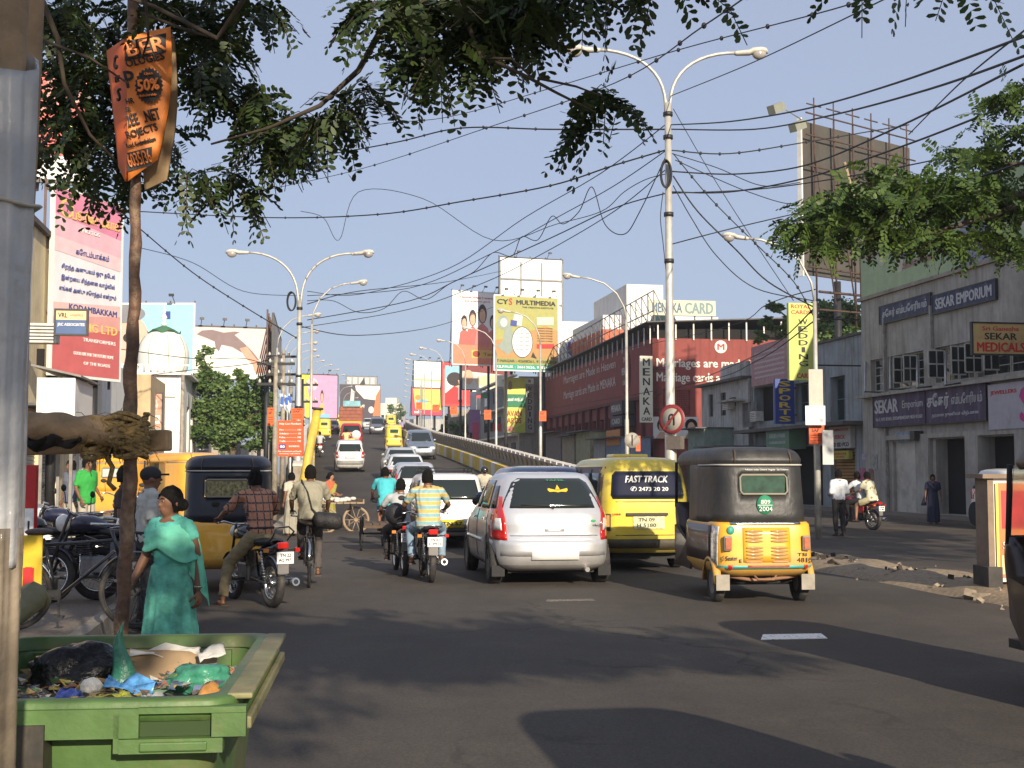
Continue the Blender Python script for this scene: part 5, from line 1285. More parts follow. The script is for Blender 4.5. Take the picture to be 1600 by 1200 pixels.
def ring_loft(mb,rings,n=20):
    """rings: (centre, rx, ry, forward-vector)"""
    rows=[]
    for c,rx,ry,f in rings:
        rows.append([V(c)+V((1,0,0))*rx*math.copysign(abs(cos(a)) ** .85,cos(a))+V(f)*ry*sin(a) for a in [2*pi*k/n for k in range(n)]])
    mb.grid(rows,closed=True); mb.poly(rows[0]); mb.poly(rows[-1])
def limb(mb,pts,rs_,n=12):
    mb.tube(pts,rs_,n)
def remesh(o,vox,smooth=2,wr=0.0,seed=0,skirt=0.0):
    m=o.modifiers.new('r','REMESH'); m.mode='VOXEL'; m.voxel_size=vox; m.use_smooth_shade=True
    if smooth: s=o.modifiers.new('s','SMOOTH'); s.factor=.5; s.iterations=smooth
    apply_mods(o)
    if wr:
        me=o.data
        n=len(me.vertices); co=np.empty(n*3,'f'); me.vertices.foreach_get('co',co); co=co.reshape(-1,3)
        nn=np.empty(n*3,'f'); me.vertex_normals.foreach_get('vector',nn); nn=nn.reshape(-1,3); x,y,z=co.T; sd_=seed*.7
        w1=np.sin(x*31+9*np.sin(z*9+sd_)+y*17)*np.sin(z*43+5*np.sin(x*13+sd_)); w2=np.sin((x+y)*62+7*np.sin(z*21)+sd_)*np.cos(z*71+6*np.sin(y*18))
        w3=np.sin(z*25+4*np.sin(x*21+sd_)+3*np.cos(y*23))
        co+=nn*((w1*.55+w2*.3+w3*.45)*wr)[:,None]
        if skirt:
            th=np.arctan2(y - y.mean(),x); k=np.clip((z.max() - z)/(z.max() - z.min()),0,1)
            r=skirt*k*(np.sin(th*9+seed+1.5*np.sin(z*4))*.6+np.sin(th*17+2*np.sin(z*3+seed))*.4); co[:,0]+=np.cos(th)*r; co[:,1]+=np.sin(th)*r
        me.vertices.foreach_set('co',co.ravel()); me.update()
    return o
def hand(mb,w,d,pal,s,curl=.5,sc=1.0):
    """w wrist, d pointing to the fingertips, pal palm normal, s towards the thumb side"""
    d=V(d).normalized(); s=V(s); s=(s - d*s.dot(d)).normalized(); pal=V(pal); pal=(pal - d*pal.dot(d) - s*pal.dot(s)); pal=pal.normalized() if pal.length > .1 else d.cross(s)
    w=V(w); M=Matrix((s,d,pal)).transposed()
    mb.ball(w+d*.045*sc,(.038*sc,.05*sc,.016*sc),10,8,M=M)
    for k,(off,ln) in enumerate(((.028,.068),(.010,.078),(-.009,.072),(-.027,.056))):
        p=w+d*.08*sc+s*off*sc; pts=[p - d*.03*sc]; a=0
        for j in range(4):
            pts.append(p); a=curl*(j+1)*.8; p=p+(d*cos(a)+pal*sin(a))*ln*sc/3
        mb.tube(pts,[.0085*sc,.0085*sc,.008*sc,.0075*sc,.006*sc],6)
    p=w+d*.03*sc+s*.03*sc
    mb.tube([w+d*.02*sc+s*.015*sc,p,p+(d*.6+s*.7+pal*.3)*.03*sc,p+(d*.95+s*.65+pal*.75)*.052*sc],[.012*sc,.011*sc,.009*sc,.007*sc],6)

POSES=dict(
 stand=dict(H=(0,0,.90),W=(0,.0,1.06),C=(0,.01,1.24),N=(0,.0,1.42),D=(0,.02,1.575),s=(.185,.0,1.37),e=((-.235,-.03,1.10),(.235,-.03,1.10)),w=((-.25,.03,.86),(.25,.03,.86)),k=((-.10,.02,.48),(.10,.02,.48)),a=((-.10,-.02,.09),(.10,-.02,.09))),
 walk=dict(H=(0,0,.90),W=(0,.02,1.06),C=(0,.03,1.24),N=(0,.03,1.42),D=(0,.06,1.575),s=(.185,.02,1.37),e=((-.24,-.08,1.11),(.24,.06,1.10)),w=((-.26,-.08,.86),(.25,.18,.88)),k=((-.09,.17,.50),(.09,-.02,.48)),a=((-.09,.22,.09),(.09,-.30,.14))),
 moto=dict(H=(0,-.22,.84),W=(0,-.20,.98),C=(0,-.13,1.17),N=(0,-.07,1.37),D=(0,-.01,1.53),s=(.20,-.08,1.31),e=((-.33,.08,1.10),(.33,.08,1.10)),w=((-.30,.36,1.02),(.30,.36,1.02)),k=((-.24,.16,.74),(.24,.16,.74)),a=((-.22,-.02,.32),(.22,-.02,.32))),
 motofoot=dict(H=(0,-.22,.84),W=(0,-.20,.98),C=(0,-.13,1.17),N=(0,-.07,1.37),D=(0,-.01,1.53),s=(.20,-.08,1.31),e=((-.33,.08,1.10),(.33,.08,1.10)),w=((-.30,.36,1.02),(.30,.36,1.02)),k=((-.29,.0,.50),(.24,.16,.74)),a=((-.34,-.04,.09),(.22,-.02,.32))),
 pillion=dict(H=(0,-.60,.90),W=(0,-.57,1.04),C=(0,-.50,1.22),N=(0,-.44,1.40),D=(0,-.40,1.56),s=(.17,-.46,1.35),e=((-.27,-.40,1.12),(.29,-.38,1.08)),w=((-.25,-.16,1.04),(.26,-.28,.86)),k=((-.26,-.26,.72),(.26,-.26,.74)),a=((-.32,-.30,.32),(.33,-.42,.30))),
 bike=dict(H=(0,-.22,1.00),W=(0,-.19,1.14),C=(0,-.09,1.32),N=(0,.01,1.50),D=(0,.05,1.66),s=(.19,.0,1.46),e=((-.27,.17,1.22),(.27,.17,1.22)),w=((-.26,.40,1.07),(.26,.40,1.07)),k=((-.12,.13,.86),(.12,.06,.66)),a=((-.12,.0,.46),(.12,-.04,.22))),
 squat=dict(H=(0,-.1,.30),W=(0,-.05,.44),C=(0,.05,.60),N=(0,.12,.76),D=(0,.16,.91),s=(.18,.10,.71),e=((-.22,.28,.55),(.22,.28,.55)),w=((-.12,.45,.45),(.12,.45,.45)),k=((-.18,.32,.50),(.18,.32,.50)),a=((-.14,.10,.09),(.14,.10,.09))),
 lean=dict(H=(0,-.08,.90),W=(0,.02,1.04),C=(0,.16,1.18),N=(0,.30,1.30),D=(0,.38,1.43),s=(.185,.26,1.26),e=((-.25,.34,1.02),(.25,.34,1.02)),w=((-.2,.56,.92),(.2,.56,.92)),k=((-.10,.02,.48),(.10,-.06,.48)),a=((-.10,.02,.09),(.10,-.2,.09))),
)
def person(label,loc,rz,pose='stand',shirt=None,legs=None,skin=SKIN,sc=1.0,hair='short',sleeves=.75,bottoms='trousers',feet='shoes',near=False,curl=.5,yaw=0.0,P_=None,group=None,untucked=.0,slim=1.0,bare=False,belt=True):
    J=dict(POSES[pose]);
    if P_: J.update(P_)
    t=thing('person',label,'person',loc,rz,group); t.scale=(sc,sc,sc)
    vox=.014 if near else .024
    g={k: (V(v) if not isinstance(v[0],(tuple,list)) else [V(x) for x in v]) for k,v in J.items()}
    H,W,C,N_,D=g['H'],g['W'],g['C'],g['N'],g['D']; D=D - (D - N_)*.3; s=g['s']; sh=[V((-s.x,s.y,s.z)),s]
    def fw(a,b):
        d=(b - a).normalized(); f=V((0,d.z,-d.y)); return f.normalized()
    f1,f2,f3=fw(H,W),fw(W,C),fw(C,N_)
    hips=[H+V((-.085,0,-.02)),H+V((.085,0,-.02))]
    hd=D; Mh=Matrix.Rotation(yaw,3,'Z')
    def torso(mb,k,top=True,low=-.06):
        R=[(H+(H - W).normalized()*(low if low > 0 else .06),.150*slim+k,.105+k,f1),(H+(W - H)*.2,.155*slim+k,.11+k,f1),(W,.135*slim+k,.10+k,f1),((W+C)*.5,.148*slim+k,.108+k,f2),(C,.165*slim+k,.115+k,f2),((C*.45+sh[1]*.0+N_*.55),.165*slim+k*.8,.10+k,f3),(C*.2+N_*.8,.125+k*.6,.08+k*.7,f3)]
        if top: R.append((N_+(N_ - C)*.02,.06+k*.5,.055+k*.4,f3))
        ring_loft(mb,R)
    # ---- body
    mb=MB(); torso(mb,0)
    mb.tube([N_ - V((0,0,.04)),N_+(D - N_)*.45,D - V((0,0,.03))],[.066,.057,.058],12)
    def hp(x,y,z): return hd+Mh @ V((x,y,z))
    mb.ball(hd+V((0,0,.02)),(.076,.094,.105),18,14,M=Mh); mb.ball(hp(0,.02,-.05),(.056,.068,.062),14,10,M=Mh)
    mb.tube([hp(0,.085,.025),hp(0,.103,-.005),hp(0,.108,-.02)],[.009,.013,.015],8)
    for sx in (-1,1):
        mb.ball(hp(sx*.078,-.005,-.002),(.012,.022,.03),8,6,M=Mh); mb.ball(hp(sx*.03,.082,.036),(.022,.012,.008),8,6,M=Mh)
    mb.ball(hp(0,.088,-.047),(.024,.01,.009),8,6,M=Mh)
    for i in (0,1):
        a=sh[i]; e=g['e'][i]; w=g['w'][i]
        mb.ball(a - V((0,0,.012)),(.052,.052,.052),12,8); mb.tube([N_*.9+C*.1,a - V((0,0,.015))],[.046,.046],10); mb.tube([a,a+(e - a)*.4,e],[.052,.048,.038],12); mb.ball(e,(.038,)*3,10,8); mb.tube([e,e+(w - e)*.3,w],[.039,.038,.025],12)
        h=hips[i]; k=g['k'][i]; an=g['a'][i]
        mb.ball(h,(.088,.09,.09),12,8); mb.tube([h,h+(k - h)*.4,k],[.086,.076,.054],14); mb.ball(k,(.054,)*3,12,8); mb.tube([k,k+(an - k)*.3,an],[.052,.054,.032],12)
        fd=V((0,1,0)); mb.ball(an+V((0,.06,-.055)),(.04,.115,.03),12,8); mb.ball(an,(.035,)*3,8,6)
    body=remesh(mb.build('body',skin,t),vox,2)
    # hands added to the same mesh
    hb=MB()
    for i in (0,1):
        e=g['e'][i]; w=g['w'][i]; sx=-1 if i == 0 else 1; d=(w - e).normalized()
        if pose in ('moto','motofoot','bike','lean'): hand(hb,w - V((0,0,.0)),V((0,.9,-.1)),V((0,-.2,-1)),V((-sx,0,0)),1.0)
        else: hand(hb,w,d,V((-sx,0,0)),V((0,1,0)),curl)
    hm=hb.mesh('hands',skin); bm=bmesh.new(); bm.from_mesh(body.data); bm.from_mesh(hm); bm.to_mesh(body.data); bm.free()
    for p in body.data.polygons: p.use_smooth=True
    # ---- shirt
    if shirt and not bare:
        mb=MB(); torso(mb,.016+(.014 if untucked else 0),False,low=.005+untucked)
        for i in (0,1): mb.tube([N_*.9+C*.1,sh[i] - V((0,0,.008))],[.055,.056],12)
        for i in (0,1):
            a=sh[i]; e=g['e'][i]; w=g['w'][i]
            mb.ball(a - V((0,0,.012)),(.062,)*3,12,8)
            if sleeves <= 1: mb.tube([a - V((0,0,.012)),a+(e - a)*sleeves],[.061,.066 - .008*sleeves],14)
            else: mb.tube([a - V((0,0,.012)),e],[.061,.052],14); mb.ball(e,(.052,)*3,10,8); mb.tube([e,e+(w - e)*(sleeves - 1)],[.052,.038],14)
        o=remesh(mb.build('shirt',shirt,t),vox*1.05,2,.0085 if near else .006,seed=len(label))
        mb=MB(); mb.tube([N_+V((.062*cos(q),.058*sin(q),-.012 - .012*sin(q))) for q in np.linspace(0,2*pi,15)],.014,6,caps=False); mb.build('collar',shirt,t)
    # ---- legs
    if legs:
        mb=MB()
        if bottoms == 'trousers':
            ring_loft(mb,[(H+(H - W).normalized()*.07,.158,.118,f1),(H,.164,.122,f1),(H+(W - H)*.6,.156,.118,f1)])
            for i in (0,1):
                h=hips[i]; k=g['k'][i]; an=g['a'][i]
                mb.ball(h,(.1,.1,.1),12,8); mb.tube([h,h+(k - h)*.4,k],[.1,.088,.07],14); mb.ball(k,(.07,)*3,12,8); mb.tube([k,k+(an - k)*.3,an+(k - an).normalized()*.02],[.07,.068,.058],14)
        elif bottoms == 'shorts':
            ring_loft(mb,[(H+(H - W).normalized()*.07,.158,.118,f1),(H,.164,.122,f1),(H+(W - H)*.45,.15,.112,f1)])
            for i in (0,1): h=hips[i]; k=g['k'][i]; mb.ball(h,(.1,.1,.1),12,8); mb.tube([h,h+(k - h)*.8],[.1,.09],14)
        elif bottoms == 'skirt':
            zc=lambda z,rx,ry,y=0: (V((0,H.y+y,z)),rx,ry,V((0,1,0)))
            ring_loft(mb,[zc(.07,.20,.19),zc(.3,.2,.18),zc(.6,.185,.16),(H,.17,.135,f1),(W,.145,.115,f1)])
        o=remesh(mb.build(bottoms if bottoms != 'skirt' else 'long_skirt',legs,t),vox*1.05,2,(.007 if near else .005)*(.5 if bottoms == 'skirt' else 1),seed=3,skirt=.028 if bottoms == 'skirt' else 0)
        if bottoms == 'trousers' and belt and near and untucked < .01:
            mb=MB(); mb.tube([W*.55+H*.45+V((.158*cos(q),.118*sin(q),0)) for q in np.linspace(0,2*pi,21)],.018,6,caps=False); mb.build('belt',BLACK,t)
    # ---- feet
    fm=mat('dark_shoe_leather',(.03,.02,.015),.5,.2,10) if feet == 'shoes' else mat('sandal_leather',(.05,.03,.02),.6,.2,10)
    for i in (0,1):
        an=g['a'][i]; mb=MB()
        if feet == 'shoes': mb.ball(an+V((0,.055,-.05)),(.05,.13,.045),12,8); mb.ball(an+V((0,-.01,-.0)),(.047,.055,.045),10,6)
        mb.bbox(an+V((-.048,-.09,-.092)),an+V((.048,.18,-.072)))
        if feet != 'shoes': mb.tube([an+V((-.045,.1,-.07)),an+V((0,.09,-.02)),an+V((.045,.1,-.07))],.012,6)
        mb.build('shoe' if feet == 'shoes' else 'sandal',fm,t)
    # ---- hair
    if hair:
        mb=MB()
        if hair in ('short','bun','long'):
            n=28; rows=[]
            for i in range(15):
                ph=pi/2 - i*(pi*.74)/14; row=[]
                for k in range(n):
                    a=2*pi*k/n; front=max(0,sin(a))
                    p=max(ph,(.42 if hair != 'short' else .40)*front ** .6 - (1 - front)*.55 if front > .25 else ph) if front > .25 else ph
                    p=max(p,-.74)
                    bump_=1.0+.09*pnoise(V((cos(a)*4+len(label),sin(a)*4,ph*5)))+.05*pnoise(V((cos(a)*11,sin(a)*11,ph*12+len(label))))
                    k2=cos(p) if p > 0 else cos(p) ** .35; row.append(hd+Mh @ V((.087*k2*cos(a)*bump_,-.006+.106*k2*sin(a)*bump_,.022+.122*sin(p)*bump_)))
                rows.append(row)
            mb.grid(rows,closed=True)
            if hair == 'bun': mb.ball(hp(0,-.115,-.01),(.045,.04,.05),10,8)
            if hair == 'long': mb.tube([hp(0,-.09,.0),hp(0,-.12,-.1),hp(0,-.12,-.3),hp(0,-.11,-.45)],[.05,.04,.028,.012],10)
            mb.build('hair',HAIR,t)
        elif hair == 'cap':
            mb.ball(hp(0,-.005,.045),(.093,.11,.085),16,10); mb.bbox(hd+V((-.06,.07,.035)),hd+V((.06,.17,.055))); mb.build('cap',mat('dark_cap',(.02,.018,.02),.8,.2),t)
        elif hair == 'helmet':
            mb.ball(hp(0,-.005,.02),(.125,.14,.135),18,12); mb.build('helmet',mat('black_helmet',(.015,.015,.02),.15,.05,coat=.8),t)
            mb=MB(); rows=[[hp(.128*cos(a),-.003+.144*sin(a),z) for a in np.linspace(.5,pi - .5,9)] for z in (-.03,.04)]; mb.grid(rows); mb.build('visor',GLASS,t)
    if near:
        for sx in (-1,1):
            MB().ball(hp(sx*.031,.086,.022),(.011,.007,.005),8,6).build('eye',mat('eye_white',(.3,.27,.24),.4,0),t)
            MB().ball(hp(sx*.031,.0925,.022),(.0058,.004,.006),8,6).build('iris',BLACK,t)
            MB().tube([hp(sx*.014,.096,.04),hp(sx*.032,.096,.046),hp(sx*.05,.084,.04)],.0035,5).build('eyebrow',HAIR,t)
        MB().ball(hp(0,.0935,-.046),(.022,.008,.006),10,6).build('lips',mat('lip_skin',(.16,.05,.04),.5,.1),t)
    return t
def rider(src_loc,rz,dy=0.0): return V(src_loc)

# ================================================================== TWO-WHEELERS
FRAMEB=mat('black_frame_paint',(.02,.02,.022),.3,.15,10,coat=.4)
def spoked(parent,y,z,r,w,nsp=20,x=0.0,name='wheel',rimm=CHROME):
    t=bpy.data.objects.new(name,None); link(t,parent); t.location=(x,y,z); t.empty_display_size=.1
    M=Matrix.Rotation(pi/2,3,'Y'); a=w/2
    MB().lathe([(r - w*.95,-a*.7),(r - w*.5,-a),(r - a*.3,-a*.8),(r,-a*.3),(r,a*.3),(r - a*.3,a*.8),(r - w*.5,a),(r - w*.95,a*.7),(r - w*.95,-a*.7)],n=36,M=M).build('tyre',TYRE,t)
    MB().lathe([(r - w*.95,-a*.75),(r - w*1.2,-a*.5),(r - w*1.2,a*.5),(r - w*.95,a*.75),(r - w*.95,-a*.75)],n=36,M=M).build('rim',rimm,t)
    mb=MB()
    for k in range(nsp):
        a0=2*pi*k/nsp; sx=(k % 2*2 - 1)*.03
        mb.tube([(sx,.035*cos(a0+.5),.035*sin(a0+.5)),(0,(r - w*1.15)*cos(a0),(r - w*1.15)*sin(a0))],.0028,4)
    mb.cyl((-.045,0,0),(.045,0,0),.035,12); mb.build('spokes',rimm,t)['kind']='stuff'
    return t
def motorcycle(label,tank=None,plate='TN 02',plate2='L 9911',detail=True,loc=(0,0,0),rz=0,group=None,ring=False,lean=0.0):
    t=thing('motorcycle',label,'motorcycle',loc,rz,group); t.rotation_euler=(0,lean,rz)
    tank=tank or paint('black_tank_paint',(.015,.012,.012),.1,.2)
    spoked(t,-.62,.30,.30,.10,20); spoked(t,.64,.30,.30,.08,20)
    mb=MB(); mb.tube([(0,-.62,.3),(0,-.2,.36),(0,-.1,.62),(0,.3,.74)],.02,8); mb.tube([(0,.3,.78),(0,.22,.4),(0,-.15,.3)],.022,8)
    for sx in (-.06,.06): mb.tube([(sx*1.4,-.62,.3),(sx*1.4,-.15,.34)],.016,6); mb.tube([(sx,.64,.3),(sx,.46,.9),(sx,.42,1.0)],.018,8); mb.tube([(sx*1.5,-.7,.72),(sx,.0,.66)],.014,6)
    mb.build('frame',FRAMEB,t)['kind']='stuff'
    for sx in (-.10,.10):
        mb=MB(); mb.tube([(sx,-.6,.34),(sx,-.5,.68)],.014,6)
        for k in range(9): p=V((sx,-.6,.38)).lerp(V((sx,-.505,.66)),k/8); mb.lathe([(.02,-.006),(.031,0),(.02,.006)],p,10)
        mb.build('shock_absorber',CHROME,t)
    mb=MB(); ring_=lambda y,z,rx,rz_: [(rx*cos(a),y,z+rz_*sin(a)) for a in [2*pi*k/16 for k in range(16)]]
    mb.grid([ring_(.0,.82,.05,.03),ring_(.03,.84,.10,.07),ring_(.15,.87,.135,.095),ring_(.3,.88,.14,.10),ring_(.4,.87,.10,.08),ring_(.44,.86,.03,.03)],closed=True); mb.build('fuel_tank',tank,t)
    mb=MB(); mb.grid([ring_(-.72,.80,.06,.02),ring_(-.68,.80,.11,.045),ring_(-.4,.79,.125,.05),ring_(-.1,.77,.12,.05),ring_(.06,.80,.09,.045),ring_(.08,.81,.03,.02)],closed=True); mb.build('seat',mat('black_seat',(.02,.02,.02),.55,.2,8),t)
    mb=MB(); mb.grid([ring_(-.86,.74,.04,.03),ring_(-.82,.74,.075,.05),ring_(-.6,.70,.09,.07),ring_(-.35,.66,.08,.07)],closed=True); mb.build('tail_cowl',tank,t)
    for sx in (-.13,.13): bevel(MB().box((sx,-.25,.58),(.03,.3,.2)).build('side_panel',tank,t),.012)
    bevel(MB().bbox((-.11,-.08,.28),(.11,.25,.52)).build('engine',mat('engine_metal',(.16,.16,.16),.4,.3,14,.7),t),.03)
    mb=MB()
    for k in range(6): mb.box((0,.2+.01*k,.52+.025*k),(.2,.17,.01))
    mb.build('cooling_fins',DARKM,t)['kind']='stuff'
    mb=MB(); mb.tube([(0.02,.3,.55),(.1,.35,.35),(.13,.1,.25),(.14,-.3,.26)],.02,8); mb.tube([(.14,-.2,.26),(.15,-.35,.28),(.16,-.95,.33)],[.03,.045,.05],12); mb.build('exhaust_pipe',CHROME,t)
    MB().tube([(.16,-.949,.33),(.16,-.955,.33)],[.03,.03],12).build('exhaust_tip',BLACK,t)
    for y,z,r,a0,a1 in ((-.62,.3,.345,.35,2.5),(.64,.3,.335,.7,2.7)):
        rows=[[(x,y+(r - abs(x)*.25)*cos(a),z+(r - abs(x)*.25)*sin(a)) for x in (-.06,-.03,0,.03,.06)] for a in np.linspace(a0,a1,12)]
        if y < 0: rows=[[(p[0],2*y - p[1],p[2]) for p in r_] for r_ in rows]; 
        o=MB().grid(rows).build('mudguard',tank if y > 0 else mat('steel_mudguard',(.3,.3,.3),.3,.2,8,.8),t); sm=o.modifiers.new('s','SOLIDIFY'); sm.thickness=.006; apply_mods(o)
    o=MB().box((0,-.93,.56),(.14,.012,.26)).build('rear_flap',mat('grey_flap',(.16,.15,.14),.5,.2),t)
    bevel(MB().box((0,-.905,.765),(.14,.05,.08)).build('tail_light',REDL,t),.015)
    MB().box((.02,-.945,.62),(.215,.01,.14)).build('number_plate',WHITEP,t)
    lettering(plate,BLK,t,(.02,-.951,.652),.14,.04,off=.002,bold=.02); lettering(plate2,BLK,t,(.02,-.951,.592),.17,.04,off=.002,bold=.02)
    for sx in (-1,1):
        mb=MB(); mb.tube([(sx*.09,-.86,.71),(sx*.17,-.87,.71)],.01,6); mb.build('indicator_stalk',BLACK,t); MB().box((sx*.2,-.88,.71),(.06,.04,.045)).build('indicator',AMBERL if sx < 0 else REDL,t)
        mb=MB(); mb.tube([(sx*.3,.36,1.03),(sx*.33,.38,1.2)],.006,5); mb.ball((sx*.36,.38,1.24),(.06,.015,.04),10,6); mb.build('mirror',BLACK,t)
        MB().cyl((sx*.1,.0,.32),(sx*.28,.0,.32),.016,8).build('footrest',BLACK,t)
    mb=MB(); mb.tube([(-.36,.30,1.0),(-.25,.38,1.02),(-.1,.42,.98),(.1,.42,.98),(.25,.38,1.02),(.36,.30,1.0)],.013,8); mb.build('handlebar',CHROME,t)
    mb=MB(); mb.ball((0,.53,.88),(.1,.08,.1),14,10); mb.build('headlight',CLEARL,t)
    if ring:
        MB().tube([(-.13,-.75,.80),(-.14,-.92,.86),(-.1,-.95,.98),(.06,-.95,.99),(.14,-.92,.93),(.13,-.75,.82)],.011,6).build('grab_rail',FRAMEB,t)
    else: MB().tube([(-.12,-.5,.80),(-.13,-.84,.84),(0,-.9,.86),(.13,-.84,.84),(.12,-.5,.80)],.011,6).build('grab_rail',CHROME,t)
    return t
def bicycle(label,loc,rz,group=None,carrier=True,x=0,lean=0.0,rimm=CHROME):
    t=thing('bicycle',label,'bicycle',loc,rz,group); t.rotation_euler=(0,lean,rz)
    spoked(t,-.52,.345,.345,.045,28,rimm=rimm); spoked(t,.58,.345,.345,.045,28,rimm=rimm)
    mb=MB(); 
    for a,b in (((0,-.14,.3),(0,-.26,.84)),((0,-.24,.78),(0,.36,.82)),((0,.38,.72),(0,-.12,.3)),((0,.35,.92),(0,.42,.66))): mb.cyl(a,b,.016,8)
    for sx in (-.05,.05): mb.cyl((sx,-.52,.345),(sx*.5,-.24,.76),.009,6); mb.cyl((sx,-.52,.345),(sx,-.13,.3),.01,6); mb.tube([(sx*.9,.58,.345),(sx*.9,.47,.6),(sx*.6,.42,.68)],.011,6)
    mb.build('frame',FRAMEB,t)['kind']='stuff'
    MB().tube([(-.28,.22,1.0),(-.24,.36,.99),(0,.40,.96),(.24,.36,.99),(.28,.22,1.0)],.012,8).build('handlebar',CHROME,t)
    mb=MB(); mb.ball((0,-.3,.9),(.09,.13,.035),12,8); mb.cyl((0,-.28,.8),(0,-.28,.9),.013,8); mb.build('saddle',mat('brown_saddle',(.05,.03,.02),.5,.2),t)
    for y,a0,a1 in ((-.52,.2,2.9),(.58,.9,2.8)):
        rows=[[(xx,y+(.375 - abs(xx)*.4)*cos(a),.345+(.375 - abs(xx)*.4)*sin(a)) for xx in (-.028,0,.028)] for a in np.linspace(a0,a1,14)]
        if y < 0: rows=[[(p[0],2*y - p[1],p[2]) for p in r] for r in rows]
        o=MB().grid(rows).build('mudguard',CHROME if y < 0 else FRAMEB,t); s_=o.modifiers.new('s','SOLIDIFY'); s_.thickness=.004; apply_mods(o)
    if carrier:
        mb=MB()
        for xx in (-.06,0,.06): mb.cyl((xx,-.26,.74),(xx,-.86,.74),.006,6)
        mb.cyl((-.07,-.86,.74),(.07,-.86,.74),.006,6)
        for xx in (-.07,.07): mb.cyl((xx,-.52,.345),(xx,-.7,.74),.006,6)
        mb.build('carrier',FRAMEB,t)['kind']='stuff'
    mb=MB(); mb.box((.045,-.3,.33),(.02,.42,.09)); mb.cyl((-.06,-.13,.3),(.06,-.13,.3),.02,8); mb.box((.08,-.1,.22),(.016,.02,.17)); mb.box((-.08,-.16,.38),(.016,.02,.17)); mb.box((.13,-.08,.14),(.09,.07,.02)); mb.box((-.13,-.18,.46),(.09,.07,.02)); mb.build('crank_and_chain_case',DARKM,t)['kind']='stuff'
    return t
BLUJ=cloth('pale_blue_jeans',(.2,.28,.36)); KHAKI=cloth('khaki_cloth',(.2,.18,.12)); DKT=cloth('dark_trousers',(.025,.022,.022)); BRT=cloth('brown_grey_trousers',(.16,.125,.075)); BEI=cloth('cream_trousers',(.42,.38,.3))

# rider in the striped shirt with his motorcycle
p=G(674,911); ML=V((-sin(HS),cos(HS),0)); mc=V((p.x,p.y,0))+ML*.66
motorcycle('black motorcycle with red tail light ridden by the man in a striped shirt',plate='TN 02',plate2='L 9911',loc=mc,rz=HS)
STR=pattern('striped_cloth','stripes',[(.5,.38,.12),(.22,.38,.42),(.5,.48,.36)])
person('motorcyclist seen from behind in a yellow, blue and cream striped polo shirt',mc,HS,'moto',STR,BLUJ,sleeves=.75,near=True,feet='sandals',untucked=.06,sc=1.04)
# second rider close on his left, helmet in hand
mc2=mc+V((-.52,1.25,0))
motorcycle('dark scooter-like motorcycle almost hidden left of the striped-shirt rider',loc=mc2,rz=HS+.03,plate='TN 07',plate2='C 112')
person('bent rider in pale shirt mostly hidden left of the striped-shirt rider',mc2,HS,'moto',cloth('pale_grey_cloth',(.4,.42,.42)),DKT,near=False,feet='shoes',sc=.95)
o=MB().ball((0,0,0),(.17,.15,.18),18,12).build('rucksack',mat('black_rucksack',(.015,.015,.018),.6,.3,12,bump=.4),None,loc=mc2+V((-.02,-.62,.98))); tag(o,'round black rucksack worn by the bent rider left of the striped shirt','rucksack')

# cyclist in khaki with shoulder bag
p=G(484,919); bc=V((p.x,p.y,0))+ML*.56
bicycle('black roadster bicycle with chrome rear mudguard ridden by the man in khaki',bc,HS - .02)
KSH=cloth('khaki_shirt',(.27,.25,.18))
person('cyclist seen from behind in a khaki shirt with a shoulder bag',bc,HS,'bike',KSH,cloth('grey_brown_trousers',(.07,.06,.055)),near=True,sleeves=.85,feet='sandals',untucked=.05)
bag=thing('shoulder_bag','black duffel bag slung at the right hip of the khaki-shirted cyclist','bag',bc,HS)
mb=MB(); mb.tube([(.06,-.40,.96),(.10,-.41,.96),(.40,-.36,.93),(.44,-.35,.93)],[.09,.12,.12,.09],16); mb.build('bag',mat('black_nylon',(.018,.016,.016),.6,.3,12,bump=.5),bag)
MB().tube([(.1,-.42,1.04),(.02,-.36,1.12),(-.04,-.25,1.35),(-.12,-.10,1.5),(-.13,.02,1.53),(-.02,.11,1.42),(.12,.06,1.2),(.28,-.2,1.03)],.012,6).build('strap',mat('black_nylon',(.018,.016,.016)),bag)

# man in the plaid shirt on a motorcycle, left
p=G(392,951); mp_=V((p.x,p.y,0))+ML*.62
motorcycle('black motorcycle with chrome shock absorbers ridden by the man in plaid',plate='TN 22',plate2='AQ 9971',loc=mp_,rz=HS+.42,ring=True)
PLA=pattern('plaid_cloth','plaid',[(.46,.2,.11),(.06,.035,.04),(.3,.2,.15)])
person('motorcyclist in an orange-brown plaid shirt with his left foot down',mp_+V((0,0,0)),HS+.42,'motofoot',PLA,cloth('olive_khaki_trousers',(.24,.19,.10)),near=True,sleeves=.9,feet='sandals',P_=dict(k=((-.30,.02,.50),(.24,.16,.74)),a=((-.40,-.06,.09),(.22,-.02,.32))),sc=1.04,yaw=-.25)

# woman in green
TEAL=mat('sea_green_silk',(.13,.5,.35),.75,.15,7,bump=.3,bscale=14); TEAL2=mat('sea_green_tunic',(.09,.4,.32),.8,.25,6,bump=.3)
wp=V((P(268,800,9.5).x,9.5,0))
w=person('woman walking in a sea-green tunic and shawl behind the green bin',wp,pi - .42,'stand',TEAL2,mat('green_streaked_skirt',(.12,.44,.32),.8,.5,7,bump=.3),sc=.925,hair='bun',sleeves=.45,bottoms='skirt',near=True,feet='sandals',slim=.86,yaw=-.35,
           P_=dict(s=(.158,.0,1.365),e=((-.205,-.08,1.10),(.215,.05,1.10)),w=((-.23,-.06,.84),(.24,.20,.86)),k=((-.06,.03,.48),(.06,.02,.48)),a=((-.06,.02,.09),(.06,-.04,.09))))
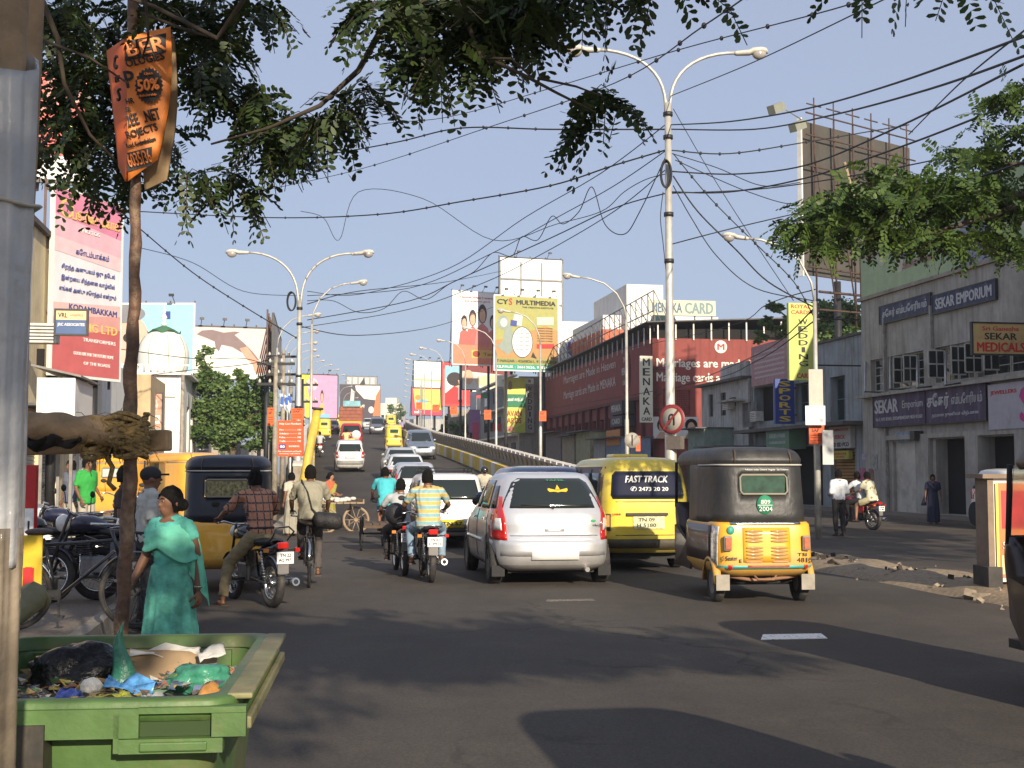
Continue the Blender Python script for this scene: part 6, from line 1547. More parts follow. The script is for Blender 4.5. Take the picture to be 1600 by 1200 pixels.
# shawl: hangs over both shoulders and the chest, one end long behind her left arm (right in the picture)
mb=MB(); rows=[]; n=48
for i in range(13):
    f=i/12; row=[]
    for k in range(n):
        a=2*pi*k/n; fr=sin(a); sd2=cos(a)          # fr > 0 front; sd2 < 0 is her left side... picture right
        drop=.10+.16*max(0,fr) ** 1.2+.05*abs(sd2)+(.13*max(0,-sd2) ** 2)+.06*max(0,-fr)
        rx=(.07+(.198 - .07)*min(1,f*2.4) ** .55)+.03*f; ry=(.065+(.15 - .065)*min(1,f*2.0) ** .6)+.02*f
        z=1.445 - .075*min(1,f*2.0)*abs(sd2) - drop*f ** 1.15 - .07*max(0,fr)*(1 - f) ** 2*1.2
        fold=1+.045*sin(f*19+a*2.5)*f+.02*sin(a*9+f*3)
        row.append(V((rx*sd2*fold,.01+ry*fr*fold,z)))
    rows.append(row)
mb.grid(rows,closed=True); o=mb.build('shawl',TEAL,w); s_=o.modifiers.new('s','SOLIDIFY'); s_.thickness=.008; ss=o.modifiers.new('ss','SUBSURF'); ss.levels=1; apply_mods(o)
mb=MB(); rows=[]
for i in range(14):
    f=i/13; rows.append([V((-.10 - (.10+.07*f)*(k/9) - .05*sin(f*1.9),-.02 - .10*(k/9)+.022*sin(k*1.9+f*4)+.06*(1 - f),1.34 - .06*(k/9) - .58*f*(.55+.45*(k/9)))) for k in range(10)])
mb.grid(rows); o=mb.build('shawl_end',TEAL,w); s_=o.modifiers.new('s','SOLIDIFY'); s_.thickness=.006; ss=o.modifiers.new('ss','SUBSURF'); ss.levels=1; apply_mods(o)
for sx,ww in ((-1,(-.23,-.06,.84)),(1,(.24,.20,.86))):
    MB().lathe([(.030,-.006),(.034,0),(.030,.006),(.027,0),(.030,-.006)],V(ww)+V((0,0,.035)),18).build('bangle',mat('silver_bangle',(.6,.6,.55),.25,.1,metal=1),w)
# tunic skirt panel over the long skirt
mb=MB(); ring_loft(mb,[(V((0,0,.42)),.225,.2,V((0,1,0))),(V((0,0,.65)),.20,.175,V((0,1,0))),(V((0,0,.9)),.178,.145,V((0,1,0))),(V((0,.01,1.05)),.15,.118,V((0,1,0)))],36)
remesh(mb.build('tunic_skirt',mat('green_streaked_skirt',(.12,.44,.32)),w),.014,1,.003,4,.026)

# men on the left
def at_px(u,Y,z=0): return V((P(u,737,Y).x,Y,z))
person('man in a grey-white checked shirt and dark cap-like hair facing right',at_px(234,13.4),-pi/2+.5,'stand',cloth('grey_white_cloth',(.44,.44,.40)),DKT,near=True,sleeves=.95,yaw=-.1,sc=1.03,hair='cap')
person('man in dark clothes half hidden behind the thin wooden pole',at_px(196,15.2),-pi/2+.2,'stand',cloth('dark_brown_cloth',(.05,.035,.03)),DKT,sc=1.04)
person('man in a bright green shirt and cream trousers standing among the motorbikes',at_px(136,25,.2),-pi/2 - .5,'stand',cloth('bright_green_cloth',(.03,.3,.05)),BEI,near=False,sleeves=.9,untucked=.1,sc=1.04,P_=dict(w=((-.2,.16,.92),(.25,.12,.88))))
person('man in a blue-grey shirt with bowed head beside the green-shirted man',at_px(113,25.6,.2),2.6,'stand',cloth('blue_grey_cloth',(.13,.14,.19)),BEI,sleeves=1.2,untucked=.08,sc=1.02,P_=dict(D=(0,.05,1.56)))
person('man sitting far left in blue jeans behind the bin',at_px(-34,8.6),.4,'squat',cloth('dark_brown_cloth',(.05,.035,.03)),cloth('blue_jeans',(.06,.09,.16)),P_=None,sc=1.1)
# men and women further up
person('squatting man in a pale shirt left of the yellow post',at_px(456,33,.0),.9,'stand',cloth('cream_cloth',(.45,.42,.33)),cloth('checked_lungi',(.3,.28,.22)),bottoms='skirt',sc=.98,feet='sandals')
SAR=cloth('orange_blouse',(.55,.12,.05)); SARG=cloth('olive_gold_sari',(.28,.26,.05))
w2=person('woman in an orange blouse and green-gold sari behind the push cart',at_px(516,37.0),-1.9,'stand',SAR,SARG,bottoms='skirt',hair='bun',sleeves=.6,feet='sandals',sc=.98,P_=dict(w=((-.1,.25,1.0),(.12,.25,1.0))),skin=SKIN2)
mb=MB(); mb.tube([(-.16,-.02,1.4),(-.05,.13,1.3),(.1,.15,1.12),(.17,.02,.98),(.05,-.14,.98)],[.05,.075,.08,.07,.05],8,flat=.35); mb.build('sari_end',SARG,w2)
person('man in a white shirt and black trousers standing beyond the autorickshaw',at_px(1310,33),HS+.1,'stand',cloth('white_cloth',(.6,.62,.65)),DKT,sleeves=1.6,sc=1.02,P_=dict(w=((-.12,.25,1.02),(.12,.25,1.02))))
w3=person('woman in a dark blue sari standing by the shop doorway',V((P(1457,737,40.5).x,40.5,.0)),pi - .3,'stand',cloth('navy_cloth',(.018,.022,.05)),cloth('navy_cloth',(.018,.022,.05)),bottoms='skirt',hair='bun',feet='sandals',sc=.94,sleeves=.8)
mb=MB(); mb.tube([(.15,.02,1.42),(0,.13,1.25),(-.15,.05,1.1)],[.06,.08,.06],8,flat=.4); mb.grid([[V((.12+.1*f+.18*f*(k/6),-.02 - .1*(k/6),1.42 - .8*f)) for k in range(7)] for f in np.linspace(0,1,8)]); o=mb.build('sari_end',cloth('navy_cloth',(.018,.022,.05)),w3); s_=o.modifiers.new('s','SOLIDIFY'); s_.thickness=.01; apply_mods(o)
# scooter with two riders on the service road
p=G(1362,829); sc_=V((p.x,p.y,0))+V((-.25,.6,0))
motorcycle('red-tailed motorcycle carrying two people along the service road',paint('red_tank',(.3,.02,.02)),'TN 09','K 482',loc=sc_,rz=HS+.35)
person('rider in a white shirt and white cap on the service road motorcycle',sc_,HS+.35,'moto',cloth('white_cloth',(.6,.62,.65)),DKT,hair='short',sc=1.02)
MB_=MB(); MB_.ball((0,0,0),(.095,.11,.07),14,8)
person('barefoot pillion passenger in a cream flowered shirt and shorts',sc_,HS+.35,'pillion',pattern('flowered_cloth','dots',[(.62,.58,.42),(.25,.2,.08)]),cloth('pale_yellow_shorts',(.5,.45,.25)),bottoms='shorts',feet='sandals',skin=SKIN2,untucked=.08)
# oncoming motorcyclist at the parapet and the man behind it
q_=V((P(757,737,40.5).x,40.5,.2)); motorcycle('motorcycle coming down beside the parapet with its front to the viewer',loc=q_,rz=HS+pi)
person('oncoming motorcyclist in a cream shirt and dark helmet',q_,HS+pi,'moto',cloth('cream_cloth',(.45,.42,.33)),BRT,hair='helmet')
person('man in a pale green shirt standing in front of the toothed parapet',V((P(826,737,39.6).x,39.6,.15)),pi,'stand',cloth('pale_green_cloth',(.3,.42,.33)),DKT,sc=.98,skin=SKIN2)
# riders on the ramp
def ramp_bike(u,Y,lab,labp,shirt,hair='short',back=False,tank=None):
    x=(u - 800)/F*Y; z=RZ(Y)+.03; a=RH(Y)+(pi if back else 0)
    motorcycle(lab,tank,loc=(x,Y,z),rz=a); person(labp,V((x,Y,z)),a,'moto',shirt,DKT,hair=hair)
ramp_bike(500,82,'motorcycle riding up along the left kerb of the flyover','rider in a grey-white shirt along the left kerb of the flyover',cloth('pale_grey_cloth',(.4,.42,.42)))
ramp_bike(541,90,'scooter behind the red off-roader on the flyover','rider in a pale yellow shirt behind the red off-roader',cloth('pale_yellow_cloth',(.6,.55,.25)))
ramp_bike(602,125,'motorcycle coming down beside the dark grey van','far oncoming rider beside the dark grey van',DKT,'helmet',True)
ramp_bike(628,128,'far motorcycle between the yellow autorickshaws and parapet','far rider in lilac shirt near the right parapet',cloth('lilac_cloth',(.3,.25,.45)))

# cycle cart (goods tricycle) with its rider, seen from behind
tp=G(600,812); tc_=V((-2.95,27.3,0)) ; tc_=V((P(606,737,27.2).x,27.2,0))
t=thing('cycle_cart','goods tricycle with a low flat wooden tray, seen from behind','tricycle',tc_,HS)
DW=mat('dark_old_wood',(.09,.06,.04),.85,.3,6)
for sg in (-1,1): spoked(t,-.2,.36,.36,.05,24,x=sg*.56,rimm=DARKM)
spoked(t,1.45,.34,.34,.05,24,rimm=DARKM)
for k in range(7): MB().box((-.44+k*.147,-.25,.58),(.13,1.3,.03)).build('tray_plank',DW,t)
mb=MB(); mb.bbox((-.54,-.92,.5),(.54,-.86,.56)); mb.bbox((-.54,.36,.5),(.54,.42,.56)); mb.build('tray_frame',DW,t)['kind']='stuff'
for sg in (-1,1): MB().bbox((sg*.51,-.9,.56),(sg*.54,.4,.72)).build('tray_rail',DW,t)
mb=MB(); mb.tube([(0,-.2,.36),(0,.6,.36),(0,.55,.9)],.02,8); mb.tube([(0,.6,.4),(0,1.2,.85),(0,1.45,.34)],.02,8); mb.tube([(-.3,1.05,1.0),(0,1.2,.95),(.3,1.05,1.0)],.013,6); mb.tube([(-.56,-.2,.36),(.56,-.2,.36)],.02,8); mb.tube([(-.5,-.88,.34),(.5,-.88,.34)],.015,6); mb.build('frame',DARKM,t)['kind']='stuff'
o=MB().ball((0,.5,.93),(.1,.14,.04),12,8).build('saddle',DW,t)
person('cart driver in a turquoise shirt and blue lungi pedalling the goods tricycle',tc_+V((-sin(HS),cos(HS),0))*.72,HS,'bike',cloth('turquoise_cloth',(.06,.42,.46)),cloth('blue_check_lungi',(.16,.26,.36)),bottoms='shorts',feet='sandals',sc=1.0,untucked=.1)
# push cart with wooden wheels
pc=V((P(528,737,34.6).x,34.6,.0)); t=thing('push_cart','small wooden push cart with heaped white goods and a large spoked wheel','cart',pc,HS+.2)
PW=mat('pale_cart_wood',(.3,.22,.14),.85,.3,6)
for k in range(6): MB().box((-.45+k*.18,0,.82),(.16,1.3,.035)).build('plank',PW,t)
for sg in (-1,1): MB().bbox((sg*.55 - .02,-.65,.8),(sg*.55+.02,.65,.92)).build('side_board',PW,t)
for x_,y_ in ((-.42,-.05),(.46,.1)):
    w_=bpy.data.objects.new('wheel',None); link(w_,t); w_.location=(x_,y_ - .3,.36); w_.rotation_euler=(0,0,1.25)
    M=Matrix.Rotation(pi/2,3,'Y'); MB().lathe([(.30,-.025),(.36,-.025),(.36,.025),(.30,.025),(.30,-.025)],n=30,M=M).build('rim',PW,w_)
    mb=MB()
    for k in range(10): mb.tube([(0,0,0),(0,.31*cos(k*pi/5),.31*sin(k*pi/5))],.012,5)
    mb.cyl((-.05,0,0),(.05,0,0),.05,12); mb.build('spokes',PW,w_)['kind']='stuff'
for x_ in (-.5,.5): MB().tube([(x_,.55,.8),(x_*.9,.6,.02)],.025,6).build('leg',PW,t)
mb=MB()
for k in range(30): mb.ball((random.uniform(-.45,.45),random.uniform(-.5,.5),.88+random.uniform(0,.05)),(.09,.09,.05),8,5)
mb.build('goods',mat('white_bundles',(.6,.58,.52),.8,.2,8),t)['kind']='stuff'
# pedestrians far behind the parapet
for i,(u,v,Y,c) in enumerate(((655,0,135,(.2,.25,.4)),(664,0,126,(.4,.4,.4)),(700,0,100,(.4,.35,.3)))):
    pass
# parked motorbikes and the advertising bicycle at the left kerb
def parked(u,Y,rz,lab,z=.2,tank=None): motorcycle(lab,tank,loc=(P(u,737,Y).x,Y,z),rz=rz,lean=.12)
parked(85,19.5,1.9,'parked black motorbike with chrome headlamp behind the advertising bicycle',tank=paint('grey_tank',(.25,.25,.25),.5))
parked(120,17.0,1.7,'second parked dark motorbike behind the advertising bicycle',tank=paint('blue_tank',(.012,.015,.04)))
parked(165,14.2,1.45,'dark motorbike with blue side stripe parked left of the wooden pole',tank=paint('blue_tank',(.012,.015,.04)))
parked(70,14.6,1.6,'dark motorbike parked just beyond the yellow advertising board',tank=None)
parked(180,24.5,.3,'scooter-sized motorbike parked in front of the orange autorickshaw',.2)
bl=V((P(118,737,11.9).x,11.9,.2))
bicycle('old black bicycle carrying a yellow advertising board, parked at the left',bl,-pi/2+.1,lean=.06,rimm=DARKM)
sign('yellow board painted 60 and a red 1 hanging in the frame of the old bicycle',(bl.x - .82,11.72),(bl.x - .24,11.76),.42,1.07,mat('dirty_yellow_board',(.6,.42,.02),.6,.2,5,dirt=.3),[('TO',.42,.55,.3,.17,BLK,.03),('60',.36,.33,.34,.17,BLK,.03),('CO',.4,.11,.34,.17,BLK,.03),('1',.80,.40,.1,.3,REDT,.04)],th=.02,name='advertising_board')
# ================================================================== LEFT SIDE BUILDINGS
TL=-7.0
YW=mat('cream_yellow_wall',(.72,.6,.36),.88,.12,1.5,streak=.3,dirt=.25)
WW=mat('whitewashed_wall',(.76,.75,.7),.88,.08,1.2,streak=.22)
b=Bld('yellow_shop_building','cream-yellow shop building with shutters at the far left',34,TL)
z_=on_s(75,430,36)[1]
sh=[(35.0,37.4,.2,2.9),(38.0,40.4,.2,2.9)]
facade(b,'t',TL,34.0,42.5,0,8.3,sh+[(38.6,39.8,4.9,6.1)],YW,-.3)
b.box('mass',TL - 9,TL - .31,34.01,42.4,0,8.2,YW)
b.box('coping',TL - 9,TL+.15,33.8,42.6,8.302,8.45,mat('dark_stained_concrete',(.1,.09,.08)))
sl_me=None
for a0,a1,z0,z1 in sh:
    for k in range(26):
        zz=z0+(z1 - z0)*k/26
        o=MB().box((0,0,0),(.04,a1 - a0 - .04,.085)).mesh('shutter_slat',mat('grey_slat',(.3,.31,.33),.5,.15,5,.4)) if sl_me is None else sl_me
        sl_me=o; ob=bpy.data.objects.new('shutter_slat',sl_me); link(ob,b.o); ob.location=b.L(TL - .12,(a0+a1)/2,zz+.05); ob.rotation_euler=(0,.25,0)
ac_unit(b,'s',34.0,on_s(70,523,34)[0],on_s(70,523,34)[1])
t0,t1,z0,z1=rs(33.9,58,545,572,69); b.box('dark_window',t0,t1,33.85,33.995,z0,z1,mat('dark_interior',(.012,.011,.01)))  # near-black slab on the wall, painted for the dark window opening
b.box('street_awning',TL+.003,TL+.9,34.4,41.8,3.35,3.42,mat('tin_roof',(.1,.1,.1)))
sign_s('cream and blue projecting sign over the yellow building reading VRL JRC',33.2,88,485,521,135,mat('blue_sign_board',(.06,.11,.24),.6,.1,3),[('VRL',.22,.8,.3,.2,BLK,.04),('LOGISTICS',.68,.8,.42,.09,BLK),('JRC ASSOCIATES',.5,.38,.9,.16,WHT,.03),('',.5,.12,.7,.06,WHT)][:3],shapes=[(mat('cream_print',(.75,.55,.3),.7,.1),[(0,.6),(1,.6),(1,1),(0,1)])],frame=DARKM)
b2=Bld('white_kiosk','white metal kiosk with slanting roof left of the wooden pole',26,-5.6,'kiosk')
t0,t1,z0,z1=rs(26,58,590,650,118)
b2.box('cabin',t0,t1,26,28.2,z0 - .4,z1,mat('white_sheet_metal',(.75,.74,.7),.5,.08,2,dirt=.2))
mb=MB(); mb.prism([b2.L(t0 - .1,25.9,z1+.22),b2.L(t1+.12,25.9,z1+.01),b2.L(t1+.12,28.4,z1+.01),b2.L(t0 - .1,28.4,z1+.22)],(0,0,.04)); mb.build('roof',DUSTMETAL,b2.o)
for tt in (t0+.05,t1 - .1): b2.box('leg',tt,tt+.06,26.1,26.16,.2,z0 - .4,DUSTMETAL); b2.box('leg',tt,tt+.06,28,28.06,.2,z0 - .4,DUSTMETAL)
b3=Bld('white_narrow_building','narrow bright white building behind the kiosk',44,TL)
t0,t1,z0,z1=rs(44,128,556,646,161); b3.box('wall',t0,t1,44,50,0,z1,WW)
t0,t1,z0,z1=rs(43.5,120,508,584,129); b3.box('pier',t0,t1,43.5,43.98,0,z1,WW)
t0,t1,z0,z1=rs(43,88,522,580,106); b3.box('grey_cladding',t0,t1,43,43.9,0,z1,mat('grey_cladding',(.3,.31,.33),.6,.15,2))
b4=Bld('tan_shop_row','low tan shop with dark red signboard beside the white domed building',52,TL)
t0,t1,z0,z1=rs(54,162,584,660,236); b4.box('wall',t0,t1,54,60,0,z1,mat('tan_wall',(.5,.38,.22),.9,.12,2,streak=.3))
b4.box('awning',t0,t1+.6,52.6,53.99,2.9,2.98,mat('tin_roof',(.1,.1,.1)))
sign_s('beige sign reading SERVICES on the tan shop',53.5,162,608,627,190,mat('beige_board',(.55,.45,.3),.7,.1,3),[('SERVICES',.5,.5,.8,.4,REDT,.03)])
sign_s('dark red sign in Tamil script under the beige sign',53.4,162,628,656,199,mat('dark_red_board',(.3,.03,.03),.6,.1,3),[('போட்டோ',.5,.65,.8,.4,WHT,.04),('STUDIO',.5,.2,.5,.2,WHT)])
sign_s('tall orange-pink poster with a small portrait in front of the domed building',56,230,615,677,253,mat('pink_orange_print',(.6,.3,.22),.7,.15,3),[],shapes=[('ell',mat('pale_pink_print',(.7,.5,.42),.7,.1),.45,.7,.3,.18),(WHT,[(.45,.25),(.9,.25),(.9,.45),(.45,.45)]),('ell',FACE,.68,.35,.12,.06),(mat('teal_print',(.1,.35,.35),.7,.1),[(0,0),(1,0),(1,.1),(0,.1)])],frame=DARKM)
# white domed building
SM=70; b=Bld('domed_building','white domed building with balustrade and green-topped onion dome',SM,on_s(288,600,SM)[0],'mosque')
t1=on_s(288,600,SM)[0]; t0=on_s(176,600,SM)[0]; zt=on_s(250,586,SM)[1]
arch=[(SM+2+k*2.6,SM+3.4+k*2.6,1.2,5.2) for k in range(3)]
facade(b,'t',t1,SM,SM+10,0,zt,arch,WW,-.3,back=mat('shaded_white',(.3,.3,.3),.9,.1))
b.box('mass',t0,t1 - .31,SM+.01,SM+9.9,0,zt - .02,WW)
for k in range(3):
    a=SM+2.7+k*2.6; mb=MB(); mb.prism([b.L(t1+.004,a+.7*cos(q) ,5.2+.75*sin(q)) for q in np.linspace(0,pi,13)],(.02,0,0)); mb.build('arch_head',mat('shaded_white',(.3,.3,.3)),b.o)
b.box('cornice',t0 - .1,t1+.35,SM - .35,SM+10,zt+.002,zt+.12,WW)
for k in range(int((t1 - t0)/.34)):
    o=MB().box((0,0,0),(.2,.1,.34)).build('baluster',WW,b.o) if k == 0 else None
    if k == 0: bal=o; o.location=b.L(t0+.1,SM - .2,zt+.3)
    else: o=bpy.data.objects.new('baluster',bal.data); link(o,b.o); o.location=b.L(t0+.1+k*.34,SM - .2,zt+.3)
b.box('balustrade_rail',t0 - .05,t1+.3,SM - .28,SM - .12,zt+.472,zt+.56,WW)
b.box('lintel',t0,t1,SM - .12,SM - .003,zt - 1.15,zt - 1.0,WW); 
for tt in (t0+.3,(t0+t1)/2+.2,t1 - .3): b.box('pilaster',tt - .15,tt+.15,SM - .14,SM - .004,0,zt - 1.16,WW)
dc_t,_=on_s(256,530,SM+2); Rd=39*(SM - 1)/2000*1.02; zc=zt+.15
prof=[(Rd*.62,0),(Rd*.86,.12),(Rd*.98,Rd*.42),(Rd,Rd*.8),(Rd*.93,Rd*1.15),(Rd*.75,Rd*1.5),(Rd*.45,Rd*1.78),(Rd*.2,Rd*1.9),(.05,Rd*1.97)]
zs=np.linspace(0,Rd*1.97,28); prof2=[(pchip([p[1] for p in prof],[p[0] for p in prof],z),zc+z) for z in zs]
MB().lathe(prof2,b.L(dc_t,SM+2,0),40).build('dome',mat('dome_plaster',(.74,.72,.66),.85,.06,1,streak=.12),b.o)
MB().lathe([(Rd*.66,zc - .14),(Rd*.66,zc+.08)],b.L(dc_t,SM+2,0),32).build('drum',WW,b.o)
GR=mat('dome_green_paint',(.06,.16,.08),.7,.15,3)
mb=MB(); rows=[]
for z in np.linspace(Rd*1.62,Rd*1.98,8):
    r=pchip([p[1] for p in prof],[p[0] for p in prof],z)+.02
    rows.append([b.L(dc_t,SM+2,0)+V((r*cos(q),r*sin(q),zc+z+(.12*(1+cos(q*6)) if z < Rd*1.63 else .02))) for q in np.linspace(0,2*pi,49)[:-1]])
mb.grid(rows,closed=True); mb.build('green_crown',GR,b.o)
for k in range(8):
    q=2*pi*k/8+.28; MB().tube([b.L(dc_t,SM+2,0)+V(((r+.01)*cos(q),(r+.01)*sin(q),z)) for r,z in prof2[1:22]],.014,4).build('dome_rib',GR,b.o)
zz=zc+Rd*1.95
MB().lathe([(.05,zz),(.2,zz+.1),(.06,zz+.3),(.17,zz+.5),(.05,zz+.7),(.11,zz+.85),(.02,zz+1.1),(.0,zz+1.35)],b.L(dc_t,SM+2,0),12).build('finial',WW,b.o)
# minor shops down the left, between the domed building and the ramp
small=[(77,262,690,300,.9,(.5,.45,.38),'grey-tan lean-to shop below the domed building'),(84,300,662,322,0,(.28,.24,.2),'small dark shop with white board under the tree'),(90,322,672,345,0,(.4,.36,.3),'dim shop front behind the dark autorickshaw roof'),(98,345,690,372,0,(.2,.17,.14),'brown shop front beneath the tree'),(110,372,695,425,0,(.33,.3,.26),'pale low shop wall at the foot of the utility poles')]
for i,(s,u0,v,u1,d,col,lb) in enumerate(small):
    t0,t1,z0,z1=rs(s,u0,v,737,u1)
    bb=Bld('small_shop',lb,s,t0); bb.box('wall',t0,t1,s,s+6,0,z1,mat('small_shop_wall_%d' % i,col,.9,.2,1.5,streak=.4)); bb.box('awning',t0,t1,s - 1.3,s - .01,2.5,2.56,mat('tin_roof',(.1,.1,.1)))
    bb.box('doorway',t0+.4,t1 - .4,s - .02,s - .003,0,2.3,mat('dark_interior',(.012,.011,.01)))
sign_s('white board reading STD ISD PCB over the small shops',82,302,694,703,328,WHITEP,[('STD ISD PCB',.5,.5,.85,.5,BLK,.05)])
sign_s('white board with a red mark above the phone sign',82.5,302,680,693,322,WHITEP,[],shapes=[('ell',REDT,.3,.5,.12,.2),(REDT,[(.4,.4),(.8,.3),(.6,.6)])])
sign_s('small orange sign on a post under the tree',80,314,647,660,334,mat('peach_board',(.75,.45,.25),.7,.1),[('3',.75,.5,.15,.5,REDT,.02)],shapes=[(mat('cream_print',(.75,.55,.3)),[(.05,.3),(.6,.3),(.6,.7),(.05,.7)])])
# long low blocks that close the view behind both rows
for nm,lb,s0,s1,ta,tb,h,c in (('back_building','plain grey building behind the left shops',100,150,-26,-12,5.2,(.36,.33,.28)),('back_building','plain ochre building far behind the left shops',120,190,-40,-27,6.5,(.45,.36,.24))):
    bb=Bld(nm,lb,s0,ta); bb.box('wall',ta,tb,s0,s1,0,h,mat('back_wall_%d' % s0,c,.9,.15,1,streak=.4))
    for k in range(5):
        a=ta+(tb - ta)*(k+.5)/5; bb.box('window',a - .5,a+.5,s0 - .03,s0 - .003,h - 2.6,h - 1.4,GLASS)

# ================================================================== HOARDINGS
def hoarding(label,u0,Y0,u1,Y1,vt,vb,m,lines=(),shapes=(),frame=DARKM,base=0,lat=True,framew=.12,spots=3,floor=None):
    A=P(u0,737,Y0); B=P(u1,737,Y1); z1=P(u0,vt,Y0).z; z0=P(u0,vb,Y0).z
    t=sign(label,A.xy,B.xy,z0,z1,m,lines,th=.12,frame=frame,cat='billboard',name='billboard',shapes=shapes,framew=framew)
    W=(B.xy - A.xy).length; H=z1 - z0; mb=MB()
    n=max(2,int(W/1.6))
    if lat:
        for k in range(n+1): x=W*k/n; mb.tube([(x,.35,-.3),(x,.35,H+.3)],.05,4)
        for k in range(4): z=H*k/3; mb.tube([(0,.35,z),(W,.35,z)],.04,4)
        for k in range(n): mb.tube([(W*k/n,.9,-.2),(W*k/n,.35,H*.8)],.04,4)
        mb.build('back_lattice',mat('rusty_steel_lattice',(.14,.09,.07),.8,.3,4),t)['kind']='stuff'
    for k in range(2):
        x=W*(.2+.6*k); MB().tube([(x,.45,-z0+base),(x,.45,0)],.14,8).build('post',DARKM,t)
    for k in range(spots):
        x=W*(k+.5)/spots; mb=MB(); mb.tube([(x,0,H+.05),(x,-.9,H+.55)],.025,4); mb.box((x,-1.0,H+.5),(.3,.22,.16)); mb.build('spotlight',DARKM,t)
    return t
cream=mat('cream_sheet',(.72,.68,.58),.6,.05); white=mat('white_sheet',(.78,.78,.76),.6,.04,2)
def pm(n,c): return mat('print_'+n,c,.65,.1,2)
def figure_print(cx,base,h,skin,hair,clo,asp=1.0):
    w=h*.5*asp
    return [(clo,[(cx - w*.75,base),(cx+w*.75,base),(cx+w*.55,base+h*.42),(cx,base+h*.55),(cx - w*.55,base+h*.42)]),('ell',hair,cx,base+h*.78,w*.42,h*.24),('ell',skin,cx,base+h*.73,w*.3,h*.17)]
PF=pm('face',(.62,.36,.24)); PH=pm('hair',(.03,.02,.02))
# CYS multimedia
sh=[(pm('ochre',(.42,.23,.08)),[(0,.09),(1,.09),(1,.55),(.8,.62),(.3,.45),(0,.4)]),(pm('teal',(.02,.30,.22)),[(0,0),(1,0),(1,.075),(0,.075)]),(pm('olive',(.3,.29,.08)),[(0,.075),(1,.075),(1,.16),(0,.16)]),
      ('ell',pm('grey',(.25,.3,.26)),.13,.64,.09,.10),('ell',pm('palegrey',(.5,.55,.5)),.14,.64,.055,.06),(pm('grey',(.25,.3,.26)),[(.02,.32),(.2,.2),(.32,.3),(.26,.6),(.16,.58),(.12,.38)]),(pm('palegrey',(.5,.55,.5)),[(.28,.62),(.42,.6),(.44,.75),(.3,.76)]),(BLUT,[(.24,.6),(.34,.59),(.35,.67),(.25,.68)]),
      ('ell',pm('darkline',(.05,.05,.05)),.43,.38,.168,.215),('ell',white,.43,.38,.158,.204),(pm('palepanel',(.55,.56,.42)),[(.66,.62),(.93,.63),(.93,.74),(.66,.73)]),(REDT,[(.66,.30),(.94,.31),(.94,.37),(.66,.36)]),(BLK,[(.57,.18),(.66,.16),(.6,.25)])]
hoarding('olive and ochre hoarding reading CYS MULTIMEDIA with a robot mouse',773,113,872,115,462,577,pm('cysolive',(.34,.33,.10)),[('CY',.12,.925,.17,.065,BLK,.05),('S',.245,.93,.05,.09,REDT,.03),('MULTIMEDIA',.65,.925,.62,.06,BLK,.05),('THE CREATIVE INSTITUTE',.68,.86,.5,.02,BLK),('T-NAGAR : 42608261, 9382012026',.5,.118,.95,.04,DARKM,.03),('KILPAUK : 26613626, 93821',.42,.037,.8,.04,WHT,.03)]+[('your mother Training',.43,.5 - .055*k,.22,.024,BLK) for k in range(5)]+[('Animation & Design',.79,.58 - .035*k,.25,.018,BLK) for k in range(6)],sh,frame=mat('white_frame',(.7,.7,.66),.6,.1),spots=4)
# blank white hoarding behind
t=hoarding('blank white hoarding with visible steel grid above the olive hoarding',781,124,879,126,402,575,white,spots=2,frame=DARKM)
W=(P(879,737,126).xy - P(781,737,124).xy).length; mb=MB()
for k in range(4): mb.bbox((W*k/3 - .07,-.1,0),(W*k/3+.07,-.04,10.5))
for k in range(4): mb.bbox((0,-.14,2.4*k+1.5),(W,-.101,2.4*k+1.65))
mb.build('steel_grid',mat('grey_steel_frame',(.2,.2,.2)),t)['kind']='stuff'
# four smiling people
sh=[(pm('coral',(.68,.22,.13)),[(0,0),(1,0),(1,.27),(0,.27)]),(pm('gold',(.7,.42,.1)),[(.4,.09),(.98,.09),(.98,.2),(.4,.2)]),('ell',pm('maroon',(.3,.05,.02)),.5,.145,.08,.045)]
for cx,bs,h in ((.24,.27,.40),(.86,.27,.42),(.42,.27,.48),(.63,.27,.56)): sh+=figure_print(cx,bs,h,PF,PH,pm('rose_sari' if cx > .5 else 'red_sari',(.55,.12,.1) if cx < .5 else (.65,.2,.18)),.8)
hoarding('hoarding with four smiling people above a coral band',707,129,780,131,455,568,white,[('I know what I want',.5,.93,.7,.03,REDT),('and where to get it',.52,.875,.55,.03,REDT),('Tanis',.8,.145,.3,.04,pm('maroon',(.3,.05,.02)))],sh,frame=mat('white_frame',(.7,.7,.66)),spots=4)
# red boy
sh=[(pm('sky',(.25,.45,.55)),[(.08,.6),(.6,.6),(.6,.93),(.08,.93)]),(pm('palewhite',(.7,.72,.7)),[(.08,.3),(.9,.3),(.9,.62),(.08,.62)])]+[(pm('scarlet',(.65,.03,.03)),[(.08,.05),(.75,.05),(.72,.35),(.55,.46),(.3,.46),(.1,.3)]),('ell',PF,.42,.56,.12,.14),('ell',PH,.32,.62,.2,.16),(PF,[(.45,.45),(.54,.52),(.5,.6),(.4,.6)])]
hoarding('red-bordered hoarding with a dark-haired boy in a scarlet shirt',690,168,752,170,566,634,pm('scarletborder',(.5,.06,.06)),[],sh)
sh=[(pm('maroonband',(.2,.04,.04)),[(0,.75),(1,.6),(1,1),(0,1)]),('ell',pm('warm',(.62,.5,.3)),.6,.35,.35,.25),('ell',PF,.12,.5,.1,.3)]
hoarding('long pale mural hoarding on dark scaffolding below the people hoarding',722,150,800,152,570,608,pm('warmwhite',(.6,.58,.5)),[],sh,spots=0)
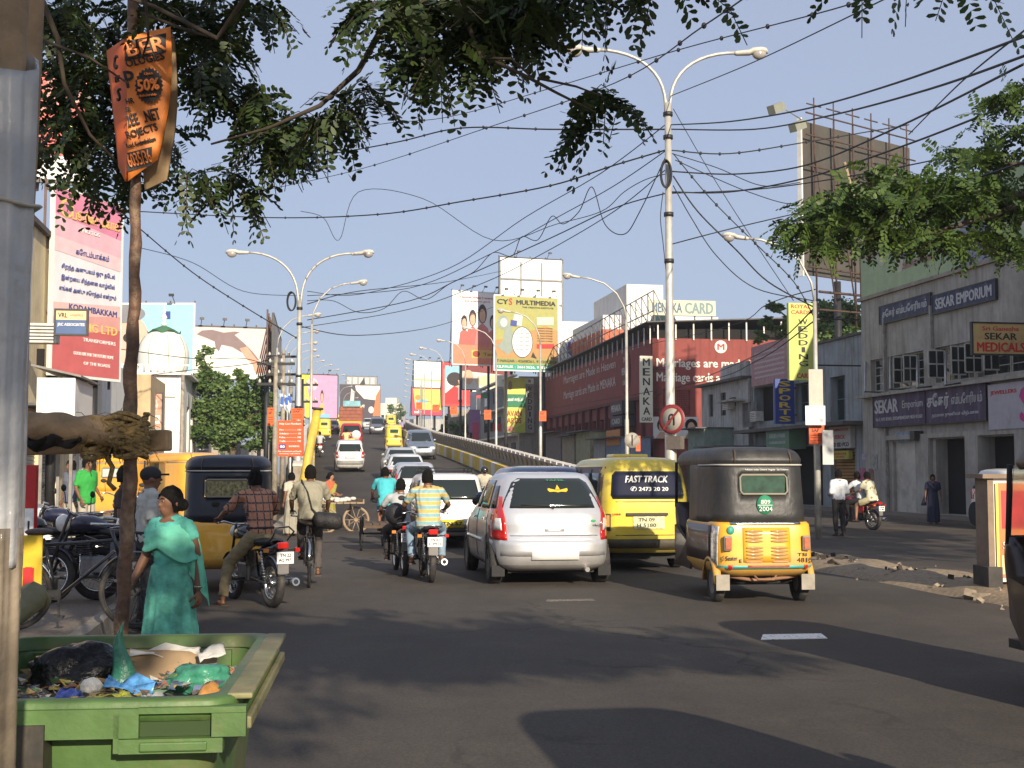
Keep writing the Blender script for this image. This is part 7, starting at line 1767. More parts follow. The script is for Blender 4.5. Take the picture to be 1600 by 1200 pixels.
# white over yellow
hoarding('plain white upper hoarding of the far right pair',646,198,688,200,564,606,white,[],[(pm('lime',(.6,.65,.05)),[(.0,.28),(1,.28),(1,.33),(0,.33)])],spots=3)
hoarding('bright yellow lower hoarding with red border in the far right pair',643,196,690,198,606,648,pm('redpink',(.65,.05,.1)),[('sale',.2,.12,.25,.12,WHT),('offer',.55,.5,.3,.05,REDT)],[(pm('lemon',(.6,.62,.12)),[(.12,.2),(.97,.2),(.97,.97),(.04,.97)]),(pm('skyprint',(.15,.5,.6)),[(.15,.45),(.5,.45),(.5,.58),(.15,.58)]),('ell',pm('orangeprint',(.7,.25,.05)),.2,.65,.1,.1)],spots=0)
# far left pair on the ramp
GRN=pm('yellowgreen',(.62,.62,.05)); MAG=pm('magenta',(.62,.28,.44))
sh=[(GRN,[(0,0),(.3,0),(.38,.25),(.3,.5),(.25,.7),(.32,1),(0,1)]),('ell',pm('palepink',(.8,.45,.5)),.38,.78,.14,.15)]+figure_print(.12,.08,.8,PF,PH,pm('redfrock',(.6,.05,.05)),.25)+figure_print(.62,.02,.62,PF,PH,pm('orangefrock',(.7,.4,.1)),.3)+[(pm('bluebus',(.2,.45,.65)),[(0,0),(.2,0),(.2,.09),(0,.09)]),(pm('bluebus',(.2,.45,.65)),[(.35,0),(.8,0),(.8,.09),(.35,.09)])]
hoarding('yellow-green and pink hoarding with dancing children on the far left',462,150,526,152,585,652,MAG,[],sh,spots=2)
sh=[(pm('glow',(.85,.75,.55)),[(.38,.98),(1,.98),(1,.55),(.6,.6),(.4,.85)]),(pm('rust',(.6,.16,.05)),[(.82,.1),(1,.1),(1,.9),(.9,.7)]),(pm('pale',(.6,.55,.52)),[(.24,.3),(.34,.3),(.36,.8),(.28,.9)]),('ell',pm('pale',(.6,.55,.52)),.78,.28,.07,.1)]
hoarding('dark hoarding with a glowing orange corner at the crest',530,300,593,302,601,655,pm('charcoal',(.05,.04,.05)),[('sold!',.5,.38,.22,.1,WHT,.02)],sh,spots=0)
hoarding('bare grey steel-framed hoarding above the dark one at the crest',540,308,588,310,588,601,pm('steelgrey',(.3,.3,.3)),[],[(pm('palestrip',(.5,.5,.48)),[(.03+.19*k,.1),(.16+.19*k,.1),(.16+.19*k,.9),(.03+.19*k,.9)]) for k in range(5)]+[(BLK,[(.42,0),(.62,0),(.58,.9)])],spots=0)
b=Bld('far_building','pale flat-roofed building beyond the crest',400,-10)
A=P(590,737,380); B_=P(626,737,380)
bb=MB(); bb.bbox((A.x,380,0),(B_.x,395,P(0,630,380).z)); bb.bbox((A.x+2,382,P(0,630,380).z),(B_.x - 1.5,390,P(0,621,380).z))
o=bb.build('far_building_walls',mat('far_pale_wall',(.6,.58,.5),.9,.1,.5)); o.parent=b.o; o.matrix_parent_inverse=b.o.matrix_basis.inverted(); o.name='wall'
mb=MB()
for k in range(5): mb.bbox((A.x+1+k*1.3,379.9,17),(A.x+1.8+k*1.3,379.99,18.5))
o=mb.build('window',GLASS); o.parent=b.o; o.matrix_parent_inverse=b.o.matrix_basis.inverted()
# red gantry and yellow signs near the crest, street-level filler
# dolphin hoarding
DG=pm('dolphin_grey',(.2,.14,.14)); 
dol=[(.08,.85),(.14,.93),(.25,.95),(.38,.9),(.5,.93),(.56,.92),(.5,.86),(.6,.72),(.7,.55),(.78,.38),(.72,.36),(.60,.50),(.48,.62),(.36,.66),(.33,.52),(.29,.60),(.28,.72),(.18,.79)]
sh=[(pm('sea_white',(.82,.78,.7)),[(0,.1),(.8,.1),(.6,.5),(.2,.75),(0,.78)]),(DG,dol),(pm('salmon',(.6,.3,.2)),[(.56,.6),(.64,.64),(.72,.46),(.80,.28),(.87,0),(.76,0),(.7,.3),(.62,.42)]),(pm('sea_white',(.82,.78,.7)),[(0,.12),(.98,.12),(.98,-0.0),(.0,.0)])]
hoarding('pinkish white hoarding with a leaping grey dolphin behind the tree',292,92,433,94,510,590,pm('pinkgrey',(.62,.5,.48)),[],sh,spots=4)
# narrow hoarding seen edge-on
hoarding('narrow hoarding seen nearly edge-on right of the dolphin',425,70,437,84,492,580,pm('steelgrey',(.3,.3,.3)),[],spots=0)
# face hoarding behind the dome
sh=[(pm('skyblue',(.3,.6,.75)),[(.3,.0),(1,0),(1,1),(.0,1),(0,.8)]),('ell',pm('warmface',(.66,.42,.32)),.0,.42,.42,.5),(pm('lip',(.5,.12,.1)),[(.2,.12),(.36,.1),(.34,.2),(.22,.2)]),('ell',PH,.12,.5,.07,.07),('ell',pm('shadowhair',(.2,.2,.22)),.05,.86,.3,.14),(BLUT,[(.62,.78),(.69,.78),(.69,.9),(.62,.9)])]
hoarding('sky-blue hoarding with part of a large face behind the dome',182,84,298,84,476,580,pm('palesky',(.55,.7,.76)),[],sh,frame=mat('white_frame',(.7,.7,.66)),spots=2)
# pink Kodambakkam hoarding
sh=[(pm('pinktop',(.6,.22,.33)),[(0,.86),(1,.80),(1,1),(0,1)]),(pm('pinkmid',(.66,.4,.46)),[(0,.74),(1,.70),(1,.80),(0,.86)]),(pm('pinksoft',(.7,.5,.52)),[(0,.66),(1,.62),(1,.70),(0,.74)]),(pm('salmonsoft',(.68,.45,.42)),[(0,.3),(1,.36),(1,.42),(0,.38)]),(pm('redlow1',(.6,.3,.27)),[(0,.2),(1,.28),(1,.36),(0,.3)]),(pm('redlow',(.5,.12,.12)),[(0,0),(1,0),(1,.28),(0,.2)]),('ell',pm('gold2',(.75,.5,.15)),.16,.9,.1,.05),('ell',pm('pinktop',(.6,.22,.33)),.16,.9,.07,.035)]
DB=pm('darkblue',(.05,.07,.25))
hoarding('tall pink and cream hoarding reading KODAMBAKKAM left of the dome',76,36,182,38.8,292,582,pm('creamlilac',(.70,.66,.68)),[('பூமிகா மகால்',.6,.88,.72,.06,pm('gold2',(.75,.5,.15)),.03),('PHOTOS',.5,.80,.3,.02,WHT),('கோடம்பாக்கம்',.55,.68,.5,.035,DB,.02),('சிறந்த அனுபவம் ஒரு தேடல்',.5,.58,.8,.035,DB,.02),('இன்றைய சிந்தனை வாழ்வில்',.5,.52,.8,.035,DB,.02),('எங்கள் அன்பு சொந்தம் என்றும்',.5,.46,.85,.035,DB,.02),('KODAMBAKKAM',.58,.37,.72,.032,DB,.03),('BIG LTD',.7,.27,.5,.045,pm('gold2',(.75,.5,.15)),.04),('TRANSFORMERS',.68,.2,.5,.02,WHT),('GOOD LIFE FOR THE FUTURE HOME',.6,.12,.6,.018,WHT),('OF THE ROADS',.65,.07,.4,.018,WHT)],sh,frame=mat('white_frame',(.7,.7,.66)),framew=.08,spots=1)
hoarding('red and white hoarding high up behind the leaves at far left',-30,36,122,37,100,272,pm('rosered',(.6,.14,.12)),[],[(white,[(0,0),(1,0),(1,.22),(0,.22)]),(pm('palered',(.65,.3,.26)),[(.5,.6),(1,.75),(1,.98),(.6,.98)]),(pm('limeyel',(.6,.65,.2)),[(.8,.45),(.98,.47),(.98,.55),(.8,.53)])],spots=0,base=8.4)
# big dark back of a hoarding, upper right
A=P(1259,737,57); B_=P(1432,737,62); zt=P(1259,188,57).z; zb=P(1259,428,57).z
t=thing('billboard','huge hoarding seen from behind, dark sheet on a rusty frame, upper right','billboard',(A.x,A.y,zb),atan2(B_.y - A.y,B_.x - A.x))
W=(B_.xy - A.xy).length; H=zt - zb
MB().bbox((0,.0,0),(W,.12,H)).build('board',mat('dark_board_back',(.062,.058,.05),.9,.25,.8,streak=.5,dirtcol=(.1,.07,.05)),t)
MB().bbox((-.09,-.1,-.1),(-.005,.14,H+.1)).build('edge_trim',mat('white_frame',(.7,.7,.66)),t)
RS=mat('dark_rusty_angle',(.07,.04,.03),.8,.3,5); mb=MB(); mb2=MB()
for k in range(6): x=W*(.08+k*.17); mb.tube([(x,-.25,-2.2),(x,-.25,H+.25)],.055,4); mb.tube([(x,-1.3,-1.5),(x,-.25,H*.8)],.045,4); mb.tube([(x,-.25,H*.95),(x,-.25,H+1.1)],.04,4); mb.tube([(x - .5,-.25,H+.75),(x+.5,-.25,H+.75)],.035,4)
for z in (.3,1.6,H*.45,H*.7,H*.9,H+.3): mb.tube([(0,-.32,z),(W,-.32,z)],.04,4)
mb.tube([(0,-.9,-.9),(W,-.9,-.7)],.06,4); mb.tube([(0,-.9,-1.7),(W,-.9,-1.5)],.05,4)
mb.build('steel_frame',RS,t)['kind']='stuff'
for x0,x1,zz0,zz1 in ((W*.3,W*.45,H*.9,H*.35),(W*.62,W*.7,H*.75,H*.4)): MB().tube([(x0,-.5,zz0*.85),(x1,-.5,zz1)],.07,6).build('loose_plank',mat('pale_cart_wood',(.3,.22,.14)),t)
for x in (W*.25,W*.8): MB().tube([(x,-.3,-zb),(x,-.3,-.2)],.16,8).build('post',DARKM,t)
for k,(x,dz) in enumerate(((-2.0,.2),(-.6,-.35))):
    mb=MB(); mb.tube([(0,-.1,H - .1+dz*.5),(x,-.5,H+dz)],.03,4); mb.box((x - .2,-.5,H+dz - .15),(.75,.4,.4),M=Euler((0,-.4,0)).to_matrix()); mb.build('floodlight',mat('grey_floodlight',(.22,.23,.18),.5,.1),t)

# grey complex and column signs beyond the red shop
b=Bld('grey_office_building','grey building with projecting signs beyond the red shop',sM1+1,21.2)
facade(b,'s',sM1+1,20.6,30,0,10.5,[],mat('grey_office_wall',(.3,.29,.26),.9,.15,1,streak=.5),.3); b.box('mass',20.6,30,sM1+1.31,sM1+26,0,10.4,mat('grey_office_wall',(.3,.29,.26)))
for k in range(4): b.box('balcony',20.0,20.597,sM1+2,sM1+24,2.8*k+2.2,2.8*k+2.35,WW)
for k in range(3):
    for j in range(5): b.box('window',20.56,20.597,sM1+3+j*4.4,sM1+5.4+j*4.4,2.8*k+3.1,2.8*k+4.4,GLASS)
sC1=sM1+.4
t=vsign('tall grey vertical sign with stacked letters WEDDING right of the yellow column sign',sC1,822,600,676,834,mat('grey_sign',(.33,.33,.33),.6,.1,2),'WEDDING',BLK,.5,.05,.97,brackets=22)
sign_s('small white sign with the letter W above the grey vertical sign',sC1 - .2,821,591,600,834,WHITEP,[('W',.5,.5,.35,.6,BLK,.04)])
sign_s('round-edged yellow and green column sign with Tamil words and AVAN ARDS',sC1 - .6,789,590,676,821,pm('lemon2',(.62,.6,.12)),[('பவன் கார்ட்ஸ்',.5,.60,.8,.08,WHT,.04),('AVAN',.45,.35,.7,.1,pm('brownred',(.35,.08,.02)),.05),('ARDS',.45,.22,.7,.1,pm('brownred',(.35,.08,.02)),.05)],shapes=[(pm('darkgreen',(.02,.18,.08)),[(0,.46),(1,.46),(1,.7),(0,.7)]),('ell',pm('pinkish',(.6,.25,.2)),.25,.07,.2,.05),('ell',pm('brownfig',(.35,.22,.15)),.25,.86,.1,.09),(pm('limeprint',(.4,.5,.05)),[(.5,0),(1,0),(1,.2),(.5,.08)])],th=.6)
random.seed(3)
cols=[((.55,.6,.6),'pale blue-white'),((.45,.05,.12),'crimson'),((.3,.32,.36),'grey'),((.75,.74,.7),'white'),((.1,.3,.15),'green'),((.5,.06,.05),'red'),((.3,.15,.35),'purple'),((.35,.33,.2),'olive')]
ws=[(735,612,672,744,150,0),(745,622,642,757,145,3),(757,612,640,764,140,1),(766,610,648,772,134,2),(773,608,640,789,128,2),(733,640,676,750,138,6),(744,606,617,752,141,3),(752,614,622,762,137,4),(770,662,674,784,126,5),(716,605,628,722,160,2),(775,586,604,800,125,3),(738,660,690,748,130,1)]
for i,(u0,v0,v1,u1,Y,c) in enumerate(ws):
    A=P(u0,v0,Y); B_=P(u1,v1,Y)
    sign('%s %s shop board, number %s from the left among the far right shops' % (['tall','short','narrow','wide'][i % 4],cols[c][1],'one two three four five six seven eight nine ten eleven twelve'.split()[i]),A.xy,B_.xy,B_.z,A.z,mat('shopboard_%d' % c,cols[c][0],.7,.1,2),th=.5)
for k,(u0,u1,v,Y,c,lb) in enumerate(((700,742,640,165,(.3,.26,.2),'brown far building under the boy hoarding'),(738,792,622,152,(.4,.38,.35),'pale grey far building behind the small signs'),(640,700,655,215,(.42,.42,.4),'low grey far building under the white and yellow hoardings'),(783,805,600,140,(.28,.27,.26),'dark grey building behind the yellow column sign'))):
    A=P(u0,v,Y); B_=P(u1,v,Y); t=thing('far_shop_building',lb,'building',(A.x,Y,0))
    MB().bbox((0,0,0),(B_.x - A.x,14,A.z)).build('wall',mat('far_wall_%d' % k,c,.9,.2,.6,streak=.5),t)
    for j in range(4):
        for i in range(2): MB().bbox(((B_.x - A.x)*(j+.25)/4,-.03,A.z - 2.8 - i*3),((B_.x - A.x)*(j+.75)/4,-.002,A.z - 1.5 - i*3)).build('window',GLASS,t)

# ================================================================== TREES (far and middle)
def tree(name,label,base,h,clumps,leafm,n,seed,lsize=.16,trunk_r=.22,limbs=5,cat='tree'):
    """clumps: (dx, dy, z, rx, ry, rz) ellipsoids the leaf faces fill, denser towards the skin"""
    rs_=np.random.RandomState(seed); t=thing(name,label,cat,base)
    mb=MB(); z1=min(c[2] for c in clumps); mb.tube([(0,0,-.1),(.05,0,h*.2),(.0,.1,max(z1,h*.35))],[trunk_r,trunk_r*.8,trunk_r*.65],10)
    for c in clumps: mb.tube([(.0,.1,max(.5,z1*.8)),(c[0]*.5,c[1]*.5,(z1+c[2])/2),(c[0],c[1],c[2])],[trunk_r*.6,trunk_r*.35,trunk_r*.12],7)
    mb.build('trunk',BARK,t)
    vol=np.array([c[3]*c[4]*c[5] for c in clumps]) ** .67; cnt=(vol/vol.sum()*n).astype(int); out=[]
    for c,k in zip(clumps,cnt):
        sub=max(4,k // 55)                         # leaf clusters inside the clump leave gaps between them
        d=rs_.normal(size=(sub,3)); d /= np.linalg.norm(d,axis=1)[:,None]; ctr=d*(rs_.uniform(.35,1,sub) ** .5)[:,None]
        idx=rs_.randint(0,sub,k); p=ctr[idx]+rs_.normal(size=(k,3))*.14
        p=p*np.array(c[3:6])+np.array(c[:3])
        a=rs_.normal(size=(k,3)); a /= np.linalg.norm(a,axis=1)[:,None]; a[:,2] *= .5; b_=np.cross(a,rs_.normal(size=(k,3))); b_ /= np.linalg.norm(b_,axis=1)[:,None]
        L_=lsize*rs_.uniform(.6,1.3,k)[:,None]
        out.append(np.stack([p,p+a*L_*.5+b_*L_*.3,p+a*L_,p+a*L_*.5 - b_*L_*.3],1))
    quads_object('crown',np.concatenate(out).reshape(-1,3),leafm,t)['kind']='stuff'
    return t
p=P(362,737,74); k_=74/2000
def cl(u,v,r,rr=None,dy=0): return ((u - 362)*k_,dy,EYE+(737 - v)*k_,r*k_,r*k_,(rr or r)*k_)
tree('leafy_tree','dense mid-green tree in front of the dolphin hoarding',(p.x,74,0),8,[cl(317,562,12,24),cl(326,600,26,22),cl(360,612,26,24),cl(392,606,24,18),cl(340,640,32,24),cl(382,640,32,24),cl(412,632,16,18),cl(350,676,38,26),cl(396,676,30,26),cl(310,640,16,20),cl(312,676,16,22),cl(418,660,12,18),cl(370,590,12,12)],LEAFD,19000,4,.27)
p=P(1275,737,66); k_=66/2000
def cl(u,v,r,rr=None,dy=0): return ((u - 1290)*k_,dy,EYE+(737 - v)*k_,r*k_,r*k_,(rr or r)*k_)
tree('leafy_tree','tree rising behind the blue-grey building under the dark hoarding',(P(1290,737,66).x,66,0),9,[cl(1290,510,40,34),cl(1320,490,26,26),cl(1250,500,22,18),cl(1215,480,14,9),cl(1205,505,10,12),cl(1262,540,30,20),cl(1225,520,12,14),cl(1330,520,30,24),cl(1190,525,10,8)],LEAFD,9000,8,.28)
for u,v,Y,lb in ((618,640,330,'small dark tree beyond the crest'),(700,660,175,'dusty green tree behind the far parapet'),(455,650,120,'dusty tree behind the left utility poles'),(715,668,150,'low tree between the far shops and the parapet')):
    k_=Y/2000; tree('small_tree',lb,(P(u,737,Y).x,Y,0),8,[(0,0,EYE+(737 - v)*k_,12*k_,12*k_,10*k_),(8*k_,0,EYE+(737 - v - 5)*k_,8*k_,8*k_,8*k_),(0,0,EYE+(737 - v - 16)*k_,13*k_,10*k_,9*k_)],LEAFD,1800,int(u),.55)
# ================================================================== POSTERS, SIGNS ON POLES
ORP=mat('orange_poster',(.80,.13,.03),.6,.08,4); ORF=mat('orange_placard',(.95,.28,.05),.55,.06,4)
def sap(label,c,w,h,rz=0.0):
    t=thing('poster_placard',label,'placard',(c[0],c[1],c[2] - h/2),rz,'orange placards tied to lamp posts')
    MB().bbox((-w/2,-.01,0),(w/2,.01,h)).build('board',ORP,t)
    lettering('SAP',BLK,t,(-w*.08,-.011,h*.72),w*.5,h*.16,off=.003,bold=.03)
    for k in range(3): lettering('COURSE & PROJECT',BLK,t,(0,-.011,h*(.2+.13*k)),w*.8,h*.05,off=.003,bold=.02)
    lettering('CYBER',BLK,t,(0,-.011,h*.9),w*.8,h*.08,off=.003,bold=.02)
def sap_px(label,u,v,Y,wpx,hpx): k=Y/2000; p=P(u,v,Y); sap(label,p,wpx*k,hpx*k)
sap_px('orange placard on the pole below the WEDDING sign',1276,679,31.5,24,30)
sap_px('orange placard low on the lamp post beside the ivory sign',997,693,47.5,7,24)
sap_px('orange placard on the second lamp post right of the flyover',848,650,61.4,11,16)
sap_px('orange placard on the third lamp post right of the flyover',762,648,76.5,11,15)
sap_px('small orange placard under the red-bordered boy hoarding',709,641,91.5,11,13)
sap_px('small orange placard under the yellow hoarding',681,638,106.5,11,12)
sap_px('small orange placard furthest up the right side of the flyover',655,634,121.5,10,11)
sap_px('orange SAP placard above the helpline board',465,647,38.5,20,18)
sap_px('orange placard left of the paper flags',423,651,40,10,28)
# helpline board
p0,p1=P(433,713,37),P(473,713,37); z0=p0.z; z1=P(433,657,37).z
sign('orange-red board headed Help Line Numbers with a bank logo',p0.xy,p1.xy,z0,z1,mat('orange_red_board',(.78,.09,.02),.5,.05,3),
     [('Help Line Numbers',.5,.9,.86,.07,WHT,.02)]+[('%s ———— %s' % (a,b_),.5,.74 - .105*k,.84,.05,WHT,.02) for k,(a,b_) in enumerate((('Fire','101'),('Ambulance','102'),('Police','100'),('Traffic','103')))]+[('BANKING',.66,.28,.4,.05,WHT,.02),('For convenient and hassle',.5,.14,.9,.04,WHT),('banking call 2852',.5,.07,.8,.035,WHT),('oo',.2,.27,.18,.07,WHT,.04)],
     shapes=[(BLUT,[(.06,.2),(.34,.2),(.34,.34),(.06,.34)])],th=.04)
t=thing('sign_post','steel post carrying the helpline board','post',(P(453,737,37.1).x,37.12,0)); MB().cyl((0,0,0),(0,0,z1+.2),.04,8).build('post',STEEL,t)
# blue and white paper flags
t=thing('paper_flags','blue and white printed paper flags hanging from a string','flag',P(443,615,38))
for k,(dx,dz,a) in enumerate(((-.12,0,.1),(.03,-.02,-.1),(.16,.03,-.35))):
    rows=[[V((dx+.1*i/4+a*.25*j/5,.04*sin(i+j),dz - .42*j/5 - .03*i*k)) for i in range(5)] for j in range(6)]
    mb=MB(); mb.grid(rows); o=mb.build('flag',mat('pale_blue_paper',(.6,.66,.75),.7,.1,5),t); sm=o.modifiers.new('s','SOLIDIFY'); sm.thickness=.006; apply_mods(o)
    MB().box((dx+.08+a*.1,-.05,dz - .2),(.08,.012,.22),M=Euler((0,a*.8,0)).to_matrix()).build('printed_band',mat('flag_blue',(.04,.12,.45),.6,.05),t)
# yellow leaning post
a=P(466,775,36.5); b_=P(496,640,36.7); t=thing('yellow_post','yellow painted thick leaning post with a dark cap','post',(a.x,a.y,0))
MB().tube([(-.1,0,-.02),(b_.x - a.x,b_.y - a.y,b_.z)],[.135,.12],16).build('post',mat('yellow_post_paint',(.6,.42,.06),.6,.2,4,streak=.5),t)
MB().tube([(b_.x - a.x,b_.y - a.y,b_.z),(b_.x - a.x+.005,b_.y - a.y,b_.z+.06)],[.17,.17],16).build('cap',mat('dark_cap_metal',(.06,.05,.04),.6,.2),t)
# no U-turn sign on the big pole
c=P(1050,655,32.05); t=thing('traffic_sign','round no-U-turn sign with red rim and slash on the tall lamp post','road sign',c,radians(-38))
MB().lathe([(0,.012),(.37,.012),(.37,-.004),(0,-.004)],n=40,M=Matrix.Rotation(pi/2,3,'X')).build('disc',mat('sign_grey_white',(.36,.33,.28),.5,.1,5,dirt=.3),t)
MB().lathe([(.285,.018),(.375,.018),(.375,.0125),(.285,.0125)],n=40,M=Matrix.Rotation(pi/2,3,'X')).build('red_rim',mat('sign_red',(.24,.03,.03),.5,.08),t)
mb=MB(); pts=[V((.07,-.025,-.15)),V((.07,-.025,.04))]+[V((.0+.07*cos(q),-.025,.04+.08*sin(q))) for q in np.linspace(.3,pi - .1,7)]+[V((-.07,-.025,-.06))]
mb.tube(pts,.022,4,flat=.4); mb.add([(-.13,-.026,-.05),(-.01,-.026,-.05),(-.07,-.026,-.15),(-.13,-.02,-.05),(-.01,-.02,-.05),(-.07,-.02,-.15)],[(0,1,2),(5,4,3),(0,3,4,1),(1,4,5,2),(2,5,3,0)],False); mb.build('arrow',BLK,t)
MB().box((0,-.036,0),(.68,.006,.055),M=Matrix.Rotation(radians(-47),3,'Y')).build('slash',mat('sign_red',(.42,.02,.02)),t)
MB().bbox((-.2,.03,-.75),(.22,.22,-.42)).build('junction_box',mat('brown_grey_box',(.13,.11,.09),.7,.2),t)
c=P(987,688,46.4); t=thing('traffic_sign','small round grey-white sign with a dark bar behind the taxi roof','road sign',(c.x,c.y,0),radians(10))
MB().cyl((0,0,0),(0,0,c.z+.3),.03,8).build('post',DARKM,t); MB().lathe([(0,-.03),(.28,-.03),(.28,-.05),(0,-.05)],(0,0,c.z),n=28,M=Matrix.Rotation(pi/2,3,'X')).build('disc',mat('sign_grey_white',(.36,.33,.28)),t).location.y=-.09
MB().box((0,-.075,c.z),(.05,.01,.4)).build('bar',BLK,t)
# dark coils of spare cable
for u,v,Y,rx,rz_,lb in ((1040,272,32.1,.13,.36,'black coil of spare cable hung on the tall double lamp post'),(455,471,48.6,.16,.37,'dark coil of spare cable hung on the smaller double lamp post')):
    p=P(u,v,Y); t=thing('cable_coil',lb,'cable',p); mb=MB()
    for k in range(6):
        mb.tube([(rx*cos(q)+.012*(k % 3) ,.02*k - .05,rz_*sin(q)*(1 - .02*k)) for q in np.linspace(0,2*pi,33)],.02,5,caps=False)
    mb.build('loops',BLACK,t)
# the pole with the orange placard under the WEDDING sign, with a single lamp
single_lamp(P(1277,737,31.7).x,31.7,0,P(1150,372,31.7).z,-1,'single street lamp on a bent arm in front of the dark hoarding',None,arm=1.85)
p=P(1290,590,31.6); sign('blank back of a pale curved board fixed to the pole beside the WEDDING sign',P(1266,737,31.45).xy,P(1288,737,31.45).xy,P(0,660,31.45).z,P(0,577,31.45).z,mat('pale_board_back',(.5,.45,.38),.7,.1),th=.03)
sign('overexposed white board on the pole beside the WEDDING sign',P(1260,737,31.3).xy,P(1291,737,31.3).xy,P(0,664,31.3).z,P(0,634,31.3).z,WHITEP,th=.03)
sign('tall narrow blank white board low on the pole beside the WEDDING sign',P(1286,737,31.3).xy,P(1303,737,31.3).xy,P(0,726,31.3).z,P(0,672,31.3).z,mat('greyish_white',(.5,.5,.48),.7,.1),th=.04)

# ================================================================== CABLES
WIRE=mat('black_cable',(.018,.018,.02),.7,0)
def wire(pts,r=.016,sag=0.0,label='thin black overhead cable',kinks=0.0,beads=False,seed=0):
    """pts: (u, v, Y) read off the photo at assumed distances; smooth curve through them"""
    W=[P(*q) for q in pts]; out=[]
    for i in range(len(W) - 1):
        p0=W[max(i - 1,0)]; p1=W[i]; p2=W[i+1]; p3=W[min(i+2,len(W) - 1)]; n=12 if len(W) < 4 else 7
        for k in range(n):
            t=k/n; q=.5*((2*p1)+(p2 - p0)*t+(2*p0 - 5*p1+4*p2 - p3)*t*t+(3*p1 - p0 - 3*p2+p3)*t ** 3)
            if len(W) == 2: q=p1.lerp(p2,t); q.z -= sag*4*t*(1 - t)
            out.append(q)
    out.append(W[-1]); base=out[0].copy(); t=thing('overhead_cable',label,'cable',base,0,'cables strung across the road')
    mb=MB(); mb.tube([q - base for q in out],r,5); mb.build('cable',WIRE,t)
    if beads:
        mb=MB(); L=0
        for k in range(2,len(out) - 1,2): mb.ball(out[k] - base,(.04,.04,.05),6,4)
        mb.build('cable_clips',WIRE,t)['kind']='stuff'
M_=32.3; Lp=48.8
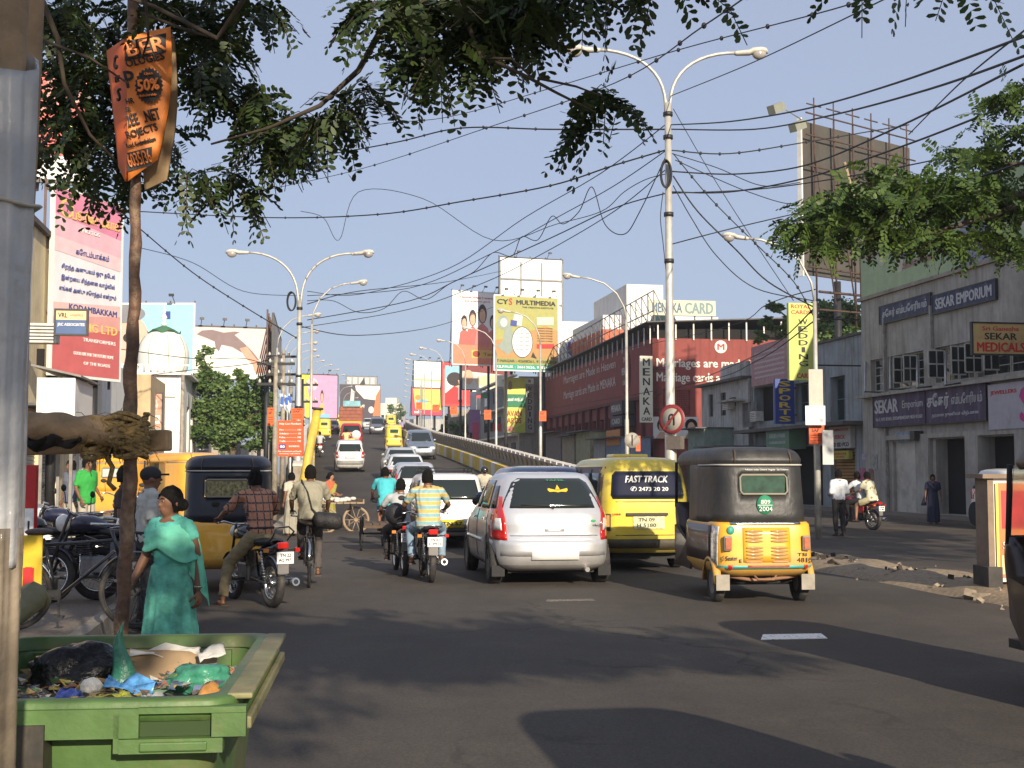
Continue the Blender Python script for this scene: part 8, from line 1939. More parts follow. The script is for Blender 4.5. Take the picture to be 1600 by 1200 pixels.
wires=[
 ([(1048,202,M_),(860,202,34),(720,200,37),(620,222,40),(500,243,44),(300,272,50)],.022,True,'long clipped cable from the tall post to the upper left leaves'),
 ([(1048,195,M_),(1140,190,27),(1260,170,22),(1400,130,17),(1620,50,12)],.016,False,'cable from the tall post rising to the upper right corner'),
 ([(1048,202,M_),(1180,202,30),(1300,180,24),(1450,140,18),(1610,84,14)],.018,False,'second cable from the tall post to the right edge'),
 ([(330,258,50),(560,200,44),(700,183,40),(860,138,34),(1060,78,26),(1300,15,20),(1400,-20,18)],.012,True,'thin beaded cable crossing above the left lamp and leaving at the top'),
 ([(400,300,52),(560,265,44),(760,200,34),(960,130,26),(1100,40,18),(1200,-30,14)],.012,True,'thin cable rising steeply behind the double lamp'),
 ([(1048,150,M_),(1180,96,26),(1400,-10,18)],.012,False,'thin cable from the fork of the tall post to the top edge'),
 ([(1048,232,M_),(960,258,33),(860,290,35),(720,315,38),(590,335,42),(420,340,48),(210,330,50)],.022,True,'clipped cable sagging from the tall post toward the left hoarding'),
 ([(1048,300,M_),(960,325,36),(860,372,40),(720,435,46),(640,470,48),(480,500,49)],.018,False,'cable falling from the tall post to the smaller double lamp'),
 ([(1048,230,M_),(960,290,36),(870,340,40),(760,400,44),(640,450,48),(480,462,49)],.014,False,'slanting cable between the two double lamps, upper'),
 ([(1046,190,M_),(940,270,36),(820,340,41),(700,420,46),(560,460,49),(480,455,49)],.014,False,'slanting cable between the two double lamps, middle'),
 ([(1046,260,M_),(960,330,36),(850,395,41),(760,440,45),(640,483,48),(470,512,49)],.014,False,'slanting cable between the two double lamps, lower'),
 ([(1046,232,M_),(1000,330,33),(975,366,34),(945,350,35),(925,292,36),(905,330,37),(880,350,38),(862,338,39),(840,375,40),(815,370,41),(800,400,42),(770,395,43),(740,425,44),(700,445,46),(665,468,48),(630,455,48),(600,482,48),(560,488,49),(520,470,49),(480,470,49)],.014,False,'wavy slack cable drooping between the two double lamps'),
 ([(1048,270,M_),(1010,280,33),(975,300,34),(940,330,36),(870,350,38),(770,375,41),(660,310,43),(560,300,46),(530,375,46),(505,340,46),(470,330,47)],.012,False,'thin cable with one deep loop hanging above the left lamp'),
 ([(480,475,49),(560,455,60),(700,440,80),(800,420,110)],.02,False,'cable running from the smaller lamp toward the blank hoarding'),
 ([(470,510,49),(560,524,60),(680,510,80),(770,480,105)],.02,False,'cable sagging between the smaller lamp and the olive hoarding'),
 ([(210,350,40),(300,425,44),(380,478,46),(470,532,49)],.02,True,'clipped cable running down past the dolphin hoarding'),
 ([(210,385,40),(300,410,44),(380,455,47),(470,462,49)],.012,False,'wavy cable above the dolphin hoarding'),
 ([(1050,235,M_),(1140,240,34),(1260,222,36),(1420,195,40)],.018,True,'clipped cable from the tall post to the dark hoarding'),
 ([(1050,268,M_),(1150,272,32),(1260,258,30),(1400,200,24),(1600,100,17)],.02,False,'thick cable from the tall post past the dark hoarding'),
 ([(1050,300,M_),(1140,300,32),(1260,278,29),(1420,225,24),(1610,150,18)],.02,False,'thick lower cable from the tall post past the dark hoarding'),
 ([(1050,302,M_),(1180,296,32),(1300,280,30),(1460,250,26),(1610,210,21)],.016,False,'flat cable running right through the leaves'),
 ([(1050,240,M_),(1120,262,32),(1190,290,33),(1250,285,34)],.012,False,'wavy thin cable right of the tall post'),
 ([(1055,250,M_),(1110,275,32),(1170,300,33),(1230,318,34),(1256,310,35)],.012,False,'second wavy thin cable right of the tall post'),
 ([(1052,275,M_),(1090,330,32),(1150,390,32),(1200,440,32),(1272,480,31.8)],.02,False,'thick cable dropping from the tall post to the WEDDING sign pole'),
 ([(1052,240,M_),(1110,310,32),(1180,380,32),(1240,440,32),(1274,500,31.8)],.014,True,'beaded cable dropping from the tall post to the WEDDING sign pole'),
 ([(1052,290,M_),(1080,340,32),(1120,400,32),(1180,450,32),(1272,470,31.8)],.014,False,'slack cable curving under the single lamp'),
 ([(1052,170,M_),(1110,270,32),(1180,380,32),(1240,470,32)],.010,False,'fine cable from the fork of the tall post down to the right'),
 ([(1048,382,M_),(1140,358,32),(1260,330,34),(1330,315,36)],.016,False,'cable from the middle of the tall post to the hoarding edge'),
 ([(1274,480,31.8),(1200,545,50),(1100,590,66),(1020,620,80)],.02,False,'cable along the shop fronts toward the red building'),
 ([(1274,500,31.8),(1180,565,52),(1080,600,70),(850,640,110)],.02,False,'lower cable along the shop fronts past the red building'),
 ([(1274,452,31.8),(1200,475,40),(1120,515,60),(900,560,90)],.016,False,'upper cable along the shop fronts over the old house'),
 ([(430,560,44),(380,570,46),(300,578,50),(200,590,55)],.016,False,'cable from the pale utility pole to the domed building'),
 ([(430,575,44),(380,560,42),(300,560,42),(150,540,40)],.014,False,'second cable from the pale utility pole to the left'),
 ([(1036,300,M_),(1032,340,M_),(1036,380,M_),(1042,440,M_),(1046,520,M_)],.012,False,'loose cable hanging down along the tall post'),
 ([(1360,330,20),(1460,300,17),(1610,250,14)],.014,False,'cable at right crossing the leafy branches'),
 ([(1420,210,30),(1500,130,22),(1610,40,15)],.014,False,'steep cable at the right edge above the leaves'),
]
for i,(pts,r,beads,lb) in enumerate(wires): wire(pts,r,label=lb,beads=beads)

# ================================================================== BOOTH AT THE RIGHT EDGE
p=P(1552,737,17.0); t=thing('advert_kiosk','concrete-topped kiosk with a red and orange poster at the right edge','kiosk',(p.x,17.0,0),HS*.3)
CB=mat('kiosk_concrete',(.24,.18,.13),.9,.2,4,bump=.3,dirt=.5)
MB().bbox((-.085,.0,.25),(-.005,.4,1.56)).build('side_pillar',CB,t)
MB().bbox((-.17,-.06,1.562),(.62,.5,1.62)).build('top_slab',CB,t)
MB().bbox((0,.02,.2),(.56,.5,1.56)).build('cabinet',mat('white_cabinet',(.7,.68,.62),.5,.1),t)
MB().bbox((-.14,-.1,0),(.05,.4,.4)).build('plinth',mat('dark_plinth',(.06,.055,.05),.9,.3,5),t)
MB().bbox((.06,.0,.26),(.54,.018,1.5)).build('poster',mat('poster_orange_red',(.75,.2,.06),.4,.15,3),t)
MB().bbox((.1,-.006,.9),(.5,-.001,1.4)).build('poster_figure',mat('poster_red',(.6,.03,.03),.4,.4,5),t)
MB().bbox((.02,-.008,.2),(.055,-.001,1.5)).build('yellow_edge',mat('yellow_edge',(.75,.7,.1),.5,0),t)
MB().bbox((.08,-.01,.3),(.52,-.002,.55)).build('poster_base',mat('cream_print',(.75,.55,.3)),t)
lettering('SCHOOL',WHT,t,(.3,-.009,.68),.4,.09,off=.004,bold=.03)
lettering('OPEN',REDT,t,(.3,-.012,.44),.3,.07,off=.004,bold=.02)
for k in range(7):
    M=Euler((random.random(),random.random(),random.random()*3)).to_matrix(); q_=MB().box((0,0,0),(.2,.14,.1),M=M).build('stone',mat('rubble_stone',(.2,.17,.13)),t,loc=(-.5+.18*k+random.uniform(-.1,.1),-.35+random.uniform(-.15,.15),.05))
# red standing advertisement, far left
p=P(56,737,13.5); q_=P(30,737,13.5)
sign('red standing advertising panel with a white sheet behind the plastic-wrapped post',q_.xy,p.xy,.42,1.72,mat('bright_red_panel',(.5,.015,.015),.5,.1,3),[('SHOP',.7,.2,.3,.05,WHT)],th=.08,shapes=[(WHITEP,[(.4,.3),(.95,.3),(.95,.65),(.4,.65)]),(BLK,[(.6,.42),(.72,.42),(.72,.55),(.6,.55)])])

# ================================================================== THE GREEN BIN
BG_=mat('green_bin_plastic',(.075,.145,.04),.5,.25,3.5,dirt=.75,dirtcol=(.17,.13,.07),bump=.25,bscale=10)
BR_=mat('bin_rim_dirty',(.2,.19,.09),.65,.35,5,dirt=.85,dirtcol=(.24,.17,.1),bump=.3,bscale=16)
bin_rz=radians(6); fr=G(352,1090,1.04); 
t=thing('waste_bin','large green plastic wheeled waste bin, open and full of rubbish','bin',(0,0,0),bin_rz)
W,L=.92,1.36; R=Matrix.Rotation(bin_rz,3,'Z'); t.location=fr - R @ V((W/2,0,0)); t.location.z=0      # local: x across, y away, front rim at y=0
def rr(z,x0,x1,y0,y1,r=.09,n=6):
    out=[]
    for cx,cy,a0 in ((x1 - r,y0+r,-pi/2),(x1 - r,y1 - r,0),(x0+r,y1 - r,pi/2),(x0+r,y0+r,pi)):
        for k in range(n+1): a=a0+pi/2*k/n; out.append(V((cx+r*cos(a),cy+r*sin(a),z)))
    return out
def lv(z,o,ex=0):    # outline at height z, taper inwards going down
    k=(1.04 - z)/.8; return rr(z,-W/2+.07*k+o,W/2 - .07*k - o,.10*k+o,L - .16*k - o)
mb=MB(); mb.grid([lv(.24,.05),lv(.3,.02),lv(.6,.02),lv(.86,.02),lv(1.0,.02)],closed=True,smooth=True)
mb.grid([lv(1.0,.05),lv(.8,.055),lv(.5,.07),lv(.32,.09)],closed=True); mb.poly(list(reversed(lv(.32,.09)))); mb.poly(lv(.24,.05)); mb.build('tub',BG_,t)
mb=MB(); mb.grid([lv(1.0,.03),lv(1.036,.032),lv(1.043,.024),lv(1.043,-.02),lv(1.036,-.03),lv(.985,-.03),lv(.985,.02)],closed=True); mb.build('rim',BG_,t)
bevel(MB().bbox((W/2+.0,.03,1.03),(W/2+.07,L - .02,1.047)).build('side_ledge',BR_,t),.006)
# lip with lifting bar along the right side
bevel(MB().bbox((W/2+.046,.05,.945),(W/2+.066,L - .03,.98)).build('side_rail',BR_,t),.006)
mb=MB(); mb.bbox((W/2+.01,.02,.93),(W/2+.045,L,.985)); mb.build('side_skirt',BG_,t)
# front band with handle pocket, centre skirt and black plate with the lifting pin
def yf(z): return .10*(1.04 - z)/.8 - .004
mb=MB(); mb.bbox((-W/2 - .05,-.045,.945),(W/2 - .22,-.002,1.022)); mb.build('front_skirt',BG_,t)
mb=MB(); mb.bbox((W/2 - .22,-.045,1.008),(W/2+.06,-.002,1.024)); mb.bbox((W/2 - .03,-.045,.945),(W/2+.06,-.003,1.007)); mb.bbox((W/2 - .27,-.05,.905),(W/2 - .0,-.004,.943)); mb.bbox((W/2 - .285,-.045,.906),(W/2 - .271,-.003,1.007)); o=mb.build('handle_frame',BG_,t); o['kind']='stuff'
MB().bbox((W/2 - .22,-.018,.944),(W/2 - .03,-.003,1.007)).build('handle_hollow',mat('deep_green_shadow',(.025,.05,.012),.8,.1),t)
bevel(MB().bbox((W/2 - .215,-.062,.912),(W/2 - .04,-.0505,.936)).build('handle_lip',BG_,t),.004)
mb=MB(); mb.bbox((-W/2+.28,-.058,.45),(-W/2+.46,.06,.985)); mb.build('black_plate',mat('worn_black_plate',(.035,.032,.026),.6,.35,9,dirt=.6),t)
MB().lathe([(.0,.06),(.018,.06),(.02,0),(.034,-.0),(.034,-.012),(0,-.012)],(0,0,0),20,M=Matrix.Rotation(pi/2,3,'X')).build('lifting_pin',mat('rusty_pin',(.3,.2,.13),.6,.3,20,.5),t).location=(-W/2+.34,-.07,.885)
for x in (-.2,.12,.3):
    MB().bbox((x,yf(.6) - .0,.3),(x+.02,yf(.6)+.05,.84)).build('rib',BG_,t)
for x in (-.34,.34):
    for y in (.22,L - .3): MB().lathe([(0,-.025),(.1,-.025),(.1,.025),(0,.025)],(x,y,.1),20,M=Matrix.Rotation(pi/2,3,'Y')).build('castor',TYRE,t); MB().bbox((x - .035,y - .04,.1),(x+.035,y+.04,.26)).build('castor_bracket',DARKM,t)
# lid hinge arm at the back left
mb=MB(); mb.tube([(-W/2 - .03,L*.62,1.04),(-W/2+.0,L*.80,1.11),(-W/2+.06,L+.02,1.19),(-W/2+.08,L+.04,1.15)],[.05,.055,.055,.045],8); mb.build('lid_hinge_arm',BR_,t)
# thick inner wall step at the back
mb=MB(); mb.bbox((-W/2+.1,L - .13,.62),(W/2 - .12,L - .10,1.0)); mb.build('inner_back_panel',BG_,t)
# rubbish
def crumple(name,label,cat,loc,r,m,seed,amp=.28,fl=(1,1,1),parent_none=True,sub=4):
    bm=bmesh.new(); bmesh.ops.create_icosphere(bm,subdivisions=sub,radius=1)
    for v in bm.verts:
        c=v.co; k=1+amp*pnoise(c*1.6+V((seed,0,0)))+amp*.7*abs(pnoise(c*3.7+V((0,seed,0))))+amp*.35*abs(pnoise(c*8+V((0,0,seed)))); v.co=V((c.x*fl[0],c.y*fl[1],c.z*fl[2]))*k*r
    me=bpy.data.meshes.new(name); bm.to_mesh(me); bm.free(); me.materials.append(m)
    for p in me.polygons: p.use_smooth=sub > 3
    o=bpy.data.objects.new(name,me); link(o); o.location=loc; tag(o,label,cat); return o
BINL=t.location.copy(); BW=lambda x,y,z: BINL+R @ V((x,y,z+.095))
BPL=mat('black_bin_bag_plastic',(.005,.005,.005),.3,.2,10,bump=.7,bscale=20,spec=.35)
crumple('bin_bag','big shiny black rubbish bag lying at the back of the bin','rubbish bag',BW(-.14,.95,.855),.125,BPL,3.1,.32,(1.35,1,.85))
crumple('bin_bag','smaller black rubbish bag in the front left of the bin','rubbish bag',BW(-.25,.22,.855),.072,BPL,8.4,.3,(1.1,1,.85))
crumple('plastic_bag','pink and red patterned bag behind the smaller black bag','plastic bag',BW(-.33,.34,.86),.08,mat('pink_red_bag',(.38,.06,.12),.4,.8,22,dirt=.4,dirtcol=(.5,.35,.05)),5.5,.3,(1,.8,.9))
GRB=mat('green_carrier_bag',(.05,.24,.15),.3,.5,12,bump=.5,bscale=20)
crumple('plastic_bag','green carrier bag heaped at the right side of the bin','plastic bag',BW(.30,.72,.88),.075,GRB,2.2,.35,(1.3,.9,.7))
crumple('plastic_bag','flat green carrier bag between the two black bags','plastic bag',BW(-.12,.42,.85),.055,GRB,6.7,.4,(1.1,1,.5))
mb=MB(); rows=[[BW(.02+.05*cos(q)*(1 - f)+.01*sin(f*7),.86+.035*sin(q)*(1 - f),.84+.22*f) for q in np.linspace(0,2*pi,9)] for f in np.linspace(0,.97,9)]
mb.grid(rows); o=mb.build('plastic_bag',GRB); tag(o,'green bag end standing up in a point at the back of the bin','plastic bag')
def scrap(name,label,cat,x,y,z,w,h,m,rot,curl=.3):
    rows=[]; M=Euler(rot).to_matrix(); n=7
    for j in range(n): rows.append([BW(x,y,z)+M @ V(((i/(n - 1) - .5)*w,(j/(n - 1) - .5)*h,curl*w*(pnoise(V((i*.6,j*.6,x*9)))*.6+.3*sin(i+j*.7)))) for i in range(n)])
    mb=MB(); mb.grid(rows); o=mb.build(name,m); s_=o.modifiers.new('s','SOLIDIFY'); s_.thickness=.003; apply_mods(o); tag(o,label,cat); return o
WPR=mat('crumpled_white_paper',(.68,.66,.6),.7,.1,8)
scrap('cardboard','torn brown cardboard flap leaning on the back wall of the bin','cardboard',.13,1.04,.875,.36,.12,mat('brown_cardboard',(.36,.25,.14),.9,.15,6),(1.1,.05,.05),.05)
scrap('paper_sheet','white crumpled sheet along the back wall of the bin','paper',.13,1.07,.925,.24,.04,WPR,(.7,0,.1),.2)
scrap('paper_sheet','white crumpled paper near the back right corner of the bin','paper',.30,.98,.93,.09,.06,WPR,(.6,-.3,.3),.3)
scrap('wrapper','blue and white glossy wrapper lying in the middle of the rubbish','wrapper',.1,.62,.885,.16,.07,mat('blue_white_wrapper',(.1,.3,.6),.25,.9,20),(.3,.1,-.1),.3)
scrap('wrapper','dark blue and silver wrapper in front of the bags','wrapper',-.08,.42,.87,.14,.08,mat('navy_silver_wrapper',(.05,.08,.3),.2,.9,28,.3),(.3,-.2,.5),.4)
scrap('wrapper','orange and brown food wrapper at the right wall of the bin','wrapper',.35,.48,.87,.08,.10,mat('orange_food_wrapper',(.5,.24,.06),.4,.5,18),(.5,-.5,.2),.4)
scrap('paper_sheet','small white paper corner near the front right of the rubbish','paper',.22,.40,.86,.12,.09,WPR,(.3,.3,.8),.4)
crumple('plastic_cup','crushed white cup in the middle of the rubbish','cup',BW(-.02,.60,.885),.03,WPR,9.9,.2,(1,1,.9),sub=3)
for k,(x,y) in enumerate(((.02,.46),(.06,.50),(.12,.44),(.30,.40),(.09,.54))):
    crumple('fruit_peel','%s yellow-green fruit peel among the rubbish' % ['long','first round','second round','bright','small'][k],'fruit peel',BW(x,y,.86),.03,mat('lime_peel' if k != 3 else 'bright_lime',(.38,.4,.03) if k != 3 else (.25,.5,.03),.45,.3,14),k*2.3,.35,(1.4 - .2*k,1,.6),sub=3)
rs0=np.random.RandomState(3); mb=MB(); mcols=[(.32,.22,.1),(.12,.1,.08),(.55,.52,.45),(.4,.32,.08),(.3,.1,.07),(.1,.2,.1),(.16,.2,.3)]
for i in range(900):
    x=rs0.uniform(-.39,.39); y=rs0.uniform(.08,1.12); z=.835+.05*pnoise(V((x*6,y*6,1)))+rs0.uniform(0,.04); mb.cur=int(rs0.randint(0,7)); s_=rs0.uniform(.01,.035)
    c=BW(x,y,z); q5=[c+V(rs0.uniform(-1,1,3)*np.array([1.2,1,.5])*s_) for _ in range(5)]; mb.add(q5,[(0,1,2),(0,2,3),(0,3,4)])
rows=[[BW(-.40+.8*i/14,.08+1.1*j/14,.82+.05*pnoise(V((i*.5,j*.5,1)))) for i in range(15)] for j in range(15)]
mb.cur=1; mb.grid(rows); o=mb.build('loose_rubbish',[mat('scrap_%d' % i,c,.7,.3,30) for i,c in enumerate(mcols)]); tag(o,'layer of loose paper, leaf and food scraps filling the green bin','rubbish',kind='stuff')

# ================================================================== SCAFFOLD POLES, ROPE, PLACARD AT THE LEFT
YP=6.0
RUSTY=mat('rust_painted_pole',(.13,.07,.04),.55,.5,14,bump=.5,bscale=30,dirt=.75,dirtcol=(.36,.26,.16))
LOG=mat('peeled_log_wood',(.34,.23,.13),.85,.3,7,bump=.6,bscale=14,dirt=.4)
ROPE=mat('coir_rope',(.34,.23,.09),.95,.5,30,bump=1.0,bscale=50)
def tp_(u,v,Y=YP): return P(u,v,Y)
a=G(188,1240); t=thing('scaffold_pole','thin dark wooden pole standing behind the bin with an orange placard tied to it','pole',(tp_(188,737).x,YP,0))
o0=V((tp_(188,737).x,YP,0)); pts=[V((tp_(186,1000).x,YP,-.02)),tp_(190,980),tp_(197,850),tp_(206,700),tp_(203,600),tp_(210,480),tp_(212,330),tp_(210,180),tp_(207,20),tp_(205,-160)]
rad=[.033,.033,.033,.032,.032,.028,.026,.025,.024,.023]
fine=[]; fr_=[]
for i in range(len(pts) - 1):
    for k in range(6): fine.append(pts[i].lerp(pts[i+1],k/6) - o0+V((.004*sin((i*6+k)*1.7),0,0))); fr_.append(rad[i]+(rad[i+1] - rad[i])*k/6+.0025*sin((i*6+k)*2.1))
MB().tube(fine,fr_,14).build('pole',RUSTY,t)
def log_(label,pts,r,m=LOG,flat=1.0,name='log'):
    base=pts[0].copy(); t=thing(name,label,'log',base); n=[]; q=[]
    for i in range(len(pts) - 1):
        for k in range(8): n.append(pts[i].lerp(pts[i+1],k/8) - base+V((0,0,.006*sin(i*8+k)))); q.append(r*(1+.06*sin((i*8+k)*1.3)))
    n.append(pts[-1] - base); q.append(r); MB().tube(n,q,14,flat=flat).build('log',m,t); return t
log_('round peeled log lashed across the plastic-wrapped post and the thin pole',[tp_(-60,652,5.9),tp_(40,664,5.9),tp_(100,668,5.9),tp_(188,677,5.92)],.066)
t=thing('timber_beam','squared timber beam under the round log, sticking out right of the pole','beam',tp_(40,695,6.1)); A=tp_(-60,692,6.12); B_=tp_(266,694,6.12)
o=MB().box(((A+B_)/2 - t.location),((B_ - A).length,.09,.10),M=Matrix.Rotation(-.03,3,'Y')).build('beam',LOG,t); bevel(o,.01)
rows=[[tp_(42+86*i/10,683+5*sin(i)+(22 - abs(i - 3.5)*2.2)*j/4,5.85+.03*sin(i*2+j)) for i in range(11)] for j in range(5)]
mb=MB(); mb.grid(rows); o=mb.build('cloth_scrap',mat('black_rag',(.01,.009,.008),.95,.2)); s_=o.modifiers.new('s','SOLIDIFY'); s_.thickness=.01; apply_mods(o); tag(o,'black rag hanging between the log and the beam','cloth')
def rope(label,u,v0,v1,r,Y,turns,seed,tilt=0.0,wy=1.0):
    rn=random.Random(seed); c0=tp_(u,v0,Y); c1=tp_(u+tilt,v1,Y); t=thing('rope_lashing',label,'rope',c1); n=turns*16; pts=[]
    for i in range(n+1):
        f=i/n; q=2*pi*turns*f; k=abs(((f*3) % 2) - 1); c=c1.lerp(c0,k); pts.append(c - c1+V(((r+rn.uniform(-.006,.01))*cos(q),(r*wy+rn.uniform(-.006,.01))*sin(q),.018*sin(q*1.5+seed))))
    MB().tube(pts,.011,6).build('rope',ROPE,t)
    mb=MB()
    for i in range(90):       # loose coir fibres
        p_=pts[rn.randrange(n)]; d=V((rn.gauss(0,1),rn.gauss(0,1),rn.gauss(0,1) - .3)).normalized()*rn.uniform(.03,.09); mb.tube([p_,p_+d*.6,p_+d+V((0,0,-.02))],.0018,3)
    mb.build('fibres',ROPE,t)['kind']='stuff'
rope('thick coir rope bound round the thin pole and the beam',205,652,712,.068,6.02,16,1,0,1.6)
rope('coir rope bound round the log left of the pole',160,655,715,.05,5.98,11,4,-10,2.2)
rope('loose coir rope strands round the end of the log',178,650,690,.06,5.96,8,9,6,1.6)
MB_=[tp_(165,712,5.95),tp_(176,730,5.95),tp_(170,755,5.95),tp_(180,765,5.95)]
t=thing('rope_end','loose rope end dangling below the log','rope',MB_[0]); MB().tube([p - MB_[0] for p in MB_],.012,6).build('rope',ROPE,t)

# bamboo and plastic-wrapped post nearest the camera
Yw=2.3
t=thing('plastic_wrapped_post','thick post wrapped in grey plastic sheet at the left edge, nearest the viewer','post',(P(-12,737,Yw).x,Yw,0))
MB().tube([(0,.02,0),(.0,.02,1.2),(0,.03,2.6)],[.04,.034,.03],14).build('post',LOG,t)
WRAPU=mat('grey_plastic_sheet',(.42,.43,.44),.3,.2,5,bump=.6,bscale=9,coat=.3,streak=.5,dirtcol=(.2,.17,.13)); WRAPL=mat('dirty_clear_plastic',(.14,.115,.085),.2,.6,6,bump=.5,bscale=9,coat=.6,streak=.8,dirtcol=(.42,.34,.24))
def wrap(name,z0,z1,r0,r1,m,seed,top=0.0):
    n=90; rows=[]; mz=60
    for j in range(mz):
        f=j/(mz - 1); z=z0+(z1 - z0)*f; row=[]
        for i in range(n):
            a=2*pi*i/n; zz=z - top*(1+sin(a+2.6))*.5*f
            k=1+.05*sin(a*7+seed+2.2*sin(z*2))+.035*pnoise(V((cos(a)*5,sin(a)*5,z*1.3+seed)))*2+.02*sin(a*19+z*3)
            r=(r0+(r1 - r0)*f)*k; row.append(V((r*cos(a),r*sin(a),zz)))
        rows.append(row)
    mb=MB(); mb.grid(rows,closed=True); o=mb.build(name,m,t); s_=o.modifiers.new('s','SOLIDIFY'); s_.thickness=.004; apply_mods(o)
wrap('plastic_wrap',.25,1.55,.046,.054,WRAPL,1.0)
wrap('plastic_wrap',1.48,P(0,56,Yw).z,.052,.062,WRAPU,4.0,.08)
zb=P(0,322,Yw).z; mb=MB(); mb.tube([(.065*cos(q),.065*sin(q),zb+.004*sin(q*3)) for q in np.linspace(0,2*pi,31)],.009,6,caps=False,flat=.4); mb.build('binding_tape',mat('pale_tape',(.5,.47,.4),.6,.1),t)
o=MB().lathe([(0,0),(.03,0)],(0,0,0),16,M=Matrix.Rotation(pi/2,3,'X')); 
t=thing('bamboo_pole','upright bamboo-like pole just behind the plastic-wrapped post','pole',(P(32,737,2.9).x,2.9,0))
MB().tube([(-.05,0,0),(-.03,0,1.5),(-.005,0,2.4),(.012,0,3.3)],[.026,.026,.025,.024],12).build('pole',LOG,t)

# orange placard: folded card on the thin pole
c=tp_(198,165,5.93); t=thing('poster_placard','folded orange CYBER TECHNOLOGIES placard tied to the thin wooden pole','placard',c)
def L_(u,v,Y): return tp_(u,v,Y) - c
A1,A2,A3,A4=L_(197,60,5.90),L_(266,43,5.98),L_(237,262,5.95),L_(200,284,5.90)
def bent(q,n=8,bow=.005,th=.012):
    rows=[]
    for j in range(n+1):
        f=j/n; l=q[0].lerp(q[3],f); r=q[1].lerp(q[2],f ** 1.0)+V((.03*sin(f*pi),0,0)); rows.append([l.lerp(r,i/n)+V((0,-bow*sin(pi*i/n),0)) for i in range(n+1)])
    return rows
mb=MB(); mb.grid(bent((A1,A2,L_(246,250,5.95),A4))); o=mb.build('front_panel',ORF,t); s_=o.modifiers.new('s','SOLIDIFY'); s_.thickness=.012; s_.offset=1; apply_mods(o)
B1,B2,B4=L_(170,80,6.08),L_(196,62,5.90),L_(199,284,5.91)
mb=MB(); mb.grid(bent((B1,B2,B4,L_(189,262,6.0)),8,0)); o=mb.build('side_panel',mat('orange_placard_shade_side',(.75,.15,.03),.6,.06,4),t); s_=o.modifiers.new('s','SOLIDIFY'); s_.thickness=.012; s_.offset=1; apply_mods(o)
CARD=mat('brown_cardboard',(.36,.25,.14)); mb=MB(); mb.grid(bent((L_(205,62,6.06),L_(273,55,6.06),L_(262,282,6.06),L_(228,298,6.06)),8,0)); o=mb.build('cardboard_backing',CARD,t); s_=o.modifiers.new('s','SOLIDIFY'); s_.thickness=.02; apply_mods(o)
ey=(A1 - A4).normalized()
def ptxt(s,u0,v0,u1,v1,h,m=BLK,bold=.025,name='lettering'):
    a=L_(u0,v0,5.90+.08*(u0 - 197)/69); b_=L_(u1,v1,5.90+.08*(u1 - 197)/69); ex=(b_ - a); nrm=V((0,-1,0)); cc=(a+b_)/2+V((0,-.034,0))
    lettering(s,m,t,cc,ex.length,h*5.93/2000,ex,V((0,0,1)),bold=bold,off=.002,name=name)
def pbox(u0,v0,u1,v1,h):
    a=L_(u0,v0,5.90+.08*(u0 - 197)/69)+V((0,-.029,0)); b_=L_(u1,v1,5.90+.08*(u1 - 197)/69)+V((0,-.029,0)); hh=V((0,0,h*5.93/4000)); mb=MB(); mb.poly([a - hh,b_ - hh,b_+hh,a+hh]); mb.build('black_band',BLK,t)
pbox(198,83,262,70,32); ptxt('BER',201,82,260,71,22,ORF); ptxt('OLOGIES',200,103,259,90,12,BLK)
ptxt('P',199,128,213,126,26); ptxt('HR',200,162,212,160,8,bold=.02); ptxt('ER:',200,175,208,174,7,bold=.02)
ptxt('2EE  .NET',201,192,252,180,18); ptxt('ROJECTS',201,216,249,202,15); ptxt('Road, Kodambakkam',201,232,246,220,8,bold=.02)
pbox(201,256,240,246,30); ptxt('6035/36',203,255,238,246,21,ORF)
cc=L_(236,137,5.93)+V((0,-.034,0)); mb=MB(); pts=[cc+V(((.062 if i % 2 else .07)*cos(i*pi/24)*.97,0,(.078 if i % 2 else .088)*sin(i*pi/24))) for i in range(48)]; mb.poly(pts); mb.build('starburst',BLK,t)
lettering('50%',ORF,t,cc+V((0,-.012,0)),.098,.055,(1,0,.12),V((0,0,1)),bold=.05,off=.001,name='lettering'); lettering('Upto',ORF,t,cc+V((0,-.01,.052)),.04,.014,(1,0,.12),V((0,0,1)),off=.001); lettering('Scholarship',ORF,t,cc+V((0,-.01,-.05)),.08,.014,(1,0,.12),V((0,0,1)),off=.001)
def stxt(s,u,v,h,w,m=BLK):
    a=L_(u,v,5.99)+V((0,-.05,0)); ex=(B2 - B1).normalized(); lettering(s,m,t,L_(u,v,6.0 - .09*(u - 172)/25)+V((-.004,-.02,0)),w,h*.003,ex,V((0,0,1)),bold=.01,off=.004)
stxt('C',185,100,22,.042); stxt('TE',187,126,9,.05); stxt('S',190,150,20,.036)

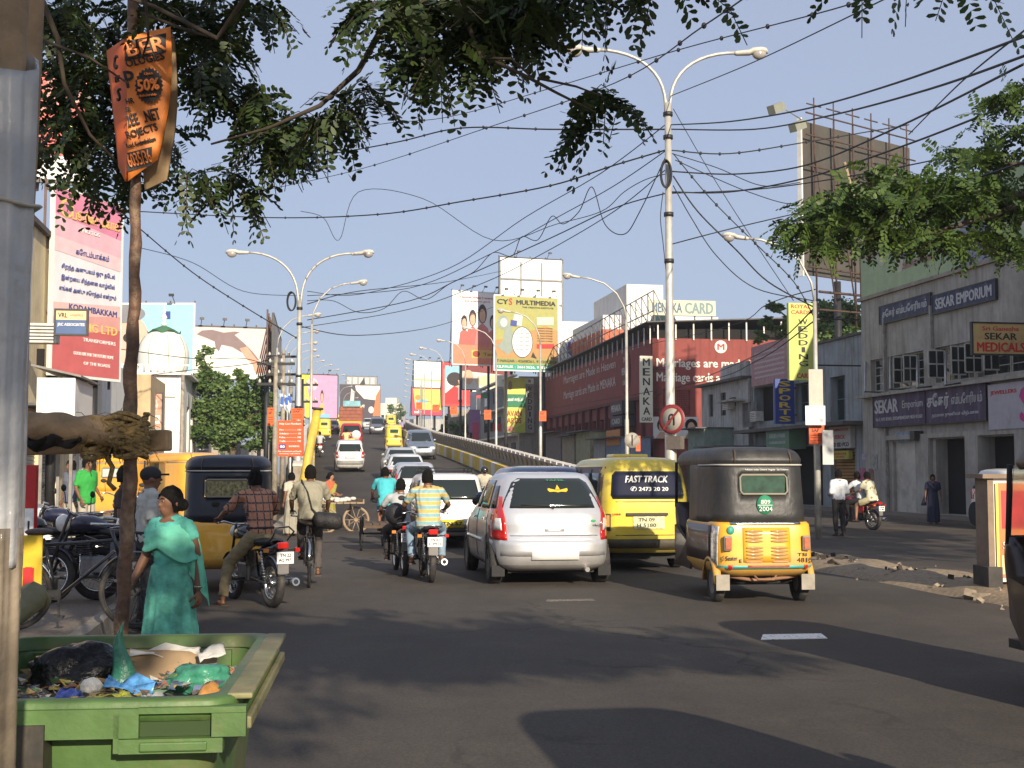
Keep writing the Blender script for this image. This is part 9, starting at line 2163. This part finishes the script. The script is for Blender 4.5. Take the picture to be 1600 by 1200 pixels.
# ================================================================== NEAR TREE (overhead) AND RIGHT TREE
def foliage_tree(name,label,base,blobs,twigs,leafm,L,nleaf,leaf,seed,trunk,shade=(),droop=.5,barkm=BARK):
    rs_=np.random.RandomState(seed); t=thing(name,label,'tree',base); base=V(base)
    C,D=[],[]
    for (u,v,ru,rv,Y,dY,n) in blobs:
        q=rs_.normal(size=(n,3))*.42; q[:,:2]=np.clip(q[:,:2],-1,1)
        for a in q:
            p=P(u+a[0]*ru,v+a[1]*rv,Y+a[2]*dY) - base; C.append(p); D.append((rs_.normal(),rs_.normal()*.6,rs_.normal()*.45 - .45))
    V1=fronds(rs_,C,D,L,nleaf,leaf,droop)
    quads_object('foliage',V1,leafm,t,6)['kind']='stuff'
    st=MB()
    for c,d in list(zip(C,D))[::2]: d=V(d).normalized(); st.tube([c,c+d*L*.5,c+d*L - V((0,0,droop*L))],.0022,3)
    st.build('stalks',BRANCH,t)['kind']='stuff'
    for pts,r0,r1 in twigs:
        W_=[P(*q) - base for q in pts]; n=len(W_); MB().tube(W_,[r0+(r1 - r0)*i/(n - 1) for i in range(n)],7).build('branch',BRANCH,t)
    mb=MB(); mb.tube([V(q) - base for q in trunk[0]],trunk[1],14); mb.build('trunk',barkm,t)
    for k,lim in enumerate(trunk[2]): MB().tube([V(q) - base for q in lim[0]],lim[1],9).build('limb',barkm,t)
    if shade:  # leaf clusters out of view, added where they throw shade on the street
        out=[]
        for (x,y,z,rx,ry,rz_,n,ls) in shade:
            sub=max(6,n // 45); ctr=rs_.normal(size=(sub,3))*.5; idx=rs_.randint(0,sub,n); p=ctr[idx]+rs_.normal(size=(n,3))*.12
            p=p*np.array([rx,ry,rz_])+np.array([x,y,z]) - np.array(base)
            a=rs_.normal(size=(n,3)); a /= np.linalg.norm(a,axis=1)[:,None]; b2_=np.cross(a,rs_.normal(size=(n,3))); b2_ /= np.linalg.norm(b2_,axis=1)[:,None]; k=ls*rs_.uniform(.6,1.3,n)[:,None]
            out.append(np.stack([p,p+a*k*.5+b2_*k*.3,p+a*k,p+a*k*.5 - b2_*k*.3],1))
        quads_object('shade_crown',np.concatenate(out).reshape(-1,3),leafm,t)['kind']='stuff'
    return t
near_blobs=[  # u, v, ru, rv, Y, dY, n
 (110,20,80,60,6.6,0.5,75),(120,100,70,60,6.6,0.4,64),(100,175,55,40,6.6,0.4,36),(165,190,60,45,6.7,0.4,47),(150,250,60,36,6.7,0.4,36),(240,225,46,44,6.7,0.4,32),(200,60,50,60,6.7,0.4,43),(90,225,30,24,6.6,0.3,15),
 (310,40,50,60,6.4,0.4,54),(320,120,50,50,6.3,0.4,47),(390,150,40,50,6.2,0.4,36),(345,70,60,50,6.2,0.4,36),(400,5,44,22,6,0.4,25),(270,10,70,30,6.2,0.4,32),(420,195,40,34,6.1,0.3,32),(458,215,34,26,6,0.3,23),(430,235,36,18,6.1,0.3,12),
 (350,285,50,16,6.4,0.3,17),(300,270,44,16,6.4,0.3,12),(385,295,24,12,6.4,0.3,8),(220,290,40,14,6.6,0.3,10),
 (500,185,50,16,5.8,0.3,23),(545,160,34,24,5.7,0.3,18),(580,135,22,20,5.6,0.2,12),
 (640,10,50,34,5.2,0.4,44),(585,0,34,24,5.2,0.3,18),(650,80,34,28,5.3,0.3,23),(720,20,50,46,5.2,0.4,54),(770,25,36,34,5.2,0.4,44),(815,25,30,28,5.2,0.3,44),(825,-10,34,22,5.2,0.3,30),(695,85,30,26,5.2,0.3,19),(770,0,90,22,5.2,0.4,41),(745,95,22,12,5.2,0.2,7),
 (905,-30,26,8,5.1,0.3,12),(975,-34,30,6,5.1,0.3,10),(1040,-40,26,5,5,0.3,7),(1112,-4,3,4,5,0.1,1),(940,-28,16,6,5,0.2,5),(850,22,8,5,5.1,0.2,3),
 (945,150,28,12,5.1,0.15,19),(968,165,12,16,5.1,0.1,5),(922,185,14,12,5.1,0.1,7),
 (1238,-44,4,3,5,0.1,1),(1340,-44,20,3,5,0.2,3),(1420,-46,30,3,5,0.2,4),(1500,-40,20,4,5,0.2,4),(1530,-20,3,3,5,0.1,1)]
twigs=[([(650,-60,5.2),(605,30,5.3),(560,110,5.4),(500,165,5.4),(420,200,5.5),(330,225,5.6)],.018,.005),([(700,-40,5.1),(750,85,5.0),(820,118,4.95),(870,145,4.9),(930,175,4.9)],.011,.004),([(740,90,5.0),(800,92,4.95),(830,120,4.95)],.007,.004),([(840,122,4.95),(900,135,4.9),(940,150,4.9)],.006,.003),
 ([(420,-60,5.4),(340,60,5.5),(240,10,5.6),(120,-30,5.7)],.014,.008),([(220,20,5.6),(300,50,5.6),(340,60,5.6)],.008,.005),([(50,-40,5.7),(90,60,5.7),(100,130,5.8),(140,210,6.0),(190,260,6.2),(250,290,6.2)],.014,.004),([(60,60,5.7),(140,90,5.7),(200,130,5.7)],.008,.004),([(700,-60,5.1),(900,-30,4.9),(1100,-20,4.7),(1300,-20,4.7),(1520,-10,4.7)],.012,.005),([(225,-40,5.5),(232,60,5.6),(222,90,5.7)],.008,.004)]
shade=[(2.0,-6.5,6.3,1.7,2.2,.8,4200,.17),(.2,-4.5,6.0,1.2,2.0,.7,2600,.16),(3.5,-2.7,6.2,1.1,1.4,.6,3600,.17),(.7,3.5,6.2,1.0,1.9,.5,8500,.16),(.1,5.9,6.2,.7,.9,.4,2200,.15),(.9,1.7,6.2,.9,.8,.5,2600,.16),(-1.9,.6,6.0,1.1,1.3,.5,2600,.15),(-1.2,3,6.1,.9,1.2,.4,1800,.15),(4.9,-2.8,6.2,1.5,1.3,.6,4600,.17),(6.7,-3.2,6.2,1.2,.8,.5,2200,.17),(-.6,-1.5,6.2,1.3,2.0,.8,2600,.16),(1.6,-9.5,6.6,1.8,2.0,.8,2600,.18),(0,-12,6.8,2.2,1.8,.8,2000,.2)]
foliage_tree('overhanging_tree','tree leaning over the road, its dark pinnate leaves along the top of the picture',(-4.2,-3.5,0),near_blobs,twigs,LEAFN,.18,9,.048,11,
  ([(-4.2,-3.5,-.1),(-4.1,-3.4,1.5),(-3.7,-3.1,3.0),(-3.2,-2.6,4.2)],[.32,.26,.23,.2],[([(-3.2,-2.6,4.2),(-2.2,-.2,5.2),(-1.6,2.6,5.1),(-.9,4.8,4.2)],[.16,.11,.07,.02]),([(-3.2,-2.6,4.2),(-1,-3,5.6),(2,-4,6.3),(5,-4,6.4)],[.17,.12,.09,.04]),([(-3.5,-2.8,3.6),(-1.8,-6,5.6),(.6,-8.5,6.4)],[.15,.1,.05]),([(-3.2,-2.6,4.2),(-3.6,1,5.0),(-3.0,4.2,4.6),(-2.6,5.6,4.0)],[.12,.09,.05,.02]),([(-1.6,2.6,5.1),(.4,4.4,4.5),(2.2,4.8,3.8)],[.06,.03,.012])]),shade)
right_blobs=[(1290,320,45,16,15.5,.6,60),(1360,305,60,22,15.6,.8,110),(1430,295,70,26,15.6,1,160),(1500,300,70,28,15.8,1,170),(1580,310,60,34,16,1,150),(1340,350,64,16,15.4,.6,90),(1420,365,60,16,15.4,.6,90),(1500,365,60,14,15.4,.6,60),(1245,348,28,8,15.2,.4,26),(1225,358,12,6,15.2,.3,8),(1275,380,26,10,15.2,.4,20),(1580,375,34,18,15.8,.6,40),(1375,262,36,8,15.8,.5,24),
 (1490,236,30,6,16.5,.6,26),(1555,238,50,9,16.6,.6,50),(1590,200,36,10,16.6,.5,24),(1565,150,28,6,16.6,.4,22),(1595,132,26,9,16.6,.4,20),(1532,178,10,5,16.6,.3,6)]
rtw=[([(1660,330,15.5),(1590,322,15.5),(1520,345,15.4),(1440,370,15.4),(1360,372,15.3)],.05,.015),([(1640,300,15.6),(1540,310,15.6),(1440,330,15.6),(1340,345,15.5),(1240,368,15.2)],.04,.01),([(1650,250,16.5),(1560,258,16.6),(1480,252,16.5)],.03,.01),([(1650,190,16.5),(1600,172,16.6),(1550,168,16.6)],.025,.008)]
rshade=[(8.2,13.5,6.4,1.2,1.6,.6,1800,.2),(11,11.5,6.8,1.8,2,.8,2400,.2),(11.5,14,7.2,2.0,3,.9,3200,.22),(14,12.5,7.6,2.2,3,.9,3000,.22),(16.5,15,7.8,2.0,3,.9,2400,.24),(14.5,9.5,7.4,2,2,.8,2200,.22)]  # unseen canopy spread added to shade the service road
foliage_tree('spreading_tree','sunlit bright green spreading branches of the tree at the right edge',(8.6,14.0,0),right_blobs,rtw,LEAFR,.36,9,.085,21,
  ([(9.6,14.0,-.1),(9.4,14.1,2.0),(9.0,14.4,3.8),(8.4,14.8,4.8)],[.3,.26,.2,.15],[([(8.4,14.8,4.8),(7.4,15.2,5.0),(6.6,15.5,4.95)],[.12,.08,.05]),([(9.0,14.4,3.8),(9.6,12.5,5.6),(12,11.5,6.8)],[.14,.1,.05]),([(9.0,14.4,3.8),(10.6,14.6,6.0),(14,13.5,7.4)],[.12,.09,.04])]),rshade,.15)
# ================================================================== HAZE
hz=MB().box((0,450,15.5),(1900,1600,33)).build('haze',None or mat('haze_air',(1,1,1),1,0)); tag(hz,kind='stuff'); hz['label']='thin pale afternoon haze'
hm=bpy.data.materials.new('haze_volume'); hm.use_nodes=True; hn=hm.node_tree.nodes; hn.remove(hn['Principled BSDF'])
pv=hn.new('ShaderNodeVolumePrincipled'); pv.inputs['Density'].default_value=.0005; pv.inputs['Color'].default_value=(.85,.88,.95,1); pv.inputs['Anisotropy'].default_value=.2
hm.node_tree.links.new(pv.outputs[0],hn['Material Output'].inputs['Volume']); hz.data.materials[0]=hm
bpy.data.scenes.remove(TMP)
